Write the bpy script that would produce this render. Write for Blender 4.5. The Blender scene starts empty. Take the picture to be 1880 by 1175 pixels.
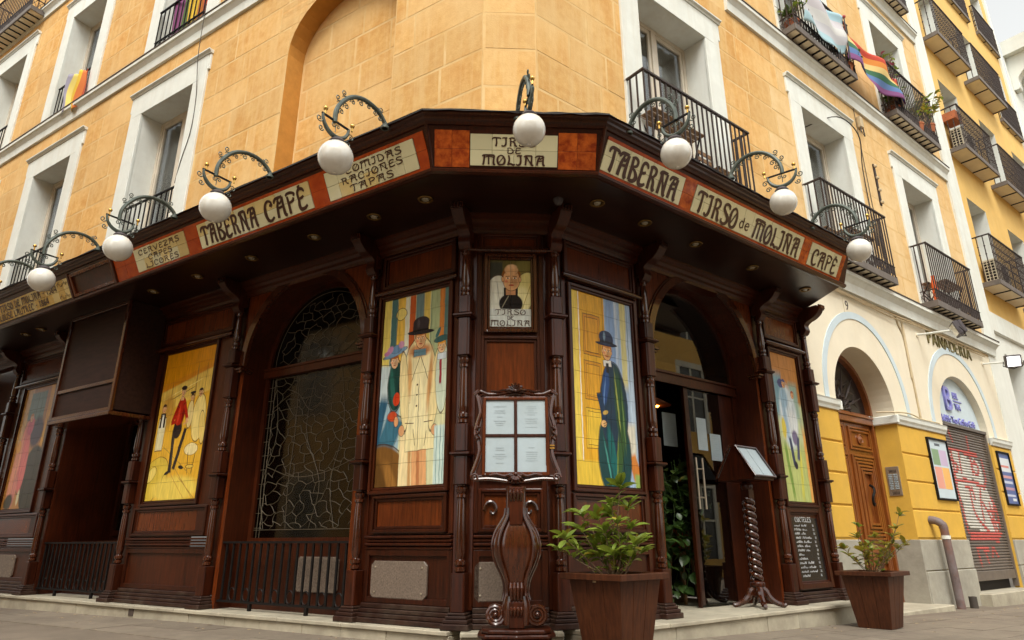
import bpy, bmesh, math, random
from mathutils import Matrix, Vector
S = bpy.context.scene
PI = math.pi
rad = math.radians
rnd = random.Random(7)

# ------------------------------------------------------------------ camera
cam_d = bpy.data.cameras.new('camera')
cam_d.sensor_width = 36.0
cam_d.lens = 36.0 * 1221.2 / 1880.0
cam_d.clip_start = 0.05
cam_d.clip_end = 400.0
cam = bpy.data.objects.new('camera', cam_d)
S.collection.objects.link(cam)
cam.matrix_world = Matrix.Translation((0, 0, 0.75)) @ Matrix.Rotation(PI / 2 + 0.32241, 4, 'X') @ Matrix.Rotation(-0.00237, 4, 'Z')
S.camera = cam

# ------------------------------------------------------------------ sky and sun (bright overcast)
SUN_EL, SUN_AZ = rad(56), rad(182)        # azimuth clockwise from +Y
W = bpy.data.worlds.new('World')
S.world = W
W.use_nodes = True
wn = W.node_tree
wn.nodes.clear()
sky = wn.nodes.new('ShaderNodeTexSky')
sky.sky_type = 'NISHITA'
sky.sun_disc = False
sky.sun_elevation = SUN_EL
sky.sun_rotation = SUN_AZ
sky.dust_density = 3.0
sky.air_density = 1.2
hs = wn.nodes.new('ShaderNodeHueSaturation')
hs.inputs['Saturation'].default_value = 0.10
hs.inputs['Value'].default_value = 1.0
tint = wn.nodes.new('ShaderNodeMix')
tint.data_type = 'RGBA'
tint.blend_type = 'MULTIPLY'
tint.inputs[0].default_value = 1.0
tint.inputs[7].default_value = (0.985, 0.985, 0.94, 1)
bgn = wn.nodes.new('ShaderNodeBackground')
bgn.inputs['Strength'].default_value = 0.15
wo = wn.nodes.new('ShaderNodeOutputWorld')
wn.links.new(sky.outputs[0], hs.inputs['Color'])
wn.links.new(hs.outputs[0], tint.inputs[6])
wn.links.new(tint.outputs[2], bgn.inputs['Color'])
wn.links.new(bgn.outputs[0], wo.inputs['Surface'])

sun_d = bpy.data.lights.new('sun', 'SUN')
sun_d.energy = 1.0
sun_d.angle = rad(25)
sun_d.color = (1.0, 0.95, 0.87)
sun = bpy.data.objects.new('sun', sun_d)
S.collection.objects.link(sun)
sd = Vector((math.sin(SUN_AZ) * math.cos(SUN_EL), math.cos(SUN_AZ) * math.cos(SUN_EL), math.sin(SUN_EL)))
sun.rotation_euler = (-sd).to_track_quat('-Z', 'Y').to_euler()
sun.location = (0, -10, 30)

S.view_settings.view_transform = 'Standard'
S.view_settings.look = 'None'
S.view_settings.exposure = 1.10
S.view_settings.gamma = 1.0
S.view_settings.use_curve_mapping = False
S.render.engine = 'CYCLES'
S.cycles.max_bounces = 8
S.cycles.diffuse_bounces = 4
S.cycles.glossy_bounces = 4
S.cycles.transparent_max_bounces = 12
S.cycles.use_denoising = True

# ------------------------------------------------------------------ facade frames: x along wall (left to right), y inward, z up
aL, aR, aC = -1.00679, 0.90651, rad(87.1)
uL = Vector((math.sin(aL), math.cos(aL), 0)); uR = Vector((math.sin(aR), math.cos(aR), 0)); uC = Vector((math.sin(aC), math.cos(aC), 0))
def nrm(u):
    n = Vector((-u.y, u.x, 0))
    return n if n.y < 0 else -n
nL, nR, nC = nrm(uL), nrm(uR), nrm(uC)
W1 = Vector((-0.407, 5.677, 0)); W2 = Vector((0.374, 5.716, 0)); CW = 0.782
def frame(O, x, n):
    m = Matrix.Identity(4)
    for i in range(3):
        m[i][0] = x[i]; m[i][1] = -n[i]; m[i][2] = (0, 0, 1)[i]; m[i][3] = O[i]
    return m
FL, FR, FC = frame(W1, -uL, nL), frame(W2, uR, nR), frame(W1, uC, nC)
TM = math.tan(rad(17.6))
def T(x, y, z): return Matrix.Translation((x, y, z))
def at(F, u, o, z): return F @ T(u, -o, z)
def ground_z(x, y):
    P = Vector((x, y, 0))
    s = (P - W2).dot(uR); l = (P - W1).dot(uL)
    return -0.0235 * max(0, min(s, 30)) - 0.011 * max(0, min(l - 3, 20))

# ------------------------------------------------------------------ object helpers
WM = {}
def new_obj(name, data, parent=None, A=None):
    o = bpy.data.objects.new(name, data)
    S.collection.objects.link(o)
    A = A if A is not None else Matrix.Identity(4)
    if parent is not None:
        o.parent = parent
        o.matrix_basis = WM[parent.name].inverted() @ A
    else:
        o.matrix_basis = A
    WM[o.name] = A
    return o
def thing(name, label, cat, A=None, group=None):
    o = new_obj(name, None, None, A)
    o.empty_display_size = 0.1
    o['label'] = label; o['category'] = cat
    if group: o['group'] = group
    return o
def tag(o, label, cat, group=None):
    o['label'] = label; o['category'] = cat
    if group: o['group'] = group
    return o

class MB:
    """collects shapes in (u, outward, z) coordinates of a facade frame (or x, -y, z)"""
    def __init__(self): self.v = []; self.f = []; self.uv = None; self.sm = False
    def quad(self, a, b, c, d):
        i = len(self.v); self.v += [a, b, c, d]; self.f.append((i, i + 1, i + 2, i + 3)); return self
    def poly(self, pts):
        i = len(self.v); self.v += list(pts); self.f.append(tuple(range(i, i + len(pts)))); return self
    def box(self, u0, u1, o0, o1, z0, z1):
        i = len(self.v)
        self.v += [(u, -o, z) for z in (z0, z1) for u, o in ((u0, o0), (u1, o0), (u1, o1), (u0, o1))]
        self.f += [tuple(i + k for k in q) for q in ((0, 1, 2, 3), (4, 5, 6, 7), (0, 1, 5, 4), (1, 2, 6, 5), (2, 3, 7, 6), (3, 0, 4, 7))]
        return self
    def prism(self, pts, axis, a, b):
        """closed outline pts extruded along axis; axis 'u': pts=(o,z); 'o': pts=(u,z); 'z': pts=(u,o)"""
        def P(p, t):
            if axis == 'u': return (t, -p[0], p[1])
            if axis == 'o': return (p[0], -t, p[1])
            return (p[0], -p[1], t)
        n = len(pts); i = len(self.v)
        self.v += [P(p, a) for p in pts] + [P(p, b) for p in pts]
        self.f.append(tuple(range(i, i + n))); self.f.append(tuple(range(i + n, i + 2 * n)))
        for k in range(n):
            self.f.append((i + k, i + (k + 1) % n, i + n + (k + 1) % n, i + n + k))
        return self
    def lathe(self, prof, u=0, o=0, seg=12, z0=0):
        i = len(self.v); n = len(prof)
        for r, z in prof:
            for k in range(seg):
                t = 2 * PI * k / seg
                self.v.append((u + r * math.cos(t), -o + r * math.sin(t), z + z0))
        for j in range(n - 1):
            for k in range(seg):
                a = i + j * seg + k; b = i + j * seg + (k + 1) % seg
                self.f.append((a, b, b + seg, a + seg))
        self.f.append(tuple(i + k for k in range(seg)))
        self.f.append(tuple(i + (n - 1) * seg + k for k in range(seg)))
        self.sm = True
        return self
    def tube(self, path, r, seg=6, closed=False):
        """path in (u,o,z); r a number or list"""
        P = [Vector((p[0], -p[1], p[2])) for p in path]
        n = len(P)
        if n < 2: return self
        i = len(self.v)
        up = None
        for k in range(n):
            if closed: d = P[(k + 1) % n] - P[(k - 1) % n]
            else: d = P[min(k + 1, n - 1)] - P[max(k - 1, 0)]
            if d.length < 1e-9: d = Vector((0, 0, 1))
            d.normalize()
            if up is None:
                up = Vector((0, 0, 1)) if abs(d.z) < 0.9 else Vector((1, 0, 0))
            s = d.cross(up)
            if s.length < 1e-5: s = d.cross(Vector((0.3, 1, 0.2)))
            s.normalize(); up = s.cross(d).normalized()
            rr = r[k] if isinstance(r, (list, tuple)) else r
            for q in range(seg):
                t = 2 * PI * q / seg
                self.v.append(tuple(P[k] + (s * math.cos(t) + up * math.sin(t)) * rr))
        for k in range(n if closed else n - 1):
            for q in range(seg):
                a = i + k * seg + q; b = i + k * seg + (q + 1) % seg
                c = i + ((k + 1) % n) * seg
                self.f.append((a, b, c + (q + 1) % seg, c + q))
        if not closed:
            self.f.append(tuple(i + q for q in range(seg)))
            self.f.append(tuple(i + (n - 1) * seg + q for q in range(seg)))
        self.sm = True
        return self
    def ball(self, c, r, seg=12, rings=8):
        prof = [(max(1e-4, r * math.sin(PI * k / rings)), -r * math.cos(PI * k / rings)) for k in range(rings + 1)]
        return self.lathe(prof, c[0], c[1], seg, c[2])
    def mesh(self, name, mat, bevel=0, uvs=None, smooth=None):
        me = bpy.data.meshes.new(name)
        me.from_pydata(self.v, [], self.f)
        bm = bmesh.new(); bm.from_mesh(me)
        bmesh.ops.recalc_face_normals(bm, faces=bm.faces)
        if bevel:
            bmesh.ops.remove_doubles(bm, verts=bm.verts, dist=1e-5)
            es = [e for e in bm.edges if len(e.link_faces) == 2 and e.calc_face_angle(0) > 0.5]
            try: bmesh.ops.bevel(bm, geom=es, offset=bevel, segments=1, affect='EDGES', clamp_overlap=True)
            except Exception: pass
        bm.to_mesh(me); bm.free()
        if uvs:
            l = me.uv_layers.new(name='UVMap')
            for lp in me.loops:
                l.data[lp.index].uv = uvs(me.vertices[lp.vertex_index].co)
        if smooth or (smooth is None and self.sm):
            me.shade_smooth(); me.set_sharp_from_angle(angle=rad(40))
        if mat is not None: me.materials.append(mat)
        return me
    def build(self, name, mat, parent=None, A=None, bevel=0, uvs=None, smooth=None):
        return new_obj(name, self.mesh(name, mat, bevel, uvs, smooth), parent, A)

def miter_path(o, uleft, uright, rslope=0.0):
    """world xy points of an offset line along left facade, chamfer, right facade"""
    return [W1 + uL * uleft + nL * o, W1 - uL * (TM * o) + nL * o, W2 - uR * (TM * o) + nR * o, W2 + uR * (uright + rslope * o) + nR * o]
def sweep(profile, uleft, uright, rslope=0.0, closed=True, caps=True):
    m = MB(); n = len(profile)
    cols = [miter_path(o, uleft, uright, rslope) for o, z in profile]
    for s in range(4):
        for k in range(n):
            p = cols[k][s]; m.v.append((p.x, p.y, profile[k][1]))
    for s in range(3):
        for k in range(n if closed else n - 1):
            a = s * n + k; b = s * n + (k + 1) % n
            m.f.append((a, b, b + n, a + n))
    if closed and caps:
        m.f.append(tuple(range(n))); m.f.append(tuple(3 * n + k for k in range(n)))
    return m

def rects_minus(rect, holes):
    out = [rect]
    for h in holes:
        nxt = []
        for (a, b, c, d) in out:
            ha, hb, hc, hd = max(a, h[0]), min(b, h[1]), max(c, h[2]), min(d, h[3])
            if ha >= hb or hc >= hd: nxt.append((a, b, c, d)); continue
            if c < hc: nxt.append((a, b, c, hc))
            if hd < d: nxt.append((a, b, hd, d))
            if a < ha: nxt.append((a, ha, hc, hd))
            if hb < b: nxt.append((hb, b, hc, hd))
        out = nxt
    return out

def crom(pts, n=6):
    P = [Vector(p) for p in pts]
    if len(P) < 3: return [tuple(p) for p in P]
    Q = [P[0] * 2 - P[1]] + P + [P[-1] * 2 - P[-2]]
    out = []
    for i in range(1, len(Q) - 2):
        for k in range(n):
            t = k / n
            a, b, c, d = Q[i - 1], Q[i], Q[i + 1], Q[i + 2]
            out.append(tuple(0.5 * ((2 * b) + (c - a) * t + (2 * a - 5 * b + 4 * c - d) * t * t + (3 * b - a - 3 * c + d) * t ** 3)))
    out.append(tuple(P[-1]))
    return out

# ------------------------------------------------------------------ materials
def srgb(r, g, b):
    f = lambda c: (c / 255) / 12.92 if c <= 10 else (((c / 255) + 0.055) / 1.055) ** 2.4
    return (f(r), f(g), f(b), 1)
MATS = {}
def mat(name, col, rough=0.6, metal=0.0, var=0.15, scale=6.0, stretch=(1, 1, 1), bump=0.0, bscale=None, coat=0.0, rand=0.0, col2=None, spec=0.5, detail=4, coatr=0.08, dirt=0.0, dscale=1.2, dcol=None, contrast=(0.3, 0.7), streak=0.0, scol=None, fade=0.0, fcol=None, fscale=0.55):
    m = bpy.data.materials.new(name); MATS[name] = m
    m.use_nodes = True
    nt = m.node_tree; N = nt.nodes; L = nt.links
    b = N['Principled BSDF']
    b.inputs['Roughness'].default_value = rough
    b.inputs['Metallic'].default_value = metal
    b.inputs['Specular IOR Level'].default_value = spec
    b.inputs['Coat Weight'].default_value = coat
    b.inputs['Coat Roughness'].default_value = coatr
    tc = N.new('ShaderNodeTexCoord'); mp = N.new('ShaderNodeMapping'); mp.inputs['Scale'].default_value = stretch
    L.new(tc.outputs['Object'], mp.inputs['Vector'])
    oi = N.new('ShaderNodeObjectInfo')
    cm = N.new('ShaderNodeVectorMath'); cm.operation = 'SCALE'; cm.inputs[0].default_value = (17.3, 9.1, 13.7)
    L.new(oi.outputs['Random'], cm.inputs['Scale'])
    L.new(cm.outputs[0], mp.inputs['Location'])
    nz = N.new('ShaderNodeTexNoise'); nz.inputs['Scale'].default_value = scale; nz.inputs['Detail'].default_value = detail; nz.inputs['Roughness'].default_value = 0.62
    L.new(mp.outputs[0], nz.inputs['Vector'])
    rp = N.new('ShaderNodeValToRGB')
    c = Vector(col[:3])
    c2 = Vector(col2[:3]) if col2 else c * (1 + var)
    c1 = c if col2 else c * (1 - var)
    rp.color_ramp.elements[0].position = contrast[0]; rp.color_ramp.elements[1].position = contrast[1]
    rp.color_ramp.elements[0].color = (*c1, 1); rp.color_ramp.elements[1].color = (*c2, 1)
    L.new(nz.outputs['Fac'], rp.inputs['Fac'])
    last = rp.outputs['Color']
    if dirt:
        n2 = N.new('ShaderNodeTexNoise'); n2.inputs['Scale'].default_value = dscale; n2.inputs['Detail'].default_value = 7; n2.inputs['Roughness'].default_value = 0.7
        L.new(tc.outputs['Object'], n2.inputs['Vector'])
        mr = N.new('ShaderNodeMapRange'); mr.inputs['From Min'].default_value = 0.45; mr.inputs['From Max'].default_value = 0.75; mr.inputs['To Max'].default_value = dirt
        L.new(n2.outputs['Fac'], mr.inputs['Value'])
        mx = N.new('ShaderNodeMix'); mx.data_type = 'RGBA'
        mx.inputs[7].default_value = dcol if dcol else (*(c * 0.55), 1)
        L.new(mr.outputs[0], mx.inputs[0]); L.new(last, mx.inputs[6]); last = mx.outputs[2]
    if fade:
        # broad sun-bleached or repaired patches
        n4 = N.new('ShaderNodeTexNoise'); n4.inputs['Scale'].default_value = fscale; n4.inputs['Detail'].default_value = 5; n4.inputs['Roughness'].default_value = 0.6
        L.new(tc.outputs['Object'], n4.inputs['Vector'])
        r4 = N.new('ShaderNodeMapRange'); r4.inputs['From Min'].default_value = 0.42; r4.inputs['From Max'].default_value = 0.66; r4.inputs['To Max'].default_value = fade
        L.new(n4.outputs['Fac'], r4.inputs['Value'])
        x4 = N.new('ShaderNodeMix'); x4.data_type = 'RGBA'; x4.inputs[7].default_value = fcol
        L.new(r4.outputs[0], x4.inputs[0]); L.new(last, x4.inputs[6]); last = x4.outputs[2]
    if streak:
        # rain streaks: noise stretched along z
        m3 = N.new('ShaderNodeMapping'); m3.inputs['Scale'].default_value = (5.0, 5.0, 0.45); L.new(tc.outputs['Object'], m3.inputs['Vector'])
        n3 = N.new('ShaderNodeTexNoise'); n3.inputs['Scale'].default_value = 1.0; n3.inputs['Detail'].default_value = 8; n3.inputs['Roughness'].default_value = 0.68
        L.new(m3.outputs[0], n3.inputs['Vector'])
        r3 = N.new('ShaderNodeMapRange'); r3.inputs['From Min'].default_value = 0.47; r3.inputs['From Max'].default_value = 0.70; r3.inputs['To Max'].default_value = streak
        L.new(n3.outputs['Fac'], r3.inputs['Value'])
        x3 = N.new('ShaderNodeMix'); x3.data_type = 'RGBA'; x3.inputs[7].default_value = scol if scol else (*(c * 0.7), 1)
        L.new(r3.outputs[0], x3.inputs[0]); L.new(last, x3.inputs[6]); last = x3.outputs[2]
    if rand:
        mr = N.new('ShaderNodeMapRange'); mr.inputs['To Min'].default_value = 1 - rand; mr.inputs['To Max'].default_value = 1 + rand
        L.new(oi.outputs['Random'], mr.inputs['Value'])
        vm = N.new('ShaderNodeVectorMath'); vm.operation = 'SCALE'
        L.new(last, vm.inputs[0]); L.new(mr.outputs[0], vm.inputs['Scale']); last = vm.outputs[0]
    L.new(last, b.inputs['Base Color'])
    if bump:
        nb = N.new('ShaderNodeTexNoise'); nb.inputs['Scale'].default_value = bscale or scale * 4; nb.inputs['Detail'].default_value = 5
        L.new(mp.outputs[0], nb.inputs['Vector'])
        bp = N.new('ShaderNodeBump'); bp.inputs['Strength'].default_value = bump; bp.inputs['Distance'].default_value = 0.01
        L.new(nb.outputs['Fac'], bp.inputs['Height']); L.new(bp.outputs[0], b.inputs['Normal'])
    return m

def paint_mat(name, base, blobs, distort=0.010, bright=1.0):
    """flat painted picture: soft overlapping patches of glaze in picture coordinates (metres, UV)"""
    m = bpy.data.materials.new(name); m.use_nodes = True
    nt = m.node_tree; N = nt.nodes; L = nt.links
    b = N['Principled BSDF']; b.inputs['Roughness'].default_value = 0.30; b.inputs['Specular IOR Level'].default_value = 0.22; b.inputs['Coat Weight'].default_value = 0.04; b.inputs['Coat Roughness'].default_value = 0.08
    uv = N.new('ShaderNodeUVMap')
    nz = N.new('ShaderNodeTexNoise'); nz.inputs['Scale'].default_value = 9; nz.inputs['Detail'].default_value = 3
    L.new(uv.outputs[0], nz.inputs['Vector'])
    s1 = N.new('ShaderNodeVectorMath'); s1.operation = 'SUBTRACT'; s1.inputs[1].default_value = (0.5, 0.5, 0.5); L.new(nz.outputs['Color'], s1.inputs[0])
    s2 = N.new('ShaderNodeVectorMath'); s2.operation = 'SCALE'; s2.inputs['Scale'].default_value = distort * 2; L.new(s1.outputs[0], s2.inputs[0])
    s3 = N.new('ShaderNodeVectorMath'); s3.operation = 'ADD'; L.new(uv.outputs[0], s3.inputs[0]); L.new(s2.outputs[0], s3.inputs[1])
    s4 = N.new('ShaderNodeVectorMath'); s4.operation = 'MULTIPLY'; s4.inputs[1].default_value = (1, 1, 0); L.new(s3.outputs[0], s4.inputs[0])
    P = s4.outputs[0]
    last = None
    for bl in blobs:
        kind, cx, cy, rx, ry, rot, col = bl[:7]
        soft = (bl[7] if len(bl) > 7 else 0.12) * .6
        line = bl[8] if len(bl) > 8 else 0
        mp = N.new('ShaderNodeMapping'); mp.vector_type = 'TEXTURE'
        mp.inputs['Location'].default_value = (cx, cy, 0); mp.inputs['Rotation'].default_value = (0, 0, rad(rot)); mp.inputs['Scale'].default_value = (rx, ry, 1)
        if last is None: L.new(P, mp.inputs['Vector'])
        else:       # touch the previous colour first, so the long chain stays within the shader stack
            ch = N.new('ShaderNodeVectorMath'); ch.operation = 'MULTIPLY_ADD'; ch.inputs[1].default_value = (1e-7, 1e-7, 0)
            L.new(last, ch.inputs[0]); L.new(P, ch.inputs[2]); L.new(ch.outputs[0], mp.inputs['Vector'])
        if kind == 'b':
            ab = N.new('ShaderNodeVectorMath'); ab.operation = 'ABSOLUTE'; L.new(mp.outputs[0], ab.inputs[0])
            sx = N.new('ShaderNodeSeparateXYZ'); L.new(ab.outputs[0], sx.inputs[0])
            ln = N.new('ShaderNodeMath'); ln.operation = 'MAXIMUM'; L.new(sx.outputs[0], ln.inputs[0]); L.new(sx.outputs[1], ln.inputs[1]); lo = ln.outputs[0]
        else:
            ln = N.new('ShaderNodeVectorMath'); ln.operation = 'LENGTH'; L.new(mp.outputs[0], ln.inputs[0]); lo = ln.outputs['Value']
        mr = N.new('ShaderNodeMapRange'); mr.inputs['From Min'].default_value = 1 - soft; mr.inputs['From Max'].default_value = 1 + soft * 0.3
        mr.inputs['To Min'].default_value = 1; mr.inputs['To Max'].default_value = 0
        L.new(lo, mr.inputs['Value'])
        mx = N.new('ShaderNodeMix'); mx.data_type = 'RGBA'
        L.new(mr.outputs[0], mx.inputs[0])
        if last is None: mx.inputs[6].default_value = srgb(*base)
        else: L.new(last, mx.inputs[6])
        mx.inputs[7].default_value = srgb(*col); last = mx.outputs[2]
        if line:
            cp = N.new('ShaderNodeMath'); cp.operation = 'COMPARE'; cp.inputs[1].default_value = 1.0; cp.inputs[2].default_value = line
            L.new(lo, cp.inputs[0])
            ml = N.new('ShaderNodeMath'); ml.operation = 'MULTIPLY'; ml.inputs[1].default_value = 0.75; L.new(cp.outputs[0], ml.inputs[0])
            m2 = N.new('ShaderNodeMix'); m2.data_type = 'RGBA'; L.new(ml.outputs[0], m2.inputs[0]); L.new(last, m2.inputs[6]); m2.inputs[7].default_value = srgb(60, 40, 30); last = m2.outputs[2]
    # brush streaks
    mp = N.new('ShaderNodeMapping'); mp.inputs['Scale'].default_value = (40, 5, 1); L.new(P, mp.inputs['Vector'])
    bn = N.new('ShaderNodeTexNoise'); bn.inputs['Scale'].default_value = 1.0; bn.inputs['Detail'].default_value = 3; L.new(mp.outputs[0], bn.inputs['Vector'])
    mr = N.new('ShaderNodeMapRange'); mr.inputs['To Min'].default_value = 0.55 * bright; mr.inputs['To Max'].default_value = 1.35 * bright; L.new(bn.outputs['Fac'], mr.inputs['Value'])
    vm = N.new('ShaderNodeVectorMath'); vm.operation = 'SCALE'; L.new(last, vm.inputs[0]); L.new(mr.outputs[0], vm.inputs['Scale'])
    L.new(vm.outputs[0], b.inputs['Base Color'])
    return m

def stripe_mat(name, cols, rough=0.8):
    m = bpy.data.materials.new(name); m.use_nodes = True
    N = m.node_tree.nodes; L = m.node_tree.links; b = N['Principled BSDF']; b.inputs['Roughness'].default_value = rough
    uv = N.new('ShaderNodeUVMap'); sx = N.new('ShaderNodeSeparateXYZ'); L.new(uv.outputs[0], sx.inputs[0])
    rp = N.new('ShaderNodeValToRGB'); rp.color_ramp.interpolation = 'CONSTANT'
    e = rp.color_ramp.elements
    n = len(cols)
    e[0].position = 0; e[0].color = srgb(*cols[0]); e[1].position = 1 / n; e[1].color = srgb(*cols[1])
    for k in range(2, n):
        q = e.new(k / n); q.color = srgb(*cols[k])
    L.new(sx.outputs[1], rp.inputs['Fac']); L.new(rp.outputs[0], b.inputs['Base Color'])
    tr = N.new('ShaderNodeBsdfTranslucent'); L.new(rp.outputs[0], tr.inputs['Color'])
    mx = N.new('ShaderNodeMixShader'); mx.inputs[0].default_value = 0.3
    L.new(b.outputs[0], mx.inputs[1]); L.new(tr.outputs[0], mx.inputs[2]); L.new(mx.outputs[0], N['Material Output'].inputs['Surface'])
    return m

def glass_mat(name, tint=(0.6, 0.62, 0.6), base_refl=0.06, rough=0.01):
    m = bpy.data.materials.new(name); m.use_nodes = True
    N = m.node_tree.nodes; L = m.node_tree.links; N.remove(N['Principled BSDF'])
    tr = N.new('ShaderNodeBsdfTransparent'); tr.inputs[0].default_value = (*tint, 1)
    gl = N.new('ShaderNodeBsdfGlossy'); gl.inputs['Roughness'].default_value = rough
    fr = N.new('ShaderNodeLayerWeight'); fr.inputs['Blend'].default_value = 0.25
    mr = N.new('ShaderNodeMapRange'); mr.inputs['To Min'].default_value = base_refl; mr.inputs['To Max'].default_value = 0.9
    L.new(fr.outputs['Fresnel'], mr.inputs['Value'])
    mx = N.new('ShaderNodeMixShader'); L.new(mr.outputs[0], mx.inputs[0]); L.new(tr.outputs[0], mx.inputs[1]); L.new(gl.outputs[0], mx.inputs[2])
    L.new(mx.outputs[0], N['Material Output'].inputs['Surface'])
    return m
def emit_mat(name, col, s):
    m = bpy.data.materials.new(name); m.use_nodes = True
    b = m.node_tree.nodes['Principled BSDF']; b.inputs['Base Color'].default_value = col
    b.inputs['Emission Color'].default_value = col; b.inputs['Emission Strength'].default_value = s
    return m
def leaf_mat(name, c1, c2, rough=0.35):
    m = mat(name, c1, rough=rough, col2=c2, scale=3, rand=0.35, spec=0.5)
    N = m.node_tree.nodes; L = m.node_tree.links
    tr = N.new('ShaderNodeBsdfTranslucent'); tr.inputs['Color'].default_value = (c2[0] * 1.3, c2[1] * 1.3, c2[2] * .8, 1)
    mx = N.new('ShaderNodeMixShader'); mx.inputs[0].default_value = 0.25
    L.new(N['Principled BSDF'].outputs[0], mx.inputs[1]); L.new(tr.outputs[0], mx.inputs[2]); L.new(mx.outputs[0], N['Material Output'].inputs['Surface'])
    return m

M = {}
M['stucco'] = mat('stucco', (0.55, 0.285, 0.080), rough=0.9, col2=(0.69, 0.43, 0.16), scale=11, detail=12, bump=0.25, bscale=60, rand=0.07, dirt=0.75, dscale=2.6, dcol=(0.52, 0.235, 0.052, 1), spec=0.2, streak=0.75, scol=(0.70, 0.49, 0.23, 1), fade=0.7, fcol=(0.69, 0.475, 0.22, 1))
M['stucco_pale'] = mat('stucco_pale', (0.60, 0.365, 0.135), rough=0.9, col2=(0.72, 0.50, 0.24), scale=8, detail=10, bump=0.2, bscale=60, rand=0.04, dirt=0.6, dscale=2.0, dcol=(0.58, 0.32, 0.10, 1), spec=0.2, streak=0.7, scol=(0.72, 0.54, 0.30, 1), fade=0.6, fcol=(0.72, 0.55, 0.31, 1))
M['joint'] = mat('stucco_joint', (0.62, 0.395, 0.15), rough=0.9, col2=(0.72, 0.53, 0.27), scale=3, detail=8, bump=0.2, spec=0.2, dirt=0.6, dscale=1.5, dcol=(0.58, 0.31, 0.09, 1))
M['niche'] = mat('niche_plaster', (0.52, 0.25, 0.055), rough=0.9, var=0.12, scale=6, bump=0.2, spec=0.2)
M['trim'] = mat('white_trim', (0.70, 0.725, 0.675), rough=0.8, var=0.05, scale=5, bump=0.12, bscale=30, dirt=0.25, dscale=1.8, dcol=(0.56, 0.54, 0.46, 1), spec=0.25, streak=0.45, scol=(0.56, 0.53, 0.44, 1))
M['reveal'] = mat('reveal_plaster', (0.70, 0.72, 0.675), rough=0.85, var=0.05, scale=4, bump=0.15, bscale=25, dirt=0.3, dscale=1.5, dcol=(0.54, 0.51, 0.43, 1), spec=0.2, streak=0.35, scol=(0.54, 0.50, 0.42, 1))
M['lead'] = mat('lead_flashing', (0.07, 0.05, 0.04), rough=0.7)
M['wframe'] = mat('window_frame_paint', (0.60, 0.54, 0.44), rough=0.5, var=0.08, dirt=0.2)
M['curtain'] = mat('curtain_cloth', (0.66, 0.66, 0.62), rough=0.95, var=0.25, scale=3, stretch=(12, 12, 0.6))
M['pane'] = glass_mat('window_glass', (0.86, 0.88, 0.88), 0.10)
M['iron'] = mat('black_iron', (0.007, 0.0055, 0.005), rough=0.6, var=0.3, scale=20, spec=0.2)
M['rust'] = mat('rusty_iron', (0.030, 0.017, 0.013), rough=0.6, var=0.4, scale=20, metal=0.1)
M['slab'] = mat('balcony_underside', (0.78, 0.70, 0.53), rough=0.85, var=0.06, scale=4, dirt=0.2)
M['slabedge'] = mat('balcony_edge', (0.13, 0.11, 0.095), rough=0.7, var=0.2, scale=6)
wk = dict(stretch=(9, 9, 0.7), detail=6)
M['wood'] = mat('mahogany_dark', (0.0130, 0.0027, 0.0011), rough=0.33, col2=(0.064, 0.0120, 0.0029), scale=5, coat=0.14, coatr=0.14, bump=0.07, dirt=0.65, dscale=1.6, dcol=(0.010, 0.0030, 0.0016, 1), spec=0.28, rand=0.22, fade=0.35, fcol=(0.075, 0.018, 0.0055, 1), fscale=0.9, **wk)
M['woodp'] = mat('mahogany_panel', (0.034, 0.0066, 0.0019), rough=0.24, col2=(0.150, 0.030, 0.0055), scale=5, coat=0.25, coatr=0.10, bump=0.05, dirt=0.5, dscale=1.5, dcol=(0.020, 0.0048, 0.0018, 1), spec=0.3, rand=0.2, fade=0.3, fcol=(0.135, 0.034, 0.008, 1), fscale=1.1, **wk)
M['woodt'] = mat('mahogany_turned', (0.022, 0.0046, 0.0017), rough=0.17, col2=(0.075, 0.018, 0.0050), scale=5, coat=0.55, coatr=0.06, spec=0.4, rand=0.2, dirt=0.4, dscale=2.5, dcol=(0.012, 0.0032, 0.0015, 1), **wk)
M['woodb'] = mat('wood_weathered', (0.014, 0.0044, 0.0024), rough=0.5, col2=(0.036, 0.0115, 0.0055), scale=5, dirt=0.8, dscale=4, dcol=(0.085, 0.060, 0.042, 1), spec=0.3, rand=0.15, stretch=(1, 6, 6))
M['soffit'] = mat('soffit_wood', (0.010, 0.003, 0.0016), rough=0.32, col2=(0.024, 0.007, 0.003), scale=3, coat=0.2, coatr=0.2, spec=0.35, stretch=(1, 6, 6))
M['hood'] = mat('hood_boards', (0.016, 0.0060, 0.0036), rough=0.6, col2=(0.034, 0.013, 0.008), scale=4, spec=0.2, stretch=(1, 6, 6))
M['cover'] = mat('bitumen_cover', (0.018, 0.014, 0.012), rough=0.85, var=0.3, scale=8, bump=0.4, bscale=14)
M['cream'] = mat('cream_tile', (0.66, 0.62, 0.385), rough=0.2, var=0.05, scale=2, coat=0.3, rand=0.05)
M['creamy'] = mat('yellow_tile', (0.64, 0.50, 0.21), rough=0.2, var=0.08, scale=2, coat=0.3, rand=0.06)
M['ochre'] = mat('ochre_tile', (0.56, 0.37, 0.10), rough=0.2, var=0.1, scale=3, coat=0.3, rand=0.08)
M['red'] = mat('red_tile', (0.28, 0.030, 0.005), rough=0.25, col2=(0.46, 0.075, 0.009), scale=7, detail=6, coat=0.15, spec=0.35, rand=0.08)
M['orange'] = mat('orange_tile', (0.24, 0.030, 0.005), rough=0.25, col2=(0.58, 0.125, 0.015), scale=13, detail=9, coat=0.15, spec=0.35, rand=0.08, contrast=(0.36,0.64), dirt=0.5, dscale=7, dcol=(0.22, 0.028, 0.006, 1))
M['ink'] = mat('brown_glaze', (0.050, 0.018, 0.012), rough=0.3, var=0.2)
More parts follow.
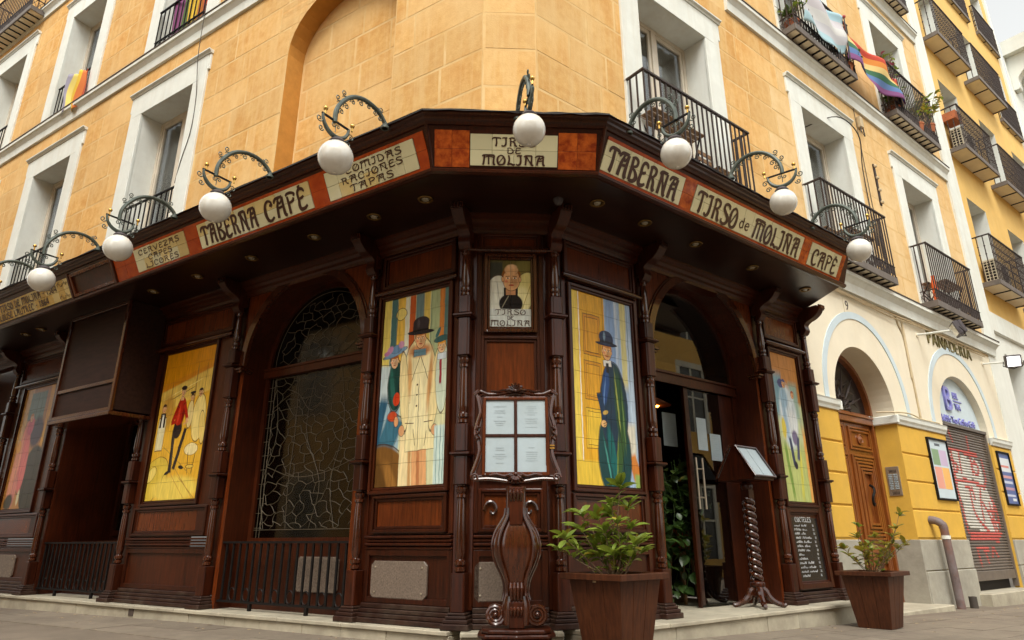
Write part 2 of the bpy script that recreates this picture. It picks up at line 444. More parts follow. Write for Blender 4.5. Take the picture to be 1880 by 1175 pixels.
M['grout'] = mat('grout', (0.16, 0.13, 0.09), rough=0.9)
M['opal'] = mat('opal_glass', (0.74, 0.735, 0.68), rough=0.12, var=0.07, scale=9, detail=8, coat=0.5, coatr=0.03, dirt=0.3, dscale=7, dcol=(0.54, 0.49, 0.40, 1), streak=0.25, scol=(0.5, 0.45, 0.36, 1))
M['lampiron'] = mat('green_iron', (0.075, 0.095, 0.080), rough=0.5, var=0.3, scale=14, metal=0.2, dirt=0.4, dscale=8, dcol=(0.16, 0.17, 0.14, 1))
M['brass'] = mat('brass', (0.62, 0.40, 0.11), rough=0.25, metal=1.0, var=0.15, scale=10)
M['ringbrass'] = mat('dull_brass', (0.20, 0.12, 0.035), rough=0.4, metal=0.8, var=0.2, scale=10)
M['net'] = mat('grey_net', (0.13, 0.125, 0.10), rough=0.9, var=0.35, scale=4)
M['bulb'] = mat('bulb_glass', (0.30, 0.27, 0.2), rough=0.15, coat=0.5)
M['granite'] = mat('granite', (0.09, 0.065, 0.05), rough=0.45, col2=(0.22, 0.17, 0.13), scale=70, detail=3, dirt=0.35, dscale=3, dcol=(0.11, 0.085, 0.065, 1))
M['step'] = mat('step_stone', (0.40, 0.36, 0.27), rough=0.75, var=0.14, scale=5, bump=0.15, bscale=30, rand=0.07, dirt=0.6, dscale=2.5, dcol=(0.16, 0.135, 0.10, 1), detail=7)
M['ground'] = mat('street', (0.165, 0.13, 0.095), rough=0.85, var=0.16, scale=3, bump=0.3, bscale=120, dirt=0.6, dscale=0.9, dcol=(0.09, 0.07, 0.05, 1), detail=8)
M['paver'] = mat('paving_stone', (0.19, 0.155, 0.115), rough=0.8, var=0.14, scale=9, bump=0.3, bscale=90, rand=0.10, dirt=0.6, dscale=1.7, dcol=(0.11, 0.08, 0.06, 1), detail=8)
M['stoneb'] = mat('plinth_stone', (0.34, 0.32, 0.26), rough=0.85, var=0.14, scale=5, bump=0.35, bscale=25, rand=0.06, dirt=0.5, dscale=2.2, dcol=(0.20, 0.18, 0.145, 1), detail=8)
M['yellow'] = mat('yellow_paint', (0.66, 0.395, 0.060), rough=0.75, var=0.06, scale=5, bump=0.12, bscale=30, dirt=0.3, dscale=2.4, spec=0.25, dcol=(0.56, 0.33, 0.065, 1), streak=0.35, scol=(0.57, 0.35, 0.08, 1))
M['creamw'] = mat('cream_wall', (0.74, 0.675, 0.53), rough=0.85, var=0.04, scale=3, bump=0.15, bscale=25, dirt=0.3, dscale=1.3, dcol=(0.66, 0.56, 0.39, 1), spec=0.2, streak=0.3, scol=(0.66, 0.58, 0.42, 1))
M['bluew'] = mat('pale_blue_band', (0.53, 0.62, 0.66), rough=0.85, var=0.05, scale=4, spec=0.2)
M['yel2'] = mat('apricot_wall', (0.70, 0.45, 0.14), rough=0.85, var=0.05, scale=3, bump=0.1, dirt=0.25, dscale=0.8, dcol=(0.72, 0.52, 0.22, 1), spec=0.2, streak=0.3, scol=(0.72, 0.52, 0.22, 1))
M['whitew'] = mat('white_wall', (0.70, 0.715, 0.66), rough=0.85, var=0.05, scale=2, dirt=0.2, dscale=0.9, dcol=(0.60, 0.59, 0.52, 1), spec=0.2, streak=0.3, scol=(0.58, 0.57, 0.5, 1))
M['door'] = mat('varnished_oak', (0.13, 0.032, 0.006), rough=0.3, col2=(0.26, 0.078, 0.014), scale=5, coat=0.35, **wk)
M['shutter'] = mat('shutter_steel', (0.15, 0.12, 0.095), rough=0.5, var=0.15, scale=8, metal=0.1, dirt=0.4, dscale=3)
M['spray_red'] = mat('red_spray', (0.50, 0.085, 0.065), rough=0.6, var=0.2, scale=12)
M['spray_white'] = mat('white_spray', (0.56, 0.54, 0.48), rough=0.6, var=0.12, scale=12)
M['paper'] = mat('paper_sheet', (0.33, 0.40, 0.43), rough=0.45, var=0.06, scale=5, dirt=0.4, dscale=5, coat=0.3, coatr=0.05, dcol=(0.27, 0.32, 0.31, 1))
M['paperline'] = mat('faint_print', (0.285, 0.34, 0.36), rough=0.7)
M['planter'] = mat('planter_wood', (0.040, 0.0105, 0.0038), rough=0.5, col2=(0.095, 0.030, 0.010), scale=5, coat=0.0, spec=0.25, dirt=0.45, dscale=4, dcol=(0.016, 0.005, 0.0025, 1), **wk)
M['soil'] = mat('pot_soil', (0.05, 0.035, 0.025), rough=0.95, var=0.4, scale=40)
M['chips'] = mat('bark_chips', (0.36, 0.27, 0.16), rough=0.9, var=0.35, scale=60)
M['leaf'] = leaf_mat('glossy_leaf', (0.085, 0.145, 0.018, 1), (0.23, 0.29, 0.045, 1))
M['leafy'] = leaf_mat('yellowing_leaf', (0.15, 0.17, 0.025, 1), (0.36, 0.27, 0.04, 1))
M['leafd'] = leaf_mat('dark_leaf', (0.022, 0.052, 0.012, 1), (0.055, 0.10, 0.024, 1))
M['stem'] = mat('woody_stem', (0.13, 0.085, 0.045), rough=0.8, var=0.3, scale=30)
M['slate'] = mat('chalkboard', (0.012, 0.012, 0.013), rough=0.25, var=0.3, scale=4, coat=0.3, coatr=0.15)
M['chalk'] = mat('chalk', (0.62, 0.62, 0.60), rough=0.9)
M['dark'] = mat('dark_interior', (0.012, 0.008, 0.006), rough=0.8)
M['glassd'] = glass_mat('door_glass', (0.50, 0.50, 0.47), 0.17)
M['glassl'] = glass_mat('leaded_glass', (0.36, 0.34, 0.28), 0.045, 0.10)
M['leadl'] = mat('lead_came', (0.085, 0.066, 0.036), rough=0.65)
M['slatw'] = mat('slat_wood', (0.20, 0.105, 0.042), rough=0.6, var=0.25, scale=5, stretch=(1, 8, 8))
M['terracotta'] = mat('terracotta', (0.34, 0.10, 0.035), rough=0.8, var=0.15)
M['acbox'] = mat('beige_metal', (0.52, 0.47, 0.36), rough=0.5, var=0.05)
M['cable'] = mat('cable_rubber', (0.05, 0.04, 0.032), rough=0.7)
M['cablew'] = mat('painted_cable', (0.50, 0.40, 0.25), rough=0.8, var=0.15)
M['purple'] = mat('purple_letters', (0.20, 0.20, 0.52), rough=0.4)
M['steel'] = mat('brushed_steel', (0.42, 0.36, 0.27), rough=0.4, metal=0.7, var=0.1, scale=20)
M['pipe'] = mat('painted_pipe', (0.20, 0.165, 0.165), rough=0.6, col2=(0.11, 0.075, 0.07), scale=6, dirt=0.8, dscale=5, dcol=(0.24, 0.085, 0.045, 1))
M['gold'] = mat('gilt_letters', (0.14, 0.115, 0.025), rough=0.5, var=0.25, scale=8)
M['lampface'] = emit_mat('lit_floodlight', (1, 1, 1, 1), 1.2)
M['glow'] = emit_mat('amber_bulb', (1.0, 0.32, 0.04, 1), 14.0)
M['orangecloth'] = mat('orange_cloth', (0.80, 0.13, 0.015), rough=0.8, var=0.15)
M['plastic'] = mat('dark_plastic', (0.06, 0.05, 0.055), rough=0.5)

# ================================================================== SETTING
def build_ground():
    m = MB()
    xs = [-60, -40, -25, -16] + [-12 + 1.0 * k for k in range(29)] + [20, 26, 40, 60]
    ys = [-40, -20, -8, -3] + [0.8 * k for k in range(24)] + [22, 28, 40, 60]
    nx = len(xs)
    for y in ys:
        for x in xs: m.v.append((x, y, ground_z(x, y)))
    for j in range(len(ys) - 1):
        for i in range(nx - 1):
            a = j * nx + i; m.f.append((a, a + 1, a + nx + 1, a + nx))
    m.sm = True
    g = m.build('ground', M['ground']); g['kind'] = 'structure'
    # paving stones along the right-hand street and in front of the left-hand step
    def slabs(F, u0, u1, os_, lens, seed, drop=0.0):
        r = random.Random(seed)
        for k in range(len(os_) - 1):
            u = u0 - r.random() * 0.5
            while u < u1:
                l = lens * r.uniform(0.8, 1.15)
                b = MB(); g_ = 0.004
                cs = [(u + g_, os_[k] + g_), (u + l - g_, os_[k] + g_), (u + l - g_, os_[k + 1] - g_), (u + g_, os_[k + 1] - g_)]
                tops = []
                dz = r.uniform(0.004, 0.009)
                for (a, o) in cs:
                    p = F @ Vector((a, -o, 0)); tops.append((a, -o, ground_z(p.x, p.y) + dz))
                i0 = len(b.v)
                b.v += tops + [(p[0], p[1], p[2] - 0.03) for p in tops]
                b.f += [(0, 1, 2, 3), (0, 1, 5, 4), (1, 2, 6, 5), (2, 3, 7, 6), (3, 0, 4, 7)]
                s = b.build('paving_stone', M['paver'], g, F)
                u += l
    slabs(FR, 0.6, 12.5, [0.375, 0.72, 1.08, 1.44, 1.8, 2.16], 0.85, 3)
    slabs(FL, -10.0, 0.2, [0.23, 0.62, 1.02], 0.9, 4)
    return g
ground = build_ground()

# stone step under the tavern front
STEP = thing('stone_step', 'worn cream stone step running under the dark wooden tavern front', 'step', Matrix.Translation((0, 5.4, 0.0)))
def step_pieces():
    r = random.Random(12)
    zt = 0.112
    def run(F, u0, u1, o, ref):
        u = u0
        while u < u1 - 0.05:
            l = min(r.uniform(0.75, 1.25), u1 - u)
            if u1 - (u + l) < 0.3: l = u1 - u
            ob = o - 0.02
            # tread slab
            MB().box(u + .002, u + l - .002, -0.30, o + r.uniform(-.004, .004), zt - 0.035, zt + r.uniform(-.002, .001)).build('tread_slab', M['step'], STEP, F, bevel=0.006)
            u += l
        u = u0
        while u < u1 - 0.05:
            l = min(r.uniform(0.45, 0.75), u1 - u)
            if u1 - (u + l) < 0.2: l = u1 - u
            MB().box(u + .002, u + l - .002, -0.2, o - 0.022 + r.uniform(-.004, .003), -0.35, zt - 0.037).build('riser_stone', M['step'], STEP, F, bevel=0.004)
            u += l
    run(FL, -11.0, 0.02, 0.20, 0)
    run(FC, 0.0, CW, 0.27, 0)
    run(FR, 0.0, 4.62, 0.36, 0)
step_pieces()
MB().box(-4.33, -4.24, .15, .1845, .005, .074).build('drain_slot', M['lead'], STEP, FL)
# entrance threshold floor inside the door recess
MB().box(1.30, 3.2, -3.0, -0.302, 0.02, 0.108).build('threshold_slab', M['step'], STEP, FR)

# ================================================================== CORNER BUILDING
CB = thing('corner_building', 'ochre stucco corner building with white window surrounds above the dark tavern', 'building', T(0, 6.2, 0))
WO = -0.12              # wall plane behind the tavern's wooden front
WC = -0.07
H_TOP = 15.5
RZ0 = 5.69; RH = 0.47
ow = 0.715
L_COLS = [-6.17, -9.93, -13.45]
R_COLS = [2.37, 6.36, 10.09]
def openings(cols, floors):
    return [(c - ow, c + ow, z0, z1) for c in cols for z0, z1 in floors]
FLO = [(4.78, 7.55), (8.80, 11.42)]
Lh = openings(L_COLS, FLO); Rh = openings(R_COLS, FLO)
NICHE = (-3.22, -1.24, 3.9, 8.0)
def wall_face(F, u0, u1, z0, z1, holes, o):
    m = MB()
    for (a, b, c, d) in rects_minus((u0, u1, z0, z1), holes):
        m.quad((a, -o, c), (b, -o, c), (b, -o, d), (a, -o, d))
    return m
# corner vertices of upper wall
UCL = 0.109; UCR = CW - 0.109
def corner_u(F, uc, o):           # facade u of the upper chamfer edge
    p = FC @ Vector((uc, -WC, 0))
    return (F.inverted() @ p).x
uLe, uRe = corner_u(FL, UCL, WO), corner_u(FR, UCR, WO)
wall_face(FL, -19, uLe, 3.72, H_TOP, Lh + [NICHE], WO).build('wall', M['joint'], CB, FL)
wall_face(FC, UCL, UCR, 3.72, H_TOP, [], WC).build('wall', M['joint'], CB, FC)
wall_face(FR, uRe, 12.1, 4.35, H_TOP, Rh, WO).build('wall', M['joint'], CB, FR)
# blind arched niche on the left facade
def niche():
    a, b, z0, zs = NICHE[0], NICHE[1], NICHE[2], 7.12
    m = MB(); d = -0.39; n = 16; c = (a + b) / 2; hw = (b - a) / 2; rise = 0.80
    arc = [(c - hw * math.cos(PI * k / n), zs + rise * math.sin(PI * k / n)) for k in range(n + 1)]
    for k in range(n):              # spandrels in the wall plane + arch reveal
        (x0, y0), (x1, y1) = arc[k], arc[k + 1]
        m.quad((x0, -WO, y0), (x1, -WO, y1), (x1, -WO, NICHE[3]), (x0, -WO, NICHE[3]))
    sp = m.build('wall', M['stucco'], CB, FL)
    m = MB()
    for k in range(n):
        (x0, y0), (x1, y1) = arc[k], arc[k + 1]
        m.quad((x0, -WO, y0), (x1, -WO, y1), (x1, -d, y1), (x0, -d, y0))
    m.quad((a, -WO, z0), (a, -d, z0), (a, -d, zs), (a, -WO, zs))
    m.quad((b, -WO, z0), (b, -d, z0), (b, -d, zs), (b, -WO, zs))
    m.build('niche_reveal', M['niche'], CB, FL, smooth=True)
    MB().quad((a, -d, z0), (b, -d, z0), (b, -d, NICHE[3]), (a, -d, NICHE[3])).build('niche_back', M['joint'], CB, FL)
    return arc
ARC = niche()
# scored stucco blocks
def blocks():
    r = random.Random(21)
    cand = []
    gap = 0.017
    def field(F, u0, u1, z0, z1, holes, o, blen, matn, seed, pale=None):
        rr = random.Random(seed)
        k0 = math.floor((z0 - RZ0) / RH)
        z = RZ0 + k0 * RH
        row = 0
        while z < z1:
            u = u0 - (row % 2) * blen * 0.5
            while u < u1:
                l = blen * rr.choice([0.8, 1.0, 1.0, 1.2, 0.62])
                rect = (max(u + gap, u0), min(u + l - gap, u1), max(z + gap, z0), min(z + RH - gap, z1))
                if rect[1] - rect[0] > 0.06 and rect[3] - rect[2] > 0.05:
                    for q in rects_minus(rect, holes):
                        if q[1] - q[0] > 0.03 and q[3] - q[2] > 0.03:
                            p = F @ Vector(((q[0] + q[1]) / 2, -o, (q[2] + q[3]) / 2))
                            dd = p - Vector((0, 0, .75))
                            nn = F.to_3x3() @ Vector((0, -1, 0))
                            fa = abs(dd.normalized().dot(nn)) * (q[1] - q[0]) * (q[3] - q[2]) / dd.length_squared
                            cs = dd.x * 0; depth = dd.y * 0.9485 + dd.z * 0.3169
                            px = 940 + 1221 * dd.x / depth; py = 587 - 1221 * (-0.3169 * dd.y + 0.9485 * dd.z) / depth
                            vis = -60 < px < 1940 and -40 < py < 1100
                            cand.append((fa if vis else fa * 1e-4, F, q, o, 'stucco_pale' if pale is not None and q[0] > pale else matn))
                u += l
            z += RH; row += 1
    def surr(h): return (h[0] - 0.335, h[1] + 0.335, h[2] - 0.1, h[3] + 0.47)
    cour = [(-30, 30, 8.40, 8.78), (-30, 30, 12.2, 12.5)]
    nb = [(-3.235, -1.225, 3.9, 7.12)]
    arch_h = []
    n = len(ARC) - 1
    for k in range(n):
        arch_h.append((ARC[k][0] - .002, ARC[k + 1][0] + .002, 7.1, max(ARC[k][1], ARC[k + 1][1]) + 0.02))
    field(FL, -17.5, uLe - 0.012, 3.9, H_TOP, [surr(h) for h in Lh] + cour + nb + arch_h, WO, 1.0, 'stucco', 31)
    field(FC, UCL + 0.012, UCR - 0.012, 3.9, H_TOP, [], WC, 1.3, 'stucco', 32)
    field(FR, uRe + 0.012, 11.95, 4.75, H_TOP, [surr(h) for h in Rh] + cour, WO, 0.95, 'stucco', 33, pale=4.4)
    field(FL, NICHE[0] + .03, NICHE[1] - .03, 3.9, 7.9, [], -0.39, 1.0, 'stucco', 34)
    cand.sort(key=lambda c: -c[0])
    rest = {}
    for i, (fa, F, q, o, mn) in enumerate(cand):
        mname = mn
        pr = 0.0018
        if i < 296:
            MB().box(q[0], q[1], o - 0.02, o + pr + r.uniform(-.0006, .0012), q[2], q[3]).build('stucco_block', M[mname], CB, F)
        else:
            key = (F is FL, F is FR, mn)
            mm = rest.setdefault(key, (F, MB(), mn))[1]
            mm.box(q[0], q[1], o - 0.02, o + pr, q[2], q[3])
    for F, mm, mn in rest.values():
        b = mm.build('stucco_block_field', M[mn], CB, F); b['kind'] = 'stuff'
blocks()
# string courses
def course(F, u0, u1, z0, z1, o, name='string_course'):
    pts = [(WO - .05, z0), (WO + o * .35, z0), (WO + o * .45, z0 + (z1 - z0) * .5), (WO + o * .8, z0 + (z1 - z0) * .72), (WO + o, z0 + (z1 - z0) * .78), (WO + o, z1), (WO - .05, z1)]
    c = MB().prism(pts, 'u', u0, u1).build(name, M['trim'], CB, F)
    MB().box(u0, u1, WO - .05, WO + o + 0.012, z1 + .002, z1 + 0.02).build('lead_flashing', M['lead'], c, F)
course(FL, -19, -3.62, 8.43, 8.72, 0.12)
course(FR, 3.75, 12.05, 8.43, 8.72, 0.12)
course(FL, -19, -3.62, 12.22, 12.46, 0.12)
course(FR, 3.75, 12.05, 12.22, 12.46, 0.12)
course(FR, 4.05, 12.42, 4.40, 4.68, 0.16, 'ledge')
# white strip at the right end of the building
MB().box(12.05, 12.72, WO - 0.3, WO + 0.04, 4.72, H_TOP).build('corner_strip', M['trim'], CB, FR)
MB().box(12.10, 12.72, WO - 0.3, WO + 0.015, -0.4, 4.4).build('corner_strip', M['whitew'], CB, FR)

def window(F, h, full=True, curtain=True, seed=0):
    u0, u1, z0, z1 = h
    r = random.Random(seed)
    # raised surround with a cap moulding
    s = MB()
    w = 0.335; zt = z1 + 0.47; o1 = WO + 0.035
    s.box(u0 - w, u0, WO - .02, o1, z0 - 0.02, z1); s.box(u1, u1 + w, WO - .02, o1, z0 - 0.02, z1)
    s.box(u0 - w, u1 + w, WO - .02, o1, z1, zt - 0.06)
    s.box(u0 - w - .045, u0 - w - .001, WO - .02, o1 - .004, z1 + 0.12, zt - 0.06); s.box(u1 + w + .001, u1 + w + .045, WO - .02, o1 - .004, z1 + 0.12, zt - 0.06)
    s.build('window_surround', M['trim'], CB, F, bevel=0.006)
    c = MB()
    c.prism([(WO - .02, zt - .06), (o1 + .012, zt - .06), (o1 + .02, zt - .035), (o1 + .05, zt - .02), (o1 + .05, zt), (WO - .02, zt)], 'u', u0 - w - .06, u1 + w + .06)
    c.build('window_cap', M['trim'], CB, F)
    D = -0.52
    m = MB()
    m.quad((u0, -WO, z0), (u0, -D, z0), (u0, -D, z1), (u0, -WO, z1)); m.quad((u1, -WO, z0), (u1, -D, z0), (u1, -D, z1), (u1, -WO, z1))
    m.quad((u0, -WO, z1), (u1, -WO, z1), (u1, -D, z1), (u0, -D, z1)); m.quad((u0, -WO, z0), (u1, -WO, z0), (u1, -D, z0), (u0, -D, z0))
    m.build('window_reveal', M['reveal'], CB, F)
    # joinery
    f = MB(); t = 0.06; uc = (u0 + u1) / 2; zr = z0 + 0.05
    f.box(u0, u0 + t, D + .001, D + .07, z0, z1); f.box(u1 - t, u1, D + .001, D + .07, z0, z1); f.box(u0 + t, u1 - t, D + .001, D + .07, z1 - t, z1); f.box(u0 + t, u1 - t, D + .001, D + .07, z0, z0 + .12)
    f.box(uc - .045, uc + .045, D + .002, D + .085, z0 + .12, z1 - t)
    for a, b in ((u0 + t, uc - .045), (uc + .045, u1 - t)):
        f.box(a, a + .05, D + .012, D + .06, z0 + .12, z1 - t); f.box(b - .05, b, D + .012, D + .06, z0 + .12, z1 - t)
        f.box(a + .05, b - .05, D + .012, D + .06, z1 - t - .06, z1 - t); f.box(a + .05, b - .05, D + .012, D + .06, z0 + .12, z0 + .5)
    wf = f.build('window', M['wframe'], CB, F, bevel=0.004)
    for a, b in ((u0 + t + .05, uc - .095), (uc + .095, u1 - t - .05)):
        MB().box(a, b, D + .03, D + .036, z0 + .5, z1 - t - .06).build('pane', M['pane'], wf, F)
    m = MB(); n = 28
    for k in range(n + 1):
        x = u0 + (u1 - u0) * k / n; y = -D + .10 + .02 * math.sin(k * 1.7 + seed) + .012 * math.sin(k * .6)
        m.v += [(x, y, z0), (x, y, z1)]
    for k in range(n): m.f.append((2 * k, 2 * k + 2, 2 * k + 3, 2 * k + 1))
    m.sm = True
    m.build('curtain', M['curtain'], wf, F)
    # dark sheet behind the curtain, standing in for the unlit room
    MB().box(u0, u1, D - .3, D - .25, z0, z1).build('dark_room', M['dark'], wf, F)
for i, h in enumerate(Lh): window(FL, h, seed=i)
for i, h in enumerate(Rh): window(FR, h, seed=10 + i)

def balcony(parent, F, u0, u1, zs, o1, H=1.22, nb=22, lattice=True, tilt=0, bars=9, open_l=True, wall=WO, slabm='slab', joined=False, knots=False, thick=0.09, edge_h=.12):
    """thin floor on iron bars, flat handrail, square balusters, lattice skirt"""
    s = MB().box(u0 + .02, u1 - .02, wall - .02, o1 - .02, zs, zs + thick * .6).build('balcony', M[slabm], parent, F)
    e = MB()
    e.box(u0, u1, o1 - .03, o1, zs - .03, zs + edge_h - .03); e.box(u0, u0 + .03, wall, o1 - .031, zs - .03, zs + edge_h - .03); e.box(u1 - .03, u1, wall, o1 - .031, zs - .03, zs + edge_h - .03)
    e.build('edge_beam', M['slabedge'], s, F, bevel=.004)
    for k in range(bars):
        u = u0 + (u1 - u0) * (k + 1) / (bars + 1)
        MB().box(u - .013, u + .013, wall, o1 - .031, zs - .022, zs - .001).build('floor_bar', M['iron'], s, F)
    zt = zs + H; zb = zs + edge_h - .03
    h = MB()
    h.box(u0, u1, o1 - .035, o1, zt - .025, zt); h.box(u0, u0 + .03, wall - .01, o1 - .036, zt - .025, zt); h.box(u1 - .03, u1, wall - .01, o1 - .036, zt - .025, zt)
    zl = zb + 0.20
    if lattice:
        h.build('handrail', M['rust'], s, F); h = MB()
        h.box(u0 + .031, u1 - .031, o1 - .03, o1 - .008, zl, zl + .016); h.box(u0 + .004, u0 + .026, wall, o1 - .032, zl, zl + .016); h.box(u1 - .026, u1 - .004, wall, o1 - .032, zl, zl + .016)
    h.build('lower_rail' if lattice else 'handrail', M['rust'], s, F)
    b = 0.0085
    bm_ = MB().box(-b, b, -b, b, 0, zt - .026 - zb)
    if knots:
        for q in (.22, .4, .58, .76): bm_.lathe([(.004, -.02), (.019, -.008), (.019, .008), (.004, .02)], 0, 0, 6, q * (zt - zb))
        bm_.sm = False
    pos = [(u0 + .02 + (u1 - u0 - .04) * k / (nb - 1), o1 - .018) for k in range(nb)]
    for ue in (u0 + .015, u1 - .015):
        for k in (1, 2): pos.append((ue, o1 - .018 - (o1 - wall) * k / 3))
    if joined:
        mm = MB()
        for (u, o) in pos:
            i = len(mm.v); mm.v += [(v[0] + u, v[1] - o, v[2] + zb) for v in bm_.v]; mm.f += [tuple(i + q for q in f) for f in bm_.f]
        bb = mm.build('balustrade', M['rust'], s, F); bb['kind'] = 'stuff'
    else:
        me = bm_.mesh('baluster', M['rust'])
        for (u, o) in pos: new_obj('baluster', me, s, at(F, u, o, zb))
    if lattice:
        l = MB()
        n = int((u1 - u0) / .085)
        for k in range(n):
            a = u0 + .03 + (u1 - u0 - .06) * k / n; c = u0 + .03 + (u1 - u0 - .06) * (k + 1) / n
            l.tube([(a, o1 - .02, zb), ((a + c) / 2, o1 - .02, zl), (c, o1 - .02, zb)], .0065, 4)
            l.tube([(a, o1 - .02, zl), ((a + c) / 2, o1 - .02, zb + .06), (c, o1 - .02, zl)], .005, 4)
        for ue in (u0 + .015, u1 - .015):
            for k in range(3):
                a = wall + (o1 - wall) * k / 3; c = wall + (o1 - wall) * (k + 1) / 3
                l.tube([(ue, a, zb), (ue, c, zl)], .006, 4); l.tube([(ue, c, zb), (ue, a, zl)], .006, 4)
        lo = l.build('lattice', M['rust'], s, F, smooth=False); lo['kind'] = 'stuff'
    return s
for c in R_COLS: balcony(CB, FR, c - 1.05, c + 1.08, 4.76, 0.18)
for c in R_COLS[1:]: balcony(CB, FR, c - 1.02, c + 1.10, 8.80, 0.18)
balcony(CB, FR, R_COLS[2] - 1.02, R_COLS[2] + 1.10, 12.50, 0.18)
balcony(CB, FR, R_COLS[1] - 1.02, R_COLS[1] + 1.10, 12.50, 0.18)
balcony(CB, FL, L_COLS[2] - 1.15, L_COLS[2] + 1.15, 12.30, 0.22)
# guard rails set in the left-hand window openings
def guard(F, c, zs, o, H=1.0, n=11):
    u0, u1 = c - ow + .01, c + ow - .01
    g = MB(); g.box(u0, u1, o - .015, o + .015, zs + H - .022, zs + H); g2 = MB(); g2.box(u0, u1, o - .012, o + .012, zs + .05, zs + .066); g3 = MB(); g3.box(u0, u1, o - .012, o + .012, zs + .20, zs + .216)
    k = g.build('window_guard', M['iron'], CB, F)
    g2.build('guard_rail', M['iron'], k, F); g3.build('guard_rail', M['iron'], k, F)
    me = MB().box(-.008, .008, -.008, .008, 0, H - .023 - .05).mesh('guard_bar', M['iron'])
    for q in range(n): new_obj('guard_bar', me, k, at(F, u0 + .02 + (u1 - u0 - .04) * q / (n - 1), o, zs + .05))
    l = MB()
    for q in range(n - 1):
        a = u0 + .02 + (u1 - u0 - .04) * (q + .5) / (n - 1)
        l.tube([(a + .035 * math.cos(t), o, zs + .135 + .05 * math.sin(t)) for t in [PI * 2 * j / 8 for j in range(9)]], .005, 4)
    l.build('guard_scrolls', M['iron'], k, F)['kind'] = 'stuff'
for c in L_COLS:
    guard(FL, c, 4.80, WO - .03)
    guard(FL, c, 8.74, WO + .05 if c == L_COLS[0] else WO - .03, H=0.88)

# ---------------- ground floor of the corner building, right of the tavern
GF0, GF1 = 4.30, 12.12
AR = dict(c=6.22, r=0.90, zs=2.62)         # street-door arch
SH = dict(c=10.0, r=1.06, zs=2.68, rise=0.94)  # shutter arch
def arch_wall(F, u0, u1, z0, z1, arches, o, m_, parent, name='wall', back=None):
    m = MB(); cuts = [u0]
    for a in arches: cuts += [a['c'] - a['r'], a['c'] + a['r']]
    cuts.append(u1)
    for k in range(0, len(cuts), 2): m.quad((cuts[k], -o, z0), (cuts[k + 1], -o, z0), (cuts[k + 1], -o, z1), (cuts[k], -o, z1))
    for a in arches:
        n = 28; ri = a.get('rise', a['r'])
        pts = [(a['c'] - a['r'] * math.cos(PI * k / n), max(z0, a['zs'] + ri * math.sin(PI * k / n))) for k in range(n + 1)]
        for k in range(n): m.quad((pts[k][0], -o, pts[k][1]), (pts[k + 1][0], -o, pts[k + 1][1]), (pts[k + 1][0], -o, z1), (pts[k][0], -o, z1))
    return m.build(name, m_, parent, F)
def arch_reveal(F, a, z0, o0, o1, m_up, parent, zsplit=None, m_low=None, name='arch_reveal'):
    n = 28; ri = a.get('rise', a['r'])
    m = MB()
    pts = [(a['c'] - a['r'] * math.cos(PI * k / n), a['zs'] + ri * math.sin(PI * k / n)) for k in range(n + 1)]
    for k in range(n): m.quad((pts[k][0], -o0, pts[k][1]), (pts[k + 1][0], -o0, pts[k + 1][1]), (pts[k + 1][0], -o1, pts[k + 1][1]), (pts[k][0], -o1, pts[k][1]))
    zl = z0 if zsplit is None else zsplit
    for s in (-1, 1):
        u = a['c'] + s * a['r']
        m.quad((u, -o0, zl), (u, -o1, zl), (u, -o1, a['zs']), (u, -o0, a['zs']))
    r = m.build(name, m_up, parent, F, smooth=True)
    if zsplit is not None:
        for s in (-1, 1):
            u = a['c'] + s * a['r']
            MB().quad((u, -o0, z0), (u, -o1, z0), (u, -o1, zl), (u, -o0, zl)).build('jamb', m_low, parent, F)
    return r
GW = WO
arch_wall(FR, GF0, GF1, 2.5, 4.41, [AR, SH], GW, M['creamw'], CB)
for (a, b) in ((GF0, AR['c'] - AR['r']), (AR['c'] + AR['r'], SH['c'] - SH['r']), (SH['c'] + SH['r'], GF1)):
    MB().quad((a, -(GW - .02), -.4), (b, -(GW - .02), -.4), (b, -(GW - .02), 2.5), (a, -(GW - .02), 2.5)).build('wall', M['yellow'], CB, FR)
    # yellow rusticated blocks and grey base stones
    zz = [.785, 1.198, 1.612, 2.026, 2.455]
    for k in range(4):
        MB().box(a + .004, b - .004, GW - .03, GW, zz[k] + .008, zz[k + 1] - .008).build('yellow_block', M['yellow'], CB, FR, bevel=0.014)
    us = [a]
    while b - us[-1] > 1.15: us.append(us[-1] + 0.95)
    us.append(b)
    for k in range(len(us) - 1):
        MB().box(us[k] + .003, us[k + 1] - .003, GW - .03, GW + .035, .345, .772).build('base_stone', M['stoneb'], CB, FR, bevel=0.010)
        MB().box(us[k] + .003, us[k + 1] - .003, GW - .03, GW + .05, -.45, .335).build('base_stone', M['stoneb'], CB, FR, bevel=0.010)
    # impost moulding
    MB().prism([(GW - .03, 2.465), (GW + .02, 2.465), (GW + .03, 2.50), (GW + .05, 2.53), (GW + .055, 2.58), (GW + .065, 2.60), (GW - .03, 2.60)], 'u', a - (0.0 if a > GF0 else 0), b).build('impost_moulding', M['trim'], CB, FR)
DD = -0.50
arch_reveal(FR, AR, -.3, GW, DD, M['creamw'], CB, 2.5, M['yellow'])
MB().box(AR['c'] + AR['r'] - .055, AR['c'] + AR['r'] - .001, DD, GW + .054, 2.467, 2.598).build('impost_moulding', M['trim'], CB, FR, bevel=.012)
MB().box(AR['c'] - AR['r'] + .001, AR['c'] - AR['r'] + .055, DD, GW + .054, 2.467, 2.598).build('impost_moulding', M['trim'], CB, FR, bevel=.012)
MB().box(AR['c'] + AR['r'] - .02, AR['c'] + AR['r'] + .0025, DD, GW + .034, -.4, .772).build('base_stone', M['stoneb'], CB, FR, bevel=.006)
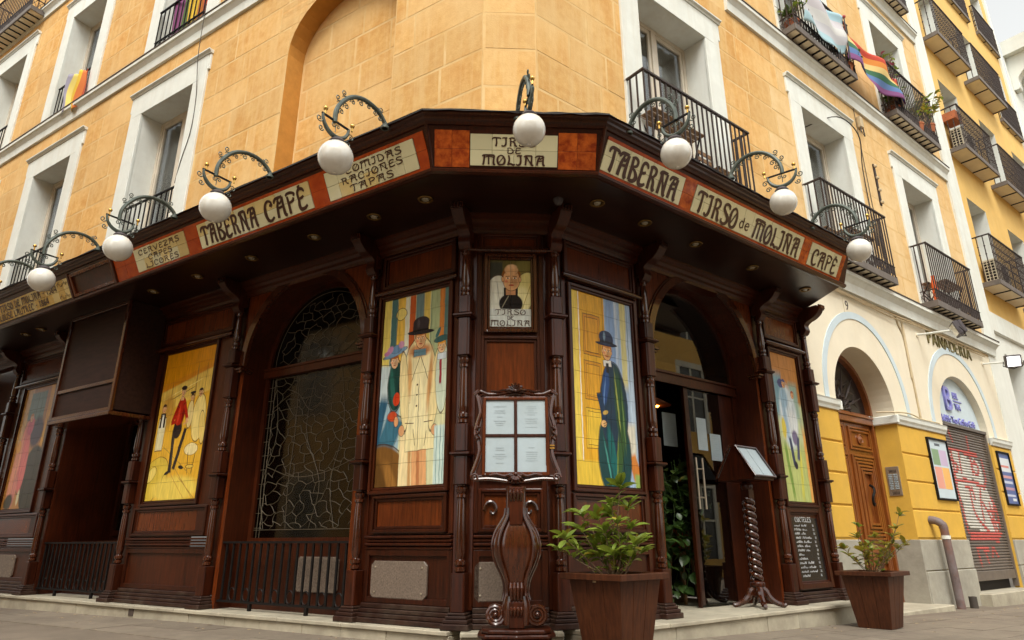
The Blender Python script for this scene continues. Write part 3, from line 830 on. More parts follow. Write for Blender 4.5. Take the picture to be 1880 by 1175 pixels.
# painted pale blue bands round the arches
def band(F, c, r0, r1, zs, rise0, rise1, z0, o):
    m = MB(); n = 32
    P0 = [(c - r0, z0)] + [(c - r0 * math.cos(PI * k / n), zs + rise0 * math.sin(PI * k / n)) for k in range(n + 1)] + [(c + r0, z0)]
    P1 = [(c - r1, z0)] + [(c - r1 * math.cos(PI * k / n), zs + rise1 * math.sin(PI * k / n)) for k in range(n + 1)] + [(c + r1, z0)]
    for k in range(len(P0) - 1):
        a, b, cc, d = P0[k], P0[k + 1], P1[k + 1], P1[k]
        i = len(m.v)
        m.v += [(a[0], -o - .012, a[1]), (b[0], -o - .012, b[1]), (cc[0], -o - .012, cc[1]), (d[0], -o - .012, d[1])]
        m.v += [(a[0], -o + .01, a[1]), (b[0], -o + .01, b[1]), (cc[0], -o + .01, cc[1]), (d[0], -o + .01, d[1])]
        m.f += [(i, i + 1, i + 2, i + 3), (i, i + 1, i + 5, i + 4), (i + 3, i + 2, i + 6, i + 7)]
    return m.build('arch_band', M['bluew'], CB, F)
band(FR, 6.35, 1.22, 1.33, 2.7, 1.28, 1.39, 2.61, GW)
band(FR, 10.0, 1.36, 1.48, 2.7, 1.34, 1.46, 2.61, GW)

# street door with coffered leaves and iron fanlight
SD = thing('street_door', 'varnished brown double door with stepped coffers under the cream arch', 'door', at(FR, AR['c'], DD, 0.0))
def street_door():
    c, r = AR['c'], AR['r']; zt = 2.46
    A = FR
    f = MB(); f.box(c - r, c - r + .07, DD - .05, DD + .05, -.15, 2.6); f.box(c + r - .07, c + r, DD - .05, DD + .05, -.15, 2.6)
    f.build('door_frame', M['door'], SD, A, bevel=.006)
    t = MB(); t.box(c - r + .07, c + r - .07, DD - .04, DD + .06, zt, zt + .09); t.box(c - r + .07, c + r - .07, DD - .04, DD + .08, zt + .09, zt + .13); t.box(c - r + .07, c + r - .07, DD - .04, DD + .02, zt + .131, zt + .17)
    t.build('transom', M['door'], SD, A, bevel=.006)
    for s in (-1, 1):
        a, b = (c - r + .072, c - .003) if s < 0 else (c + .003, c + r - .072)
        leaf = MB().box(a, b, DD - .03, DD, -.15, zt - .002).build('door_leaf', M['door'], SD, A, bevel=.004)
        w = b - a
        def coffer(z0, z1, n, inset):
            # concentric stepped frames
            for k in range(n):
                q = inset + k * .042
                m = MB(); o0 = DD + .001; h = .014 + (.012 if k % 2 == 0 else .004) + .006 * k
                aa, bb, za, zb = a + q, b - q, z0 + k * .05, z1 - k * .05
                if bb - aa < .08 or zb - za < .08: break
                th = .028
                m.box(aa, aa + th, o0, DD + h, za, zb); m.box(bb - th, bb, o0, DD + h, za, zb); m.box(aa + th, bb - th, o0, DD + h, za, za + th); m.box(aa + th, bb - th, o0, DD + h, zb - th, zb)
                m.build('moulding', M['door'], leaf, A, bevel=.005)
        coffer(2.05, 2.40, 2, .07)
        MB().lathe([(.001, 0), (.085, 0), (.085, .02), (.06, .03), (.05, .02), (.03, .035), (.001, .045)], 0, 0, 16).build('rosette', M['door'], leaf, at(A, (a + b) / 2, DD + .001, 2.225) @ Matrix.Rotation(PI / 2, 4, 'X'))
        coffer(0.72, 1.98, 6, .06)
        coffer(-.10, 0.62, 4, .06)
    # S-shaped knocker
    p = [(0, .03, .16), (.05, .05, .13), (.02, .07, .06), (-.035, .07, 0), (-.04, .06, -.08), (0, .05, -.13), (.045, .04, -.10)]
    MB().tube(crom(p), .018, 8).build('knocker', M['iron'], SD, at(A, c + .40, DD + .02, 1.38))
    # fanlight
    n = 24; m = MB()
    pts = [(c - (r - .06) * math.cos(PI * k / n), AR['zs'] + (r - .06) * math.sin(PI * k / n)) for k in range(n + 1)]
    m.poly([(p[0], -DD + .03, p[1]) for p in pts]); m.build('fanlight', M['slate'], SD, A)
    m = MB()
    for k in range(n):
        t0, t1 = PI * k / n, PI * (k + 1) / n
        q = lambda rr, t, o: (c - rr * math.cos(t), -o, AR['zs'] + rr * math.sin(t))
        m.quad(q(r, t0, DD + .05), q(r, t1, DD + .05), q(r - .065, t1, DD + .05), q(r - .065, t0, DD + .05))
        m.quad(q(r - .065, t0, DD + .05), q(r - .065, t1, DD + .05), q(r - .065, t1, DD - .03), q(r - .065, t0, DD - .03))
    m.build('fanlight_frame', M['door'], SD, A)
    g = MB(); rr = random.Random(5)
    for k in range(13):
        t = PI * (k + .5) / 13
        L_ = .34 + .36 * (k % 2)
        x, z = math.cos(t), math.sin(t)
        cx = c
        g.tube([(cx - .12 * x, DD + .01, 2.64 + .12 * z), (cx - L_ * .6 * x - .05 * z, DD + .03, 2.64 + L_ * .6 * z), (cx - L_ * x, DD + .01, 2.64 + L_ * z)], [.006, .022, .003], 5)
        g.tube([(cx - L_ * .55 * x, DD + .02, 2.64 + L_ * .55 * z), (cx - (L_ * .7) * math.cos(t + .25), DD + .03, 2.64 + L_ * .7 * math.sin(t + .25))], [.014, .003], 5)
        g.tube([(cx - L_ * .55 * x, DD + .02, 2.64 + L_ * .55 * z), (cx - (L_ * .7) * math.cos(t - .25), DD + .03, 2.64 + L_ * .7 * math.sin(t - .25))], [.014, .003], 5)
    g.build('fanlight_grille', M['rust'], SD, A)
street_door()
MB().box(AR['c'] - .95, AR['c'] + 1.0, DD - .1, GW + .28, -.35, -.09).build('door_step', M['step'], CB, FR, bevel=.012)

# shop with roller shutter
SO = -0.24
arch_reveal(FR, SH, -.3, GW, SO, M['creamw'], CB, 2.5, M['yellow'])
MB().poly([(SH['c'] - SH['r'] * math.cos(PI * k / 28), -SO, SH['zs'] + SH['rise'] * math.sin(PI * k / 28)) for k in range(29)]).build('sign_panel', M['bluew'], CB, FR)
SHT = thing('roller_shutter', 'closed steel roller shutter sprayed with red and white graffiti', 'shutter', at(FR, SH['c'], SO, 0.06))
def shutter():
    u0, u1 = SH['c'] - SH['r'] + .005, SH['c'] + SH['r'] - .005; z0, z1 = .13, 2.66
    n = 50; h = (z1 - z0 - .15) / n
    prof = [(0, 0), (.012, h * .12), (.026, h * .35), (.026, h * .62), (.012, h * .88), (0, h - .002)]
    m = MB()
    for (a, b) in zip(prof[:-1], prof[1:]):
        m.quad((0, -a[0], a[1]), (u1 - u0 - .12, -a[0], a[1]), (u1 - u0 - .12, -b[0], b[1]), (0, -b[0], b[1]))
    me = m.mesh('shutter_slat', M['shutter'])
    for k in range(n): new_obj('shutter_slat', me, SHT, at(FR, u0 + .06, SO + .03, z0 + .15 + k * h))
    MB().box(u0 + .06, u1 - .06, SO + .02, SO + .07, z0, z0 + .148).build('bottom_bar', M['shutter'], SHT, FR, bevel=.006)
    MB().box(u0, u0 + .058, SO, SO + .08, .0, z1).build('guide_rail', M['shutter'], SHT, FR)
    MB().box(u1 - .058, u1, SO, SO + .08, .0, z1).build('guide_rail', M['shutter'], SHT, FR)
    MB().box(u0, u1, SO, SO + .09, z1, z1 + .05).build('head_box', M['slabedge'], SHT, FR)
    # graffiti painted on the slats: each patch is a skin following the slats
    def skin(poly_fn, name, mt, lift):
        m = MB()
        nu = 150
        for k in range(n):
            zc = z0 + .15 + (k + .5) * h
            for q in range(nu):
                ua = u0 + .06 + (u1 - u0 - .12) * q / nu; ub = u0 + .06 + (u1 - u0 - .12) * (q + 1) / nu
                x = ((ua + ub) / 2 - (u0 + .06)) / (u1 - u0 - .12); y = (zc - z0) / (z1 - z0)
                if poly_fn(x, y):
                    for (a, b) in zip(prof[1:-2], prof[2:-1]):
                        zb = z0 + .15 + k * h; o = SO + .03 + lift
                        m.quad((ua, -o - a[0], zb + a[1]), (ub, -o - a[0], zb + a[1]), (ub, -o - b[0], zb + b[1]), (ua, -o - b[0], zb + b[1]))
        return m.build(name, mt, SHT, FR)
    def white(x, y):
        wob = .035 * math.sin(x * 23 + y * 9) + .03 * math.sin(y * 41 - x * 7)
        for cx, cy, rx, ry in ((.18, .74, .17, .085), (.42, .73, .16, .09), (.62, .70, .15, .10), (.34, .58, .25, .10), (.66, .50, .20, .13), (.36, .42, .22, .12), (.62, .36, .24, .09), (.25, .64, .16, .09)):
            if ((x - cx) / rx) ** 2 + ((y - cy) / ry) ** 2 < 1 + wob * 5: return True
        return False
    strokes = [[(.02, .84), (.7, .83)], [(.05, .62), (.3, .64), (.62, .62), (.72, .60)], [(.12, .82), (.10, .62)], [(.0, .80), (.2, .72), (.02, .66)], [(.28, .82), (.26, .7)], [(.55, .95), (.52, .7)],
               [(.62, .78), (.52, .74), (.60, .69), (.68, .73), (.62, .78)], [(.80, .80), (.80, .66), (.7, .60)], [(.36, .60), (.38, .42), (.62, .30)], [(.62, .60), (.56, .5), (.55, .38)], [(.6, .5), (.70, .42), (.78, .30)],
               [(.28, .60), (.40, .58)], [(.42, .60), (.44, .52)], [(.08, .64), (.12, .42), (.14, .30)], [(.82, .54), (.90, .46), (.90, .34)], [(.86, .5), (.80, .4)], [(.18, .29), (.9, .29)], [(.18, .275), (.85, .275)], [(.16, .26), (.8, .25)],
               [(.25, .2), (.28, .1)], [(.42, .2), (.45, .11)], [(.25, .2), (.5, .19)], [(.56, .14), (.62, .2), (.7, .14)], [(.2, .9), (.16, .96)], [(.76, .5), (.8, .36), (.84, .30)], [(.70, .44), (.86, .44)], [(.72, .38), (.88, .37)]]
    st = [crom([(a, b, 0) for a, b in s], 8) for s in strokes]
    def red(x, y):
        for s in st:
            for k in range(len(s) - 1):
                ax, ay = s[k][0], s[k][1]; bx_, by = s[k + 1][0], s[k + 1][1]
                dx, dy = bx_ - ax, by - ay; L2 = dx * dx + dy * dy + 1e-9
                t = max(0, min(1, ((x - ax) * dx + (y - ay) * dy) / L2))
                if ((x - ax - t * dx) * 1.0) ** 2 + ((y - ay - t * dy) * 1.25) ** 2 < .0165 ** 2: return True
        return False
    skin(white, 'white_graffiti', M['spray_white'], .0015)
    skin(red, 'red_graffiti', M['spray_red'], .003)
shutter()
MB().box(SH['c'] - 1.15, SH['c'] + 1.3, SO - .1, GW + .22, -.4, -.03).build('shop_sill', M['step'], CB, FR, bevel=.012)
MB().box(SH['c'] - 1.0, SH['c'] + 1.0, SO - .15, SO - .05, -.03, 0.12).build('dark_gap', M['dark'], CB, FR)

# ================================================================== NEIGHBOURING BUILDINGS
NB = thing('neighbour_building', 'apricot apartment house with three columns of iron balconies down the street', 'building', at(FR, 16.8, -.3, -.3))
NO = -0.22
NCOL = [14.25, 17.05, 19.70]
NFL = [(6.30, 8.62), (9.78, 12.05), (13.10, 15.35), (16.4, 18.6)]
Nh = [(c - .62, c + .62, a, b) for c in NCOL for a, b in NFL]
wall_face(FR, 12.72, 21.0, 5.6, 21.0, Nh, NO).build('wall', M['yel2'], NB, FR)
m = MB(); m.box(12.72, 21.0, NO - .3, NO + .06, 5.1, 5.6); m.build('cornice', M['trim'], NB, FR, bevel=.03)
Gh = [(13.6, 14.9, -.4, 4.7), (16.0, 17.4, -.4, 4.7), (18.4, 19.8, -.4, 4.7)]
wall_face(FR, 12.72, 21.0, -.5, 5.1, Gh, NO).build('wall', M['whitew'], NB, FR)
for h in Nh + Gh:
    D = NO - .42; u0, u1, z0, z1 = h
    m = MB()
    m.quad((u0, -NO, z0), (u0, -D, z0), (u0, -D, z1), (u0, -NO, z1)); m.quad((u1, -NO, z0), (u1, -D, z0), (u1, -D, z1), (u1, -NO, z1)); m.quad((u0, -NO, z1), (u1, -NO, z1), (u1, -D, z1), (u0, -D, z1))
    m.build('window_reveal', M['reveal'], NB, FR)
    f = MB(); t = .07; uc = (u0 + u1) / 2
    f.box(u0, u0 + t, D, D + .06, z0, z1); f.box(u1 - t, u1, D, D + .06, z0, z1); f.box(u0 + t, u1 - t, D, D + .06, z1 - t, z1); f.box(uc - .05, uc + .05, D, D + .07, z0, z1 - t); f.box(u0 + t, u1 - t, D, D + .05, z0, z0 + .4)
    wf = f.build('window', M['wframe'], NB, FR)
    MB().box(u0, u1, D - .02, D - .01, z0, z1).build('pane', M['pane'], wf, FR)
    MB().box(u0, u1, D - .25, D - .2, z0, z1).build('curtain', M['curtain'], wf, FR)
for fi, (a, b) in enumerate(NFL):
    for ci, c in enumerate(NCOL):
        if fi == 3 and ci < 1: pass
        sm = 0.05 if (fi >= 2 and ci == 2) or fi == 3 else 0.0
        if sm: balcony(NB, FR, c - .95, c + .95, a - .12, NO + .10, H=1.12, nb=20, lattice=False, bars=2, wall=NO, joined=True, knots=True)
        else: balcony(NB, FR, c - 1.12, c + 1.12, a - .12, 0.16, H=1.2, nb=22, lattice=False, bars=2, wall=NO, joined=True, knots=True)
MB().box(20.75, 21.05, NO - .3, NO + .05, 5.6, 21).build('corner_strip', M['whitew'], NB, FR)

FB = thing('far_building', 'white house with big scrolled cornice brackets at the far end of street', 'building', at(FR, 26, -.3, -.5))
wall_face(FR, 21.1, 34, -.6, 15.4, [(23.2, 24.4, 10.0, 13.0), (26.6, 27.8, 10.0, 13.0), (23.2, 24.4, 5.5, 8.6), (26.6, 27.8, 5.5, 8.6)], -.15).build('wall', M['whitew'], FB, FR)
for (a, b, c, d) in [(23.2, 24.4, 10.0, 13.0), (26.6, 27.8, 10.0, 13.0), (23.2, 24.4, 5.5, 8.6), (26.6, 27.8, 5.5, 8.6)]:
    m = MB(); D = -.55
    m.quad((a, .15, c), (a, -D, c), (a, -D, d), (a, .15, d)); m.quad((b, .15, c), (b, -D, c), (b, -D, d), (b, .15, d)); m.quad((a, .15, d), (b, .15, d), (b, -D, d), (a, -D, d)); m.quad((a, -D, c), (b, -D, c), (b, -D, d), (a, -D, d))
    m.build('window', M['reveal'], FB, FR)
m = MB(); m.prism([(-.15, 16.6), (.75, 16.6), (.82, 16.75), (.95, 16.85), (.95, 17.15), (-.15, 17.15)], 'u', 21.15, 34); m.build('cornice', M['whitew'], FB, FR)
wall_face(FR, 21.1, 34, 15.4, 16.6, [], -.15).build('frieze', M['trim'], FB, FR)
brk = crom([(-.15, 15.3, 0), (.02, 15.32, 0), (.05, 15.7, 0), (.3, 15.95, 0), (.62, 16.1, 0), (.72, 16.35, 0), (.66, 16.6, 0)], 4)
me = MB().prism([(p[0], p[1]) for p in brk] + [(-.15, 16.6)], 'u', -.17, .17).mesh('cornice_bracket', M['whitew'], bevel=.01)
for k in range(11): new_obj('cornice_bracket', me, FB, at(FR, 21.55 + k * 1.15, 0, 0))

# buildings on the other side of the two streets (out of view, show in the glass; sized and placed to shade and steer reflections)
def opposite(F, u0, u1, o, label, col, seed, H=12.5):
    b = thing('opposite_building', label, 'building', at(F, (u0 + u1) / 2, o, -.3))
    hs = [(u0 + 1.2 + 3.4 * k, u0 + 2.5 + 3.4 * k, z, z + 2.3) for k in range(int((u1 - u0) / 3.4)) for z in (0.2, 4.4, 7.8, 11.2, 14.6) if z + 2.9 < H]
    m = MB()
    for (a, bb, c, d) in rects_minus((u0, u1, -.6, H + .6), hs): m.quad((a, -o, c), (bb, -o, c), (bb, -o, d), (a, -o, d))
    m.build('wall', col, b, F)
    MB().box(u0, u1, o + .01, o + 3, -.6, H + .6).build('roof_block', col, b, F)
    for (a, bb, c, d) in hs:
        f = MB(); f.box(a - .15, a, o - .06, o + .02, c, d); f.box(bb, bb + .15, o - .06, o + .02, c, d); f.box(a - .15, bb + .15, o - .06, o + .02, d, d + .2); f.box(a, bb, o - .02, o, c + 1.2, c + 1.26); f.box((a + bb) / 2 - .04, (a + bb) / 2 + .04, o - .021, o + .001, c, d)
        w = f.build('window', M['trim'], b, F)
        MB().box(a, bb, o + .004, o + .009, c, d).build('pane', M['slate'], w, F)
opposite(FR, 13.8, 32.0, 9.5, 'yellow house across the right-hand street reflected in the tavern door', M['yel2'], 1)
opposite(FL, -28.0, -3.6, 8.6, 'unseen pale house across the left-hand street, sized to shade it, reflected in the leaded window', M['stucco_pale'], 2, H=13.2)  # height and distance set to darken the left-hand street
opposite(FC, -9.0, 14.0, 17.0, 'unseen ochre house added behind the viewer for warm reflections and shade', M['stucco'], 3, H=14.0)  # added out of view to warm the wood's reflections and shade the crossing
# plain ground-floor wall beyond the left end of the tavern front
wall_face(FL, -19, -10.95, -.5, 3.72, [], WO).build('wall', M['creamw'], CB, FL)
MB().box(-11.03, -10.99, WO - .1, .08, .1, 3.60).build('end_wall', M['wood'], CB, FL)

# ================================================================== TAVERN FRONT
TF = thing('tavern_front', 'dark mahogany tavern front with turned pillars wrapping round the street corner', 'shopfront', Matrix.Translation((0, 5.65, 0.11)))
ZB = 0.112           # top of the step
ZS = 3.66            # soffit
UL_END = 11.0
R_END, R_SLOPE = 4.42, -0.64
I4 = Matrix.Identity(4)
def frame_boxes(m, u0, u1, z0, z1, w, o0, o1, w2=None):
    """picture-frame moulding as four bars butted end to end"""
    w2 = w2 or w
    m.box(u0, u0 + w, o0, o1, z0, z1); m.box(u1 - w, u1, o0, o1, z0, z1)
    m.box(u0 + w, u1 - w, o0, o1, z0, z0 + w2); m.box(u0 + w, u1 - w, o0, o1, z1 - w2, z1)
    return m
def framed_panel(F, u0, u1, z0, z1, w=.045, o=0.012, mf='wood', mp='woodp', nm='panel', h=.03):
    p = MB().box(u0 + w * .8, u1 - w * .8, -.01, o, z0 + w * .8, z1 - w * .8).build(nm, M[mp], TF, F, bevel=.004)
    m = MB(); frame_boxes(m, u0, u1, z0, z1, w * .55, 0.0, o + h); frame_boxes(m, u0 + w * .56, u1 - w * .56, z0 + w * .56, z1 - w * .56, w * .5, o + .001, o + h * .55)
    m.build('panel_moulding', M[mf], p, F, bevel=.005)
    return p

# ---- swept mouldings following the corner
sweep([(-.11, 3.50), (.02, 3.50), (.03, 3.53), (.05, 3.545), (.055, 3.575), (.085, 3.595), (.09, 3.615), (.13, 3.635), (.135, ZS - .002), (-.11, ZS - .002)], UL_END, 4.40).build('cornice', M['wood'], TF, I4)
sweep([(-.11, ZS), (.90, ZS), (.90, ZS + .03), (-.11, ZS + .03)], UL_END, R_END, R_SLOPE).build('soffit', M['soffit'], TF, I4)
# tilted fascia: bottom (o .90, z 3.645) to top (o 1.055, z 3.975)
FB0, FB1 = (0.895, 3.635), (1.062, 3.975)
sweep([(.80, 3.695), (FB0[0] - .02, FB0[1] + .0), FB0, FB1, (1.0, 4.0), (.86, 4.0)], UL_END, R_END, R_SLOPE).build('fascia_board', M['wood'], TF, I4)
sweep([(.86, ZS - .002), (.87, 3.612), (.895, 3.605), (.925, 3.612), (.932, 3.632), (.92, 3.645), (.90, 3.652)], UL_END, R_END, R_SLOPE).build('lower_moulding', M['wood'], TF, I4, smooth=False)
sweep([(1.03, 3.958), (1.075, 3.955), (1.085, 3.975), (1.105, 3.985), (1.11, 4.005), (1.135, 4.012), (1.14, 4.035), (1.03, 4.035)], UL_END, R_END, R_SLOPE).build('crown_moulding', M['wood'], TF, I4)
# bitumen felt cover with a slightly ragged front edge
def cover():
    m = MB(); r = random.Random(4)
    for F, ua, ub in ((FL, -UL_END, None), (FC, None, None), (FR, None, R_END)):
        n = 40 if F is not FC else 14
        for k in range(n + 1):
            for q, (o, z) in enumerate([(1.155, 4.028), (1.15, 4.046), (1.06, 4.056), (.7, 4.05), (-.10, 4.085)]):
                if F is FL: a, b = ua, TM * o
                elif F is FC: a, b = -TM * o, CW + TM * o
                else: a, b = -TM * o, ub + R_SLOPE * o
                u = a + (b - a) * k / n
                p = F @ Vector((u, -(o + (r.uniform(-.006, .006) if q < 2 else 0)), z + (r.uniform(-.006, .006) if 0 < k < n else 0)))
                m.v.append(tuple(p))
    base = 0
    for n in (40, 14, 40):
        for k in range(n):
            for q in range(4):
                a = base + k * 5 + q; m.f.append((a, a + 5, a + 6, a + 1))
        base += (n + 1) * 5
    m.build('felt_cover', M['cover'], TF, I4)
cover()

# ---- pillars
PROF_T = lambda z0, z1: [(.030, z0), (.044, z0 + .012), (.044, z0 + .035), (.034, z0 + .045), (.047, z0 + .06), (.047, z0 + .085), (.032, z0 + .10), (.038, z0 + .125), (.043, z0 + .16), (.036, z1 - .17), (.030, z1 - .11), (.043, z1 - .10), (.043, z1 - .08), (.032, z1 - .07), (.046, z1 - .05), (.046, z1 - .025), (.033, z1 - .012), (.036, z1)]
def mk_pillar():
    D = {}
    hw = .058
    D['blocks'] = []
    for z0, z1 in ((.235, .52), (1.20, 1.43), (1.47, 1.70), (2.30, 2.64), (2.69, 2.85), (3.37, 3.50)):
        q = .016 if z0 > .6 else .010
        b = MB().prism([(-hw + q, -hw), (hw - q, -hw), (hw, -hw + q), (hw, hw - q), (hw - q, hw), (-hw + q, hw), (-hw, hw - q), (-hw, -hw + q)], 'z', z0, z1)
        D['blocks'].append(b.mesh('pillar_block', M['wood'], bevel=.004))
    D['shafts'] = [MB().lathe(PROF_T(z0, z1), 0, 0, 16).mesh('turned_shaft', M['woodt']) for z0, z1 in ((.521, 1.199), (1.701, 2.299), (2.851, 3.369))]
    D['ledges'] = []
    for z in (1.45, 2.665):
        w = .085 if z < 2 else .088
        l = MB(); l.box(-w, w, -w, w, z - .010, z + .012); l.box(-w + .012, w - .012, -w + .012, w - .012, z - .02, z - .0101)
        D['ledges'].append(l.mesh('ledge', M['wood'], bevel=.005))
    p = MB()
    p.box(-.115, .115, -.10, .115, ZB, ZB + .045); p.box(-.10, .10, -.10, .10, ZB + .046, ZB + .075); p.box(-.085, .085, -.09, .085, ZB + .076, ZB + .10); p.box(-.072, .072, -.08, .072, ZB + .101, .234)
    D['base'] = p.mesh('pillar_base', M['woodb'], bevel=.006)
    return D
PD = mk_pillar()
k_prof = crom([(.0, 3.30, 0), (.05, 3.31, 0), (.085, 3.36, 0), (.075, 3.43, 0), (.12, 3.47, 0), (.20, 3.50, 0), (.27, 3.55, 0), (.30, 3.61, 0), (.27, ZS - .004, 0)], 4)
BRK = MB().prism([(p[0], p[1]) for p in k_prof] + [(.0, ZS - .004)], 'u', -.055, .055).mesh('bracket', M['wood'], bevel=.004)
dm = MB()
for k in range(4): dm.box(-.05 + k * .028, -.05 + k * .028 + .016, .31, .325, 3.60, 3.65)
dm.box(-.06, .06, .29, .309, 3.59, 3.655)
DENT = dm.mesh('dentil', M['woodt'], bevel=.002)
def pillar(A, bracket=True):
    p = new_obj('pillar', PD['blocks'][0], TF, A)
    for s in PD['blocks'][1:]: new_obj('pillar_block', s, p, A)
    for s in PD['shafts']: new_obj('turned_shaft', s, p, A)
    for s in PD['ledges']: new_obj('ledge', s, p, A)
    new_obj('pillar_base', PD['base'], p, A)
    # back board the pillar stands against
    MB().box(-.085, .085, -.09, -.0581, .24, 3.50).build('back_board', M['wood'], p, A, bevel=.004)
    if bracket:
        new_obj('bracket', BRK, p, A @ T(0, 0, 0)); new_obj('dentil', DENT, p, A)
PO = 0.045
P_L = [-1.13, -3.26, -4.97, -7.06, -8.80, -10.7]
P_R = [1.21, 3.31, 4.33]
for u in P_L: pillar(at(FL, u, PO, 0))
for u in P_R: pillar(at(FR, u, PO, 0))
mid1 = (nL + nC).normalized(); mid2 = (nR + nC).normalized()
def diag(Wp, n): return frame(Wp + n * PO, Vector((-n.y, n.x, 0)), n)
pillar(diag(W1, mid1)); pillar(diag(W2, mid2))
# end face of the front, right-hand side
MB().box(4.415, 4.47, -.25, .02, ZB, 3.62).build('end_board', M['wood'], TF, FR, bevel=.004)

# ---- plain bay parts
def dado(F, u0, u1, granite=True, gx=None):
    """plinth, lower panel with granite plate, ribbed moulding, panel under the picture"""
    m = MB(); m.box(u0, u1, -.05, .10, ZB, ZB + .04); m.box(u0, u1, -.05, .082, ZB + .041, ZB + .075); m.box(u0, u1, -.05, .064, ZB + .076, ZB + .11); m.box(u0, u1, -.05, .046, ZB + .111, .262)
    m.build('plinth_moulding', M['woodb'], TF, F, bevel=.006)
    MB().box(u0, u1, -.05, .0, .263, .69).build('dado_board', M['wood'], TF, F)
    m = MB(); frame_boxes(m, u0 + .0, u1 - .0, .264, .69, .05, .001, .022); m.build('dado_frame', M['wood'], TF, F, bevel=.004)
    m = MB()
    for k, (z, o) in enumerate(((.692, .03), (.722, .045), (.752, .038), (.782, .05))): m.box(u0, u1, -.05, o, z, z + .024)
    m.build('ribbed_moulding', M['wood'], TF, F, bevel=.006)
    if granite:
        c, w = gx; z0, z1 = .30, .60; q = .035
        g = MB().prism([(c - w + q, z0), (c + w - q, z0), (c + w, z0 + q), (c + w, z1 - q), (c + w - q, z1), (c - w + q, z1), (c - w, z1 - q), (c - w, z0 + q)], 'o', .001, .022).build('granite_plate', M['granite'], TF, F, bevel=.003)
        me = MB().lathe([(.009, 0), (.009, .004), (.004, .006)], 0, 0, 8).mesh('screw', M['steel'])
        for sx in (-1, 1):
            for z in (z0 + .05, z1 - .05): new_obj('screw', me, g, at(F, c + sx * (w - .05), .0221, z) @ Matrix.Rotation(PI / 2, 4, 'X'))
def picture_bay(F, u0, u1, a0, a1, granite=True, gx=None, rail=3.075, z0=1.22, z1=3.03, dadop=True):
    MB().box(u0, u1, -.05, -.001, .815, 3.50).build('bay_board', M['wood'], TF, F)
    if dadop: dado(F, u0, u1, granite, gx)
    framed_panel(F, u0 + .03, u1 - .03, 3.13, 3.48, .05)
    if dadop: framed_panel(F, u0 + .06, u1 - .06, .83, 1.145, .05)
    # stiles beside the picture
    m = MB(); m.box(u0, a0 - .06, -.001, .02, .82, 3.10); m.box(a1 + .06, u1, -.001, .02, .82, 3.10); m.build('stile', M['wood'], TF, F, bevel=.004)
    # picture frame
    m = MB(); frame_boxes(m, a0 - .055, a1 + .055, z0 - .06, z1 + .03, .03, .0, .05); frame_boxes(m, a0 - .024, a1 + .024, z0 - .028, z1 + .0, .022, .0, .034)
    m.build('picture_frame', M['wood'], TF, F, bevel=.006)
    # turned rail over the picture
    r = MB(); r.tube([(u0 - .02, .07, rail), (u0 + .10, .07, rail), (u1 - .10, .07, rail), (u1 + .02, .07, rail)], [.018, .026, .026, .018], 10); r.box(u0 + .05, u1 - .05, .0, .055, rail - .03, rail - .005)
    r.build('rail', M['woodt'], TF, F)
hw_ = .086
picture_bay(FL, -1.13 + hw_, -hw_, -.99, -.19, gx=(-.65, .31))
picture_bay(FL, -4.97 + hw_, -3.26 - hw_, -4.68, -3.66, granite=False)
picture_bay(FL, -8.80 + hw_, -7.06 - hw_, -8.44, -7.48, gx=(-7.95, .32))
picture_bay(FR, hw_, 1.21 - hw_, .205, 1.02, granite=False, rail=3.11)
picture_bay(FR, 3.31 + hw_, 4.33 - hw_, 3.50, 4.10, z0=1.19, z1=2.99, rail=3.06, dadop=False)
m = MB(); u0, u1 = 3.31 + hw_, 4.33 - hw_; m.box(u0, u1, -.05, .10, ZB, ZB + .04); m.box(u0, u1, -.05, .082, ZB + .041, ZB + .075); m.box(u0, u1, -.05, .064, ZB + .076, ZB + .11); m.box(u0, u1, -.05, .0, ZB + .111, .814)
m.build('plinth_moulding', M['woodb'], TF, FR, bevel=.006)

# chamfer bay with the portrait
c0, c1 = .088, CW - .088; cm_ = CW / 2
MB().box(.0, CW, -.05, -.001, .815, 3.50).build('bay_board', M['wood'], TF, FC)
dado(FC, c0, c1, True, (.30, .20))
framed_panel(FC, c0 + .03, c1 - .03, 3.33, 3.49, .04)
framed_panel(FC, .13, .655, 1.25, 2.49, .05)
framed_panel(FC, .12, .665, .83, 1.17, .05)
m = MB(); m.box(c0, .135, -.001, .016, .82, 3.29); m.box(.65, c1, -.001, .016, .82, 3.29); m.build('stile', M['wood'], TF, FC, bevel=.004)
m = MB(); frame_boxes(m, .15, .635, 2.525, 3.285, .032, .0, .055); frame_boxes(m, .183, .602, 2.558, 3.252, .022, .0, .038); m.build('picture_frame', M['woodt'], TF, FC, bevel=.006)
MB().tube([(-.01, .085, 3.305), (.06, .075, 3.305), (.72, .075, 3.305), (.79, .085, 3.305)], [.012, .018, .018, .012], 8).build('rail', M['woodt'], TF, FC)
# carved volutes on the small panel behind the menu stand
for s in (-1, 1):
    p = [(cm_ + s * (.155 + (.085 - .011 * t) * math.cos(t * .9) * .75), .03, 1.0 + (.085 - .011 * t) * math.sin(t * .9)) for t in [k * .5 for k in range(15)]]
    MB().tube(p, .013, 6).build('volute', M['woodt'], TF, FC)

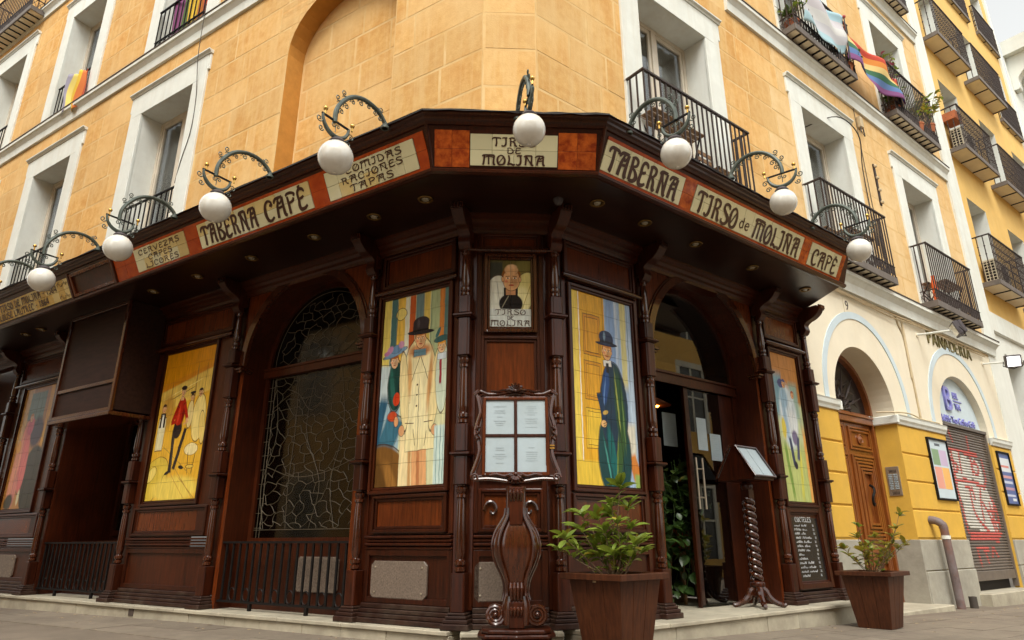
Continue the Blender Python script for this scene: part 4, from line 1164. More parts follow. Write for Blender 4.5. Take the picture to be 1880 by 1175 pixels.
# ---- arched bays
AZ, AR_ = 2.65, 0.92
def arched_bay(F, u0, u1, c, depth, top=3.50):
    n = 36; r = AR_
    m = MB()
    pts = [(c - r * math.cos(PI * k / n), AZ + r * math.sin(PI * k / n)) for k in range(n + 1)]
    m.quad((u0, 0, ZB), (c - r, 0, ZB), (c - r, 0, 3.55), (u0, 0, 3.55)); m.quad((c + r, 0, ZB), (u1, 0, ZB), (u1, 0, 3.55), (c + r, 0, 3.55))
    for k in range(n): m.quad((pts[k][0], 0, min(pts[k][1], 3.55)), (pts[k + 1][0], 0, min(pts[k + 1][1], 3.55)), (pts[k + 1][0], 0, 3.56), (pts[k][0], 0, 3.56))
    m.build('arch_board', M['woodp'], TF, F)
    m = MB()
    for k in range(n): m.quad((pts[k][0], 0, pts[k][1]), (pts[k + 1][0], 0, pts[k + 1][1]), (pts[k + 1][0], depth, pts[k + 1][1]), (pts[k][0], depth, pts[k][1]))
    for s in (-1, 1): m.quad((c + s * r, 0, ZB), (c + s * r, depth, ZB), (c + s * r, depth, AZ), (c + s * r, 0, AZ))
    m.build('arch_lining', M['wood'], TF, F, smooth=True)
    # arch trim, two steps
    m = MB()
    def ring(r0, r1, o0, o1, cut=0.0):
        for k in range(n):
            t0 = cut + (PI - 2 * cut) * k / n; t1 = cut + (PI - 2 * cut) * (k + 1) / n
            q = lambda rr, t, o: (c - rr * math.cos(t), -o, min(AZ + rr * math.sin(t), 3.60))
            m.quad(q(r0, t0, o1), q(r0, t1, o1), q(r1, t1, o1), q(r1, t0, o1)); m.quad(q(r0, t0, o0), q(r0, t1, o0), q(r0, t1, o1), q(r0, t0, o1)); m.quad(q(r1, t0, o0), q(r1, t1, o0), q(r1, t1, o1), q(r1, t0, o1))
    ring(r - .012, r + .07, -.02, .028); ring(r + .0701, r + .095, .0, .014)
    m.build('arch_trim', M['woodt'], TF, F, smooth=True)
    # impost shelf each side
    m = MB()
    for s in (-1, 1):
        a, b = sorted((c + s * (r - .03), c + s * (r + .10)))
        m.box(a, b, -.10, .075, 2.60, 2.625); m.box(a + .01, b - .01, -.09, .055, 2.575, 2.599)
    m.build('impost_shelf', M['woodt'], TF, F, bevel=.004)
CL_, CR_ = -2.195, 2.26
arched_bay(FL, -3.26 + hw_, -1.13 - hw_, CL_, .36)
arched_bay(FR, 1.21 + hw_, 3.31 - hw_, CR_, .36)

# leaded window in the left arch
def leaded_window():
    c, r = CL_, AR_; D = -.33
    w = MB(); t = .055
    w.box(c - r, c - r + t, D - .03, D + .03, .76, AZ); w.box(c + r - t, c + r, D - .03, D + .03, .76, AZ); w.box(c - r + t, c + r - t, D - .03, D + .035, .76, .80)
    w.box(c - r + .001, c + r - .001, D - .031, D + .06, 2.56, 2.66); w.box(c - r + .001, c + r - .001, D + .061, D + .075, 2.64, 2.665)
    n = 30
    for k in range(n):
        t0, t1 = PI * k / n, PI * (k + 1) / n
        q = lambda rr, tt, o: (c - rr * math.cos(tt), -o, AZ + rr * math.sin(tt))
        w.quad(q(r, t0, D + .03), q(r, t1, D + .03), q(r - t, t1, D + .03), q(r - t, t0, D + .03)); w.quad(q(r - t, t0, D + .03), q(r - t, t1, D + .03), q(r - t, t1, D - .03), q(r - t, t0, D - .03))
    lw = w.build('leaded_window', M['wood'], TF, FL)
    MB().box(c - r + t, c + r - t, D - .004, D, .80, 2.56).build('pane', M['glassl'], lw, FL)
    MB().poly([(c - (r - t) * math.cos(PI * k / n), -D + .002, AZ + .01 + (r - t) * math.sin(PI * k / n)) for k in range(n + 1)]).build('pane', M['glassl'], lw, FL)
    g = MB(); o = D + .004; rr = random.Random(9)
    L_ = lambda pts, rad_=.0036: g.tube([(p[0], o, p[1]) for p in pts], rad_, 4)
    S_ = lambda pts: L_([(p[0], p[1]) for p in crom([(a, b, 0) for a, b in pts], 5)])
    x0, x1 = c - r + t, c + r - t
    # border bands
    for dx in (.05, .10):
        L_([(x0 + dx, .80), (x0 + dx, 2.56)]); L_([(x1 - dx, .80), (x1 - dx, 2.56)])
    for k in range(11):
        z = .9 + k * .155
        L_([(x0, z), (x0 + .10, z)], .003); L_([(x1 - .1, z + .06), (x1, z + .06)], .003)
    L_([(x0, .88), (x1, .88)])
    # irregular mosaic of came: jittered honeycomb with two flowing bands through it
    def cells(xa, xb, za, zb_, s, inside):
        V = {}
        def vtx(i_, j_, k_):
            key = (i_, j_, k_)
            if key not in V:
                x_ = xa + s * 1.0 * (i_ + (.5 if j_ % 2 else 0)) + rr.uniform(-.30, .30) * s; z_ = za + s * .62 * j_ + (s * .22 if k_ else -s * .22) * (1 + rr.uniform(-.4, .4)) + rr.uniform(-.12, .12) * s
                V[key] = (min(xb, max(xa, x_)), min(zb_, max(za, z_)))
            return V[key]
        nx = int((xb - xa) / s) + 1; nz = int((zb_ - za) / (s * .62)) + 1
        def ln(p_, q_):
            m_ = ((p_[0] + q_[0]) / 2 + rr.uniform(-.08, .08) * s, (p_[1] + q_[1]) / 2 + rr.uniform(-.08, .08) * s)
            if inside(*p_) and inside(*q_): S_([p_, m_, q_])
        for j_ in range(nz + 1):
            for i_ in range(-1, nx + 1):
                a_ = vtx(i_, j_, 0); b_ = vtx(i_, j_, 1)
                if rr.random() < .9: ln(a_, b_)
                up = (i_ if j_ % 2 else i_ - 1, i_ + 1 if j_ % 2 else i_)
                for q_ in up:
                    if rr.random() < .86: ln(b_, vtx(q_, j_ + 1, 0))
    cells(x0 + .10, x1 - .10, .89, 2.54, .165, lambda x, z: True)
    for k in range(5):
        xs_ = x0 + .15 + k * (x1 - x0 - .3) / 4; S_([(xs_, .89), (xs_ + rr.uniform(-.12, .12), 1.35), (xs_ + rr.uniform(-.2, .2), 1.9), (xs_ + rr.uniform(-.1, .1), 2.54)])
    S_([(x0 + .1, 1.55), (c - .3, 1.42), (c + .2, 1.45), (x1 - .1, 1.62)]); S_([(x0 + .1, 2.2), (c - .4, 2.35), (c - .1, 2.12), (c + .3, 2.42), (x1 - .1, 2.3)])
    cells(x0, x1, AZ + .03, AZ + .86, .15, lambda x, z: (x - c) ** 2 + (z - AZ - .02) ** 2 < .79 ** 2)
    for rad_ in (.80,):
        L_([(c - rad_ * math.cos(PI * k / 24), AZ + .02 + rad_ * math.sin(PI * k / 24)) for k in range(25)])
    k = g.build('lead_came', M['leadl'], lw, FL); k['kind'] = 'stuff'
    # dim room behind with a pale curtain shape
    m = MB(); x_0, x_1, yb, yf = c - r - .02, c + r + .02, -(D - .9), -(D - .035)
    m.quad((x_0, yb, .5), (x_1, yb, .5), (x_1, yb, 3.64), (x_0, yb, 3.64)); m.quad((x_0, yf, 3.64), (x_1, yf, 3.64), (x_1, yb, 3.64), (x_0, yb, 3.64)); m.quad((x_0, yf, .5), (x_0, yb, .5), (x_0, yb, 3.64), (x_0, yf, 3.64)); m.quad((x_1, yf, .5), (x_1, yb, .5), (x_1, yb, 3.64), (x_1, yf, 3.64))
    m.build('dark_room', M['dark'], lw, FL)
    m = MB()
    for q in range(18):
        x = c - .55 + q * .07; m.v += [(x, -D + .18 + .02 * math.sin(q * 1.9), 1.0), (x - .05, -D + .18 + .02 * math.sin(q * 1.9), 2.9)]
    for q in range(17): m.f.append((2 * q, 2 * q + 2, 2 * q + 3, 2 * q + 1))
    m.sm = True
    m.build('net_curtain', M['net'], lw, FL)
    # panel under the window and a low iron railing
    MB().box(c - r, c + r, -.30, -.20, ZB, .76).build('stall_riser', M['wood'], TF, FL)
    q = .03; a, b, z0, z1 = c + .05, c + .62, .30, .62
    MB().prism([(a + q, z0), (b - q, z0), (b, z0 + q), (b, z1 - q), (b - q, z1), (a + q, z1), (a, z1 - q), (a, z0 + q)], 'o', -.199, -.18).build('granite_plate', M['granite'], TF, FL, bevel=.003)
leaded_window()
def railing(F, u0, u1, o, n):
    r = MB(); r.box(u0, u1, o - .012, o + .012, .18, .20); r.box(u0, u1, o - .018, o + .018, .745, .765); r.box(u0 + .5, u0 + .53, o - .015, o + .015, ZB, .179); r.box(u1 - .53, u1 - .5, o - .015, o + .015, ZB, .179)
    k = r.build('low_railing', M['iron'], TF, F)
    me = MB().box(-.011, .011, -.008, .008, .201, .744).mesh('railing_bar', M['iron'])
    lm = MB().tube([(.045 * math.cos(t), 0, .32 + .06 * math.sin(t)) for t in [PI * 2 * j / 10 for j in range(11)]], .006, 4).mesh('railing_ring', M['iron'])
    for q in range(n):
        new_obj('railing_bar', me, k, at(F, u0 + (u1 - u0) * (q + .5) / n, o, 0))
        if q % 2: new_obj('railing_ring', lm, k, at(F, u0 + (u1 - u0) * (q + 1) / n, o, -.06))
railing(FL, CL_ - AR_, CL_ + AR_, -.03, 17)

# left-hand recessed entrance with hanging wooden hood
e0, e1 = -7.06 + hw_, -4.97 - hw_
MB().box(e0, e1, -.9, -.85, ZB, 3.655).build('entrance_back', M['wood'], TF, FL)
for a in (e0, e1 - .02): MB().box(a, a + .02, -.85, .0, ZB, 3.655).build('entrance_side', M['wood'], TF, FL)
m = MB()
for k in range(3):
    a = e0 + .10 + k * .62; frame_boxes(m, a, a + .56, .85, 2.5, .07, -.849, -.80); m.box(a + .07, a + .49, -.849, -.83, 1.55, 1.6)
m.build('entrance_frame', M['wood'], TF, FL, bevel=.005)
for k in range(3): MB().box(e0 + .17 + k * .62, e0 + .59 + k * .62, -.845, -.84, .92, 2.43).build('pane', M['glassd'], TF, FL)
MB().box(e1 - .62, e1 - .3, -.838, -.835, 1.75, 1.98).build('door_notice', M['paper'], TF, FL)
MB().box(e0, e1, -.45, -.35, ZB, .78).build('stall_riser', M['wood'], TF, FL)
a, b, z0, z1, q = e1 - .60, e1 - .08, .28, .62, .03
MB().prism([(a + q, z0), (b - q, z0), (b, z0 + q), (b, z1 - q), (b - q, z1), (a + q, z1), (a, z1 - q), (a, z0 + q)], 'o', -.349, -.33).build('granite_plate', M['granite'], TF, FL, bevel=.003)
railing(FL, e0, e1, -.03, 19)
h0, h1, ho = -6.31, -4.86, .50
hd = MB(); hd.box(h0, h1, .0, ho - .02, 2.27, ZS - .003); hood = hd.build('wooden_hood', M['hood'], TF, FL, bevel=.004)
m = MB(); frame_boxes(m, h0 - .01, h1 + .01, 2.25, ZS - .004, .05, ho - .019, ho + .02); m.box(h0 + .04, h1 - .04, ho - .018, ho + .015, 2.60, 2.65); m.box(h0 - .02, h1 + .02, .0, ho + .035, 2.20, 2.248)
m.build('hood_frame', M['woodt'], hood, FL, bevel=.006)
MB().box(h0 + .045, h1 - .045, ho - .0195, ho - .005, 2.655, ZS - .06).build('hood_panel', M['hood'], hood, FL); MB().box(h0 + .045, h1 - .045, ho - .0195, ho - .005, 2.305, 2.595).build('hood_panel', M['hood'], hood, FL)
# last bay, running out of frame
MB().box(-11.0, -8.80 - hw_, -.35, -.30, ZB, 3.655).build('bay_board', M['wood'], TF, FL)
railing(FL, -10.6, -8.9, -.03, 15)

# ---- right-hand arched entrance: glass door, dark room
def entrance():
    c, r = CR_, AR_; D = -.34
    f = MB(); t = .06
    f.box(c - r, c - r + t, D - .03, D + .03, ZB, AZ); f.box(c + r - t, c + r, D - .03, D + .03, ZB, AZ)
    f.box(c - r + .001, c + r - .001, D - .032, D + .05, 2.43, 2.53); f.box(c - r + .001, c + r - .001, D + .051, D + .075, 2.505, 2.53); f.box(c - r + .001, c + r - .001, D + .03, D + .06, 2.40, 2.429)
    n = 30
    for k in range(n):
        t0, t1 = PI * k / n, PI * (k + 1) / n
        q = lambda rr, tt, o: (c - rr * math.cos(tt), -o, AZ + rr * math.sin(tt))
        f.quad(q(r, t0, D + .03), q(r, t1, D + .03), q(r - t, t1, D + .03), q(r - t, t0, D + .03)); f.quad(q(r - t, t0, D + .03), q(r - t, t1, D + .03), q(r - t, t1, D - .03), q(r - t, t0, D - .03))
    fr = f.build('door_frame', M['wood'], TF, FR)
    MB().box(c - r + t, c + r - t, D - .004, D, 2.531, AZ).build('fanlight', M['glassd'], fr, FR)
    MB().poly([(c - (r - t) * math.cos(PI * k / n), -D + .001, AZ + .0 + (r - t) * math.sin(PI * k / n)) for k in range(n + 1)]).build('fanlight', M['glassd'], fr, FR)
    # two frameless glass leaves, left one standing ajar
    MB().box(c - .02, c + r - t - .25, D - .006, D + .006, ZB + .02, 2.395).build('glass_leaf', M['glassd'], fr, FR)
    MB().box(c + r - t - .25, c + r - t, D - .03, D + .01, ZB, 2.395).build('side_panel', M['wood'], fr, FR)
    MB().box(c - .045, c - .022, D - .02, D + .02, ZB, 2.395).build('leaf_edge', M['wood'], fr, FR)
    MB().box(c - .008, c + .04, D - .009, D + .009, ZB + .02, 2.395).build('leaf_edge', M['woodb'], fr, FR)
    h = MB()
    for x in (c + .02, c + .13): h.tube([(x, D + .06, 1.08), (x, D + .06, 1.62)], .011, 8)
    for z in (1.20, 1.50): h.tube([(c + .02, D + .06, z), (c + .13, D + .06, z)], .008, 8); h.tube([(c + .075, D + .006, z), (c + .075, D + .06, z)], .007, 6)
    h.build('pull_handle', M['steel'], fr, FR)
    # room
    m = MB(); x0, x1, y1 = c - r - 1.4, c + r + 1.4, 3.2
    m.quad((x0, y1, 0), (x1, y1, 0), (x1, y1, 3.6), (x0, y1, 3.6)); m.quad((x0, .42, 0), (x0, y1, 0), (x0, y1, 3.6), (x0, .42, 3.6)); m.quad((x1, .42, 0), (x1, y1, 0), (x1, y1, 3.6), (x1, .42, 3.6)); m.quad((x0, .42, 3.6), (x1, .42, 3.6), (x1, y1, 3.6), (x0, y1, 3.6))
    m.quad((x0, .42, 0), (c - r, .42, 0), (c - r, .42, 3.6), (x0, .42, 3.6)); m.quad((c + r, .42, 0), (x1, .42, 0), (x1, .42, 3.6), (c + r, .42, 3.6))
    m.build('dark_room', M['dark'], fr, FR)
    MB().box(x0 + .1, x1 - .1, -3.1, -2.6, .1, 1.1).build('bar_counter', M['door'], fr, FR)
entrance()

# ---- recessed spotlights in the soffit
ring = MB().lathe([(.062, 0), (.070, -.006), (.066, -.014), (.050, -.014), (.045, -.004), (.045, .0)], 0, 0, 20).mesh('spotlight', M['ringbrass'])
bulbm = MB().lathe([(.001, -.018), (.028, -.014), (.036, -.004), (.036, .0)], 0, 0, 14).mesh('spot_bulb', M['bulb'])
for F, us in ((FL, (-.10, -.72, -1.53, -2.5, -3.46, -4.35, -7.16, -7.62)), (FR, (.10, .74, 1.52, 2.53, 3.64))):
    for u in us:
        s = new_obj('spotlight', ring, TF, at(F, u, .52, ZS - .001)); new_obj('spot_bulb', bulbm, s, at(F, u, .52, ZS - .001))
# small camera dome under the chamfer soffit
MB().lathe([(.001, -.06), (.03, -.05), (.045, -.02), (.045, 0)], 0, 0, 14).build('camera_dome', M['plastic'], TF, at(FC, CW + .02, .42, ZS - .001))

# ================================================================== LETTERING
def G(*s): return s
GL = {
 'A': (.60, [[(.10, 0, 1.2), (.13, .35, 1.2), (.17, .62, 1.1), (.26, .82, 1)], [(.0, .76, .6), (.03, .86, .9), (.12, .95, 1), (.30, .97, 1), (.50, .96, 1)], [(.28, .93, .7), (.22, .80, .8), (.30, .68, .8), (.40, .76, .7), (.47, .92, .7)], [(.50, .96, 1), (.47, .5, 1.1), (.48, .1, 1.3), (.58, .0, 1)], [(.14, .45, .8), (.47, .5, .8)]]),
 'B': (.52, [[(.08, .98, 1), (.09, .5, 1.1), (.08, .02, 1.2)], [(.0, .94, .7), (.2, 1, .9), (.38, .9, 1), (.36, .70, .9), (.14, .58, .7), (.34, .44, 1), (.46, .22, 1.5), (.34, .04, 1.2), (.08, .02, 1)]]),
 'C': (.50, [[(.46, .70, 1.3), (.38, .78, .8), (.34, .70, .7)], [(.46, .70, 1), (.42, .92, .9), (.26, .99, .9), (.09, .82, 1.1), (.03, .45, 1.4), (.10, .10, 1.3), (.26, .01, 1), (.46, .14, .8)]]),
 'D': (.52, [[(.07, .98, 1), (.08, .5, 1.1), (.07, .02, 1.1)], [(.0, .94, .7), (.22, .97, .8), (.40, .72, 1), (.46, .35, 1.4), (.36, .06, 1.3), (.07, .02, 1)]]),
 'E': (.46, [[(.44, .80, .7), (.36, .95, 1), (.18, .98, 1), (.08, .80, 1), (.09, .5, 1.1), (.06, .2, 1.3), (.12, .03, 1.3), (.30, .03, 1.1), (.46, .14, .8)], [(.09, .52, .8), (.26, .56, .9), (.36, .62, .8)]]),
 'F': (.46, [[(.08, 0, 1.2), (.09, .5, 1.1), (.08, .85, 1)], [(.0, .90, .7), (.1, .98, .9), (.30, .98, 1), (.46, .88, .9), (.40, .78, .7)], [(.09, .52, .8), (.28, .56, .9), (.38, .64, .9), (.34, .72, .6)]]),
 'G': (.52, [[(.46, .78, .8), (.38, .95, .9), (.22, .98, .9), (.07, .75, 1.1), (.04, .4, 1.4), (.14, .06, 1.3), (.34, .04, 1.1), (.46, .22, 1), (.46, .42, 1), (.28, .42, .8)]]),
 'I': (.36, [[(.02, .90, .7), (.10, .97, .9), (.34, .97, 1)], [(.24, .97, 1), (.26, .6, 1.1), (.24, .2, 1.3), (.14, .02, 1.1), (.02, .04, .9), (.0, .14, .7)]]),
 'L': (.48, [[(.10, 1, .9), (.14, .55, 1.1), (.08, .10, 1.2), (.02, .0, 1)], [(.06, .08, 1), (.24, .12, 1.1), (.36, .02, 1.2), (.50, .06, .9)]]),
 'M': (.78, [[(.0, .82, .6), (.04, .94, .9), (.18, .98, 1), (.5, .98, 1), (.72, .96, 1)], [(.12, .96, 1), (.10, .5, 1.1), (.06, .08, 1.2), (.0, .0, .8)], [(.38, .96, .9), (.38, .4, 1), (.38, .02, 1.1)], [(.72, .96, 1), (.68, .5, 1.1), (.68, .08, 1.3), (.78, .0, .9)], [(.14, .74, .6), (.38, .84, .6), (.66, .76, .6)]]),
 'N': (.60, [[(.10, 0, 1.2), (.12, .5, 1.1), (.12, .90, 1)], [(.0, .84, .7), (.08, .96, .9), (.28, .98, 1), (.48, .97, 1)], [(.48, .97, 1), (.46, .5, 1.1), (.46, .1, 1.3), (.58, .0, 1)], [(.13, .95, .9), (.26, .60, .8), (.45, .08, .9)]]),
 'O': (.52, [[(.25, .99, .8), (.08, .80, 1), (.03, .45, 1.3), (.10, .10, 1.3), (.25, .01, 1), (.42, .12, 1.3), (.48, .50, 1.2), (.40, .85, .9), (.25, .99, .8)], [(.14, .22, .6), (.38, .76, .6)]]),
 'P': (.48, [[(.10, 0, 1.2), (.11, .5, 1.1), (.10, .96, 1)], [(.0, .92, .7), (.18, .99, .9), (.38, .92, 1), (.43, .72, 1.1), (.32, .52, 1), (.12, .50, .8)]]),
 'R': (.56, [[(.10, 0, 1.2), (.11, .5, 1.1), (.10, .96, 1)], [(.0, .92, .7), (.18, .99, .9), (.38, .92, 1), (.40, .74, 1), (.28, .58, .8), (.13, .54, .7)], [(.22, .56, .8), (.36, .40, 1), (.40, .12, 1.3), (.52, .0, 1.1)]]),
 'S': (.46, [[(.42, .78, .7), (.40, .92, .9), (.24, .99, 1), (.08, .90, 1), (.08, .70, 1.1), (.24, .54, 1.2), (.42, .34, 1.4), (.38, .10, 1.2), (.20, .0, 1), (.03, .08, .9), (.02, .22, .7)]]),
 'T': (.52, [[(.0, .74, .6), (.02, .88, .9), (.12, .97, 1), (.34, .97, 1), (.52, .93, .9), (.50, .82, .6)], [(.26, .97, 1), (.28, .5, 1.1), (.25, .1, 1.3), (.20, .0, 1.2)]]),
 'U': (.52, [[(.06, .98, 1), (.05, .5, 1.1), (.08, .14, 1.3), (.24, .01, 1.1), (.40, .14, 1.1), (.44, .6, 1), (.44, .98, 1)]]),
 'V': (.50, [[(.0, .98, 1), (.12, .5, 1.1), (.24, .02, 1.2), (.36, .5, 1), (.48, .98, .9)]]),
 'Y': (.50, [[(.0, .98, 1), (.1, .7, 1.1), (.24, .55, 1.1), (.25, .0, 1.2)], [(.24, .55, 1), (.4, .7, 1), (.48, .98, .9)]]),
 'Z': (.48, [[(.0, .84, .7), (.06, .96, 1), (.44, .96, 1), (.28, .5, 1), (.04, .04, 1.1), (.40, .05, 1.2), (.46, .16, .8)], [(.1, .5, .7), (.38, .52, .7)]]),
 '1': (.28, [[(.02, .8, .8), (.14, .97, 1), (.14, .5, 1.1), (.14, .0, 1.2)]]),
 '4': (.46, [[(.34, .0, 1.2), (.34, .5, 1), (.32, .98, 1), (.02, .32, 1), (.44, .32, 1)]]),
 '5': (.42, [[(.38, .97, 1), (.08, .97, 1), (.06, .58, 1), (.24, .62, 1), (.38, .36, 1.3), (.24, .02, 1.1), (.02, .08, .8)]]),
 '6': (.44, [[(.36, .96, .9), (.12, .7, 1.1), (.04, .3, 1.3), (.2, .01, 1), (.38, .22, 1.2), (.24, .46, 1), (.06, .34, .8)]]),
 '8': (.44, [[(.22, .98, 1), (.06, .76, 1), (.22, .53, 1), (.38, .24, 1.2), (.22, .01, 1), (.05, .24, 1.2), (.22, .53, 1), (.36, .76, 1), (.22, .98, 1)]]),
 '9': (.44, [[(.38, .68, 1), (.22, .98, 1), (.05, .72, 1.2), (.2, .48, 1), (.38, .68, 1.1), (.34, .3, 1.2), (.16, .0, 1)]]),
 '-': (.34, [[(.06, .48, 1), (.28, .48, 1)]]),
 'd': (.40, [[(.30, .98, .8), (.32, .5, .8), (.32, .02, .9)], [(.32, .5, .7), (.14, .60, .7), (.02, .3, .9), (.14, .0, .8), (.32, .12, .7)]]),
 'e': (.38, [[(.04, .32, .7), (.34, .38, .7), (.24, .62, .7), (.08, .52, .8), (.03, .26, 1), (.14, .0, .8), (.34, .1, .7)]]),
}
def lettering(m, text, x, z, H, stretch=1.0, wt=.075, o=.002, gap=.09):
    """adds the word as ribbons in the x/z plane, starting at x; returns its width"""
    x0 = x; lay = 0
    for ch in text:
        if ch == ' ': x += .32 * H * stretch; continue
        acc = ch in 'ÉÒÓ'
        g = {'É': 'E', 'Ò': 'O', 'Ó': 'O'}.get(ch, ch)
        w, strokes = GL[g]
        if acc: strokes = strokes + [[(.16, 1.06, .9), (.28, 1.16, .7)]]
        for s in strokes:
            p = crom(s, 5); lay += 1
            oo = o + (lay % 9) * .00025
            pts = [(x + q[0] * H * stretch, z + q[1] * H) for q in p]; ww = [q[2] * wt * H * .5 for q in p]
            i = len(m.v); n = len(pts)
            for k in range(n):
                a = pts[max(k - 1, 0)]; b = pts[min(k + 1, n - 1)]
                dx, dz = b[0] - a[0], b[1] - a[1]; L_ = math.hypot(dx, dz) or 1
                nx, nz = -dz / L_ * ww[k], dx / L_ * ww[k]
                m.v += [(pts[k][0] + nx, -oo, pts[k][1] + nz), (pts[k][0] - nx, -oo, pts[k][1] - nz)]
            for k in range(n - 1): m.f.append((i + 2 * k, i + 2 * k + 1, i + 2 * k + 3, i + 2 * k + 2))
        x += (w + gap) * H * stretch
    return x - x0 - gap * H * stretch
def text_width(text, H, stretch=1.0, gap=.09):
    w = 0
    for ch in text: w += (.32 if ch == ' ' else GL[{'É': 'E', 'Ò': 'O', 'Ó': 'O'}.get(ch, ch)][0] + gap) * H * stretch
    return w - gap * H * stretch
def fit_line(m, text, xc, z, H, width, wt=.075, o=.002):
    s = width / text_width(text, H, 1.0)
    lettering(m, text, xc - width / 2, z, H, s, wt, o)

# ================================================================== FASCIA SIGNS
TH = math.atan2(FB1[0] - FB0[0], FB1[1] - FB0[1])
FH = math.hypot(FB1[0] - FB0[0], FB1[1] - FB0[1])
def fascia_frame(F, u): return at(F, u, FB0[0], FB0[1]) @ Matrix.Rotation(TH, 4, 'X')
def rect_tiles(parent, A, w, z0, z1, nx, nz, mats, seed, name='tile'):
    r = random.Random(seed)
    for j in range(nz):
        for i in range(nx):
            a, b = w * i / nx, w * (i + 1) / nx; c, d = z0 + (z1 - z0) * j / nz, z0 + (z1 - z0) * (j + 1) / nz
            g = .0012
            MB().box(a + g, b - g, .002, .012 + r.uniform(-.0008, .0008), c + g, d - g).build(name, M[r.choice(mats)], parent, A, bevel=.0012)
def sign(F, u0, u1, lines, label, mats, seed, z0=.045, z1=.30, nx=None, deco=False):
    A = fascia_frame(F, u0); w = u1 - u0
    s = thing('tile_sign', label, 'sign', A, 'tiled signs along the fascia')
    MB().box(0, w, -.002, .0018, z0, z1).build('grout_bed', M['grout'], s, A)
    rect_tiles(s, A, w, z0, z1, nx or max(3, round(w / .155)), 2, mats, seed)
    m = MB()
    for (txt, xc, zb, H, tw) in lines: fit_line(m, txt, xc * w, zb, H, tw * w, .15 if H > .12 else .17, .0145)
    if deco:
        r = random.Random(2)
        for sx in range(2):
            dm_ = MB()
            for k in range(7):
                x = w * (.88 + .015 * k); z = .25 - .16 * sx + .02 * math.sin(k * 2)
                dm_.tube([(x + .02 * math.cos(t), .0145, z + .016 * math.sin(t)) for t in [j * .9 + k for j in range(6)]], .0022, 4)
            dm_.build('floral_corner', M['ink'], s, A)['kind'] = 'stuff'
    m.build('lettering', M['ink'], s, A, smooth=False)
    return s
def colour_run(F, u0, u1, mname, label, seed, z0=.028, z1=.325, end0=None, end1=None):
    """stretch of red or orange tiles between the signs"""
    A = fascia_frame(F, u0); w = u1 - u0
    s = thing('tile_band', label, 'tiles', A, None)
    nx = max(1, round(w / .17))
    r = random.Random(seed)
    for j in range(2):
        for i in range(nx):
            a, b = w * i / nx, w * (i + 1) / nx; c, d = z0 + (z1 - z0) * j / 2, z0 + (z1 - z0) * (j + 1) / 2
            MB().box(a + .001, b - .001, .001, .009 + r.uniform(-.0008, .0008), c + .001, d - .001).build('tile', M[mname], s, A, bevel=.0012)
    return s
def slim_border(F, u0, u1, mname, label):
    A = fascia_frame(F, u0); w = u1 - u0
    s = thing('tile_border', label, 'tiles', A)
    for (c, d) in ((.022, .044), (.301, .328)):
        n = max(2, round(w / .3))
        for i in range(n): MB().box(w * i / n + .001, w * (i + 1) / n - .001, .001, .009, c, d).build('tile', M[mname], s, A)
    return s
CREAM = ['cream', 'cream', 'cream', 'creamy']
sign(FL, -.87, .17, [('COMIDAS', .56, .222, .056, .62), ('RACIONES', .52, .142, .056, .68), ('TAPAS', .50, .062, .056, .48)], 'cream tiled sign with three short lines of food words, nearest corner on left side', ['cream', 'cream', 'cream', 'creamy'], 41)
sign(FL, -2.77, -1.08, [('TABERNA', .29, .068, .19, .52), ('CAFÉ', .79, .068, .19, .34)], 'long cream tiled sign of two big words on the left-hand fascia', ['cream', 'creamy', 'cream'], 42)
sign(FL, -3.96, -3.0, [('CERVEZAS', .5, .222, .055, .80), ('CAFES', .5, .142, .055, .46), ('LICORES', .5, .062, .055, .64)], 'yellowish tiled sign with three lines of drink words', ['creamy', 'creamy', 'cream'], 43)
sign(FL, -7.75, -5.42, [('FRAY TIRSO DE MOLINA - 1584', .44, .185, .085, .84), ('TOULOUSE LAUTREC - 1864', .40, .070, .085, .70)], 'ochre tiled sign with two dated lines and floral corners, far left', ['ochre', 'ochre', 'creamy'], 44, deco=True)
sign(FC, .02, .735, [('TIRSO', .5, .205, .068, .50), ('DE', .5, .148, .045, .16), ('MOLINA', .5, .056, .078, .72)], 'cream tiled sign with three centred lines over the corner bay', ['cream'], 45, nx=4)
sign(FR, -.275, .735, [('TABERNA', .49, .062, .20, .88)], 'cream tiled sign of one big word, first on the right-hand fascia', ['cream'], 46)
sign(FR, .91, 2.78, [('TIRSO', .195, .062, .195, .34), ('de', .435, .10, .11, .085), ('MOLINA', .745, .062, .195, .45)], 'longest cream tiled sign with a small lowercase word in its middle', ['cream'], 47)
sign(FR, 2.95, 3.60, [('CAFÉ', .5, .065, .175, .80)], 'shortest cream tiled sign at the right end of fascia', ['cream'], 48, nx=4)
RB = 'orange red tile strip '
colour_run(FL, .175, .285, 'red', 'narrow red tile strip at the corner end of left fascia', 51)
colour_run(FL, -1.075, -.875, 'red', 'red tile strip between the food words sign and the long two-word sign', 52)
colour_run(FL, -2.995, -2.775, 'red', 'red tile strip between the long two-word sign and drink words sign', 53)
colour_run(FL, -4.39, -3.965, 'red', 'wide red tile strip left of the drink words sign', 54)
colour_run(FC, -.27, .015, 'orange', 'mottled orange tiles left of the corner sign', 55)
colour_run(FC, .74, 1.055, 'orange', 'mottled orange tiles right of the corner sign', 56)
colour_run(FR, .74, .905, 'orange', 'orange tile strip between the one-word sign and longest sign', 57)
colour_run(FR, 2.785, 2.945, 'orange', 'orange tile strip between longest sign and shortest sign', 58)
colour_run(FR, 3.605, 3.69, 'orange', 'thin orange tile strip at the right end of fascia', 59)
slim_border(FL, -4.39, .285, 'red', 'thin red tile border running above and below the left-hand signs')
slim_border(FR, -.275, 3.69, 'red', 'thin red tile border running above and below the right-hand signs')
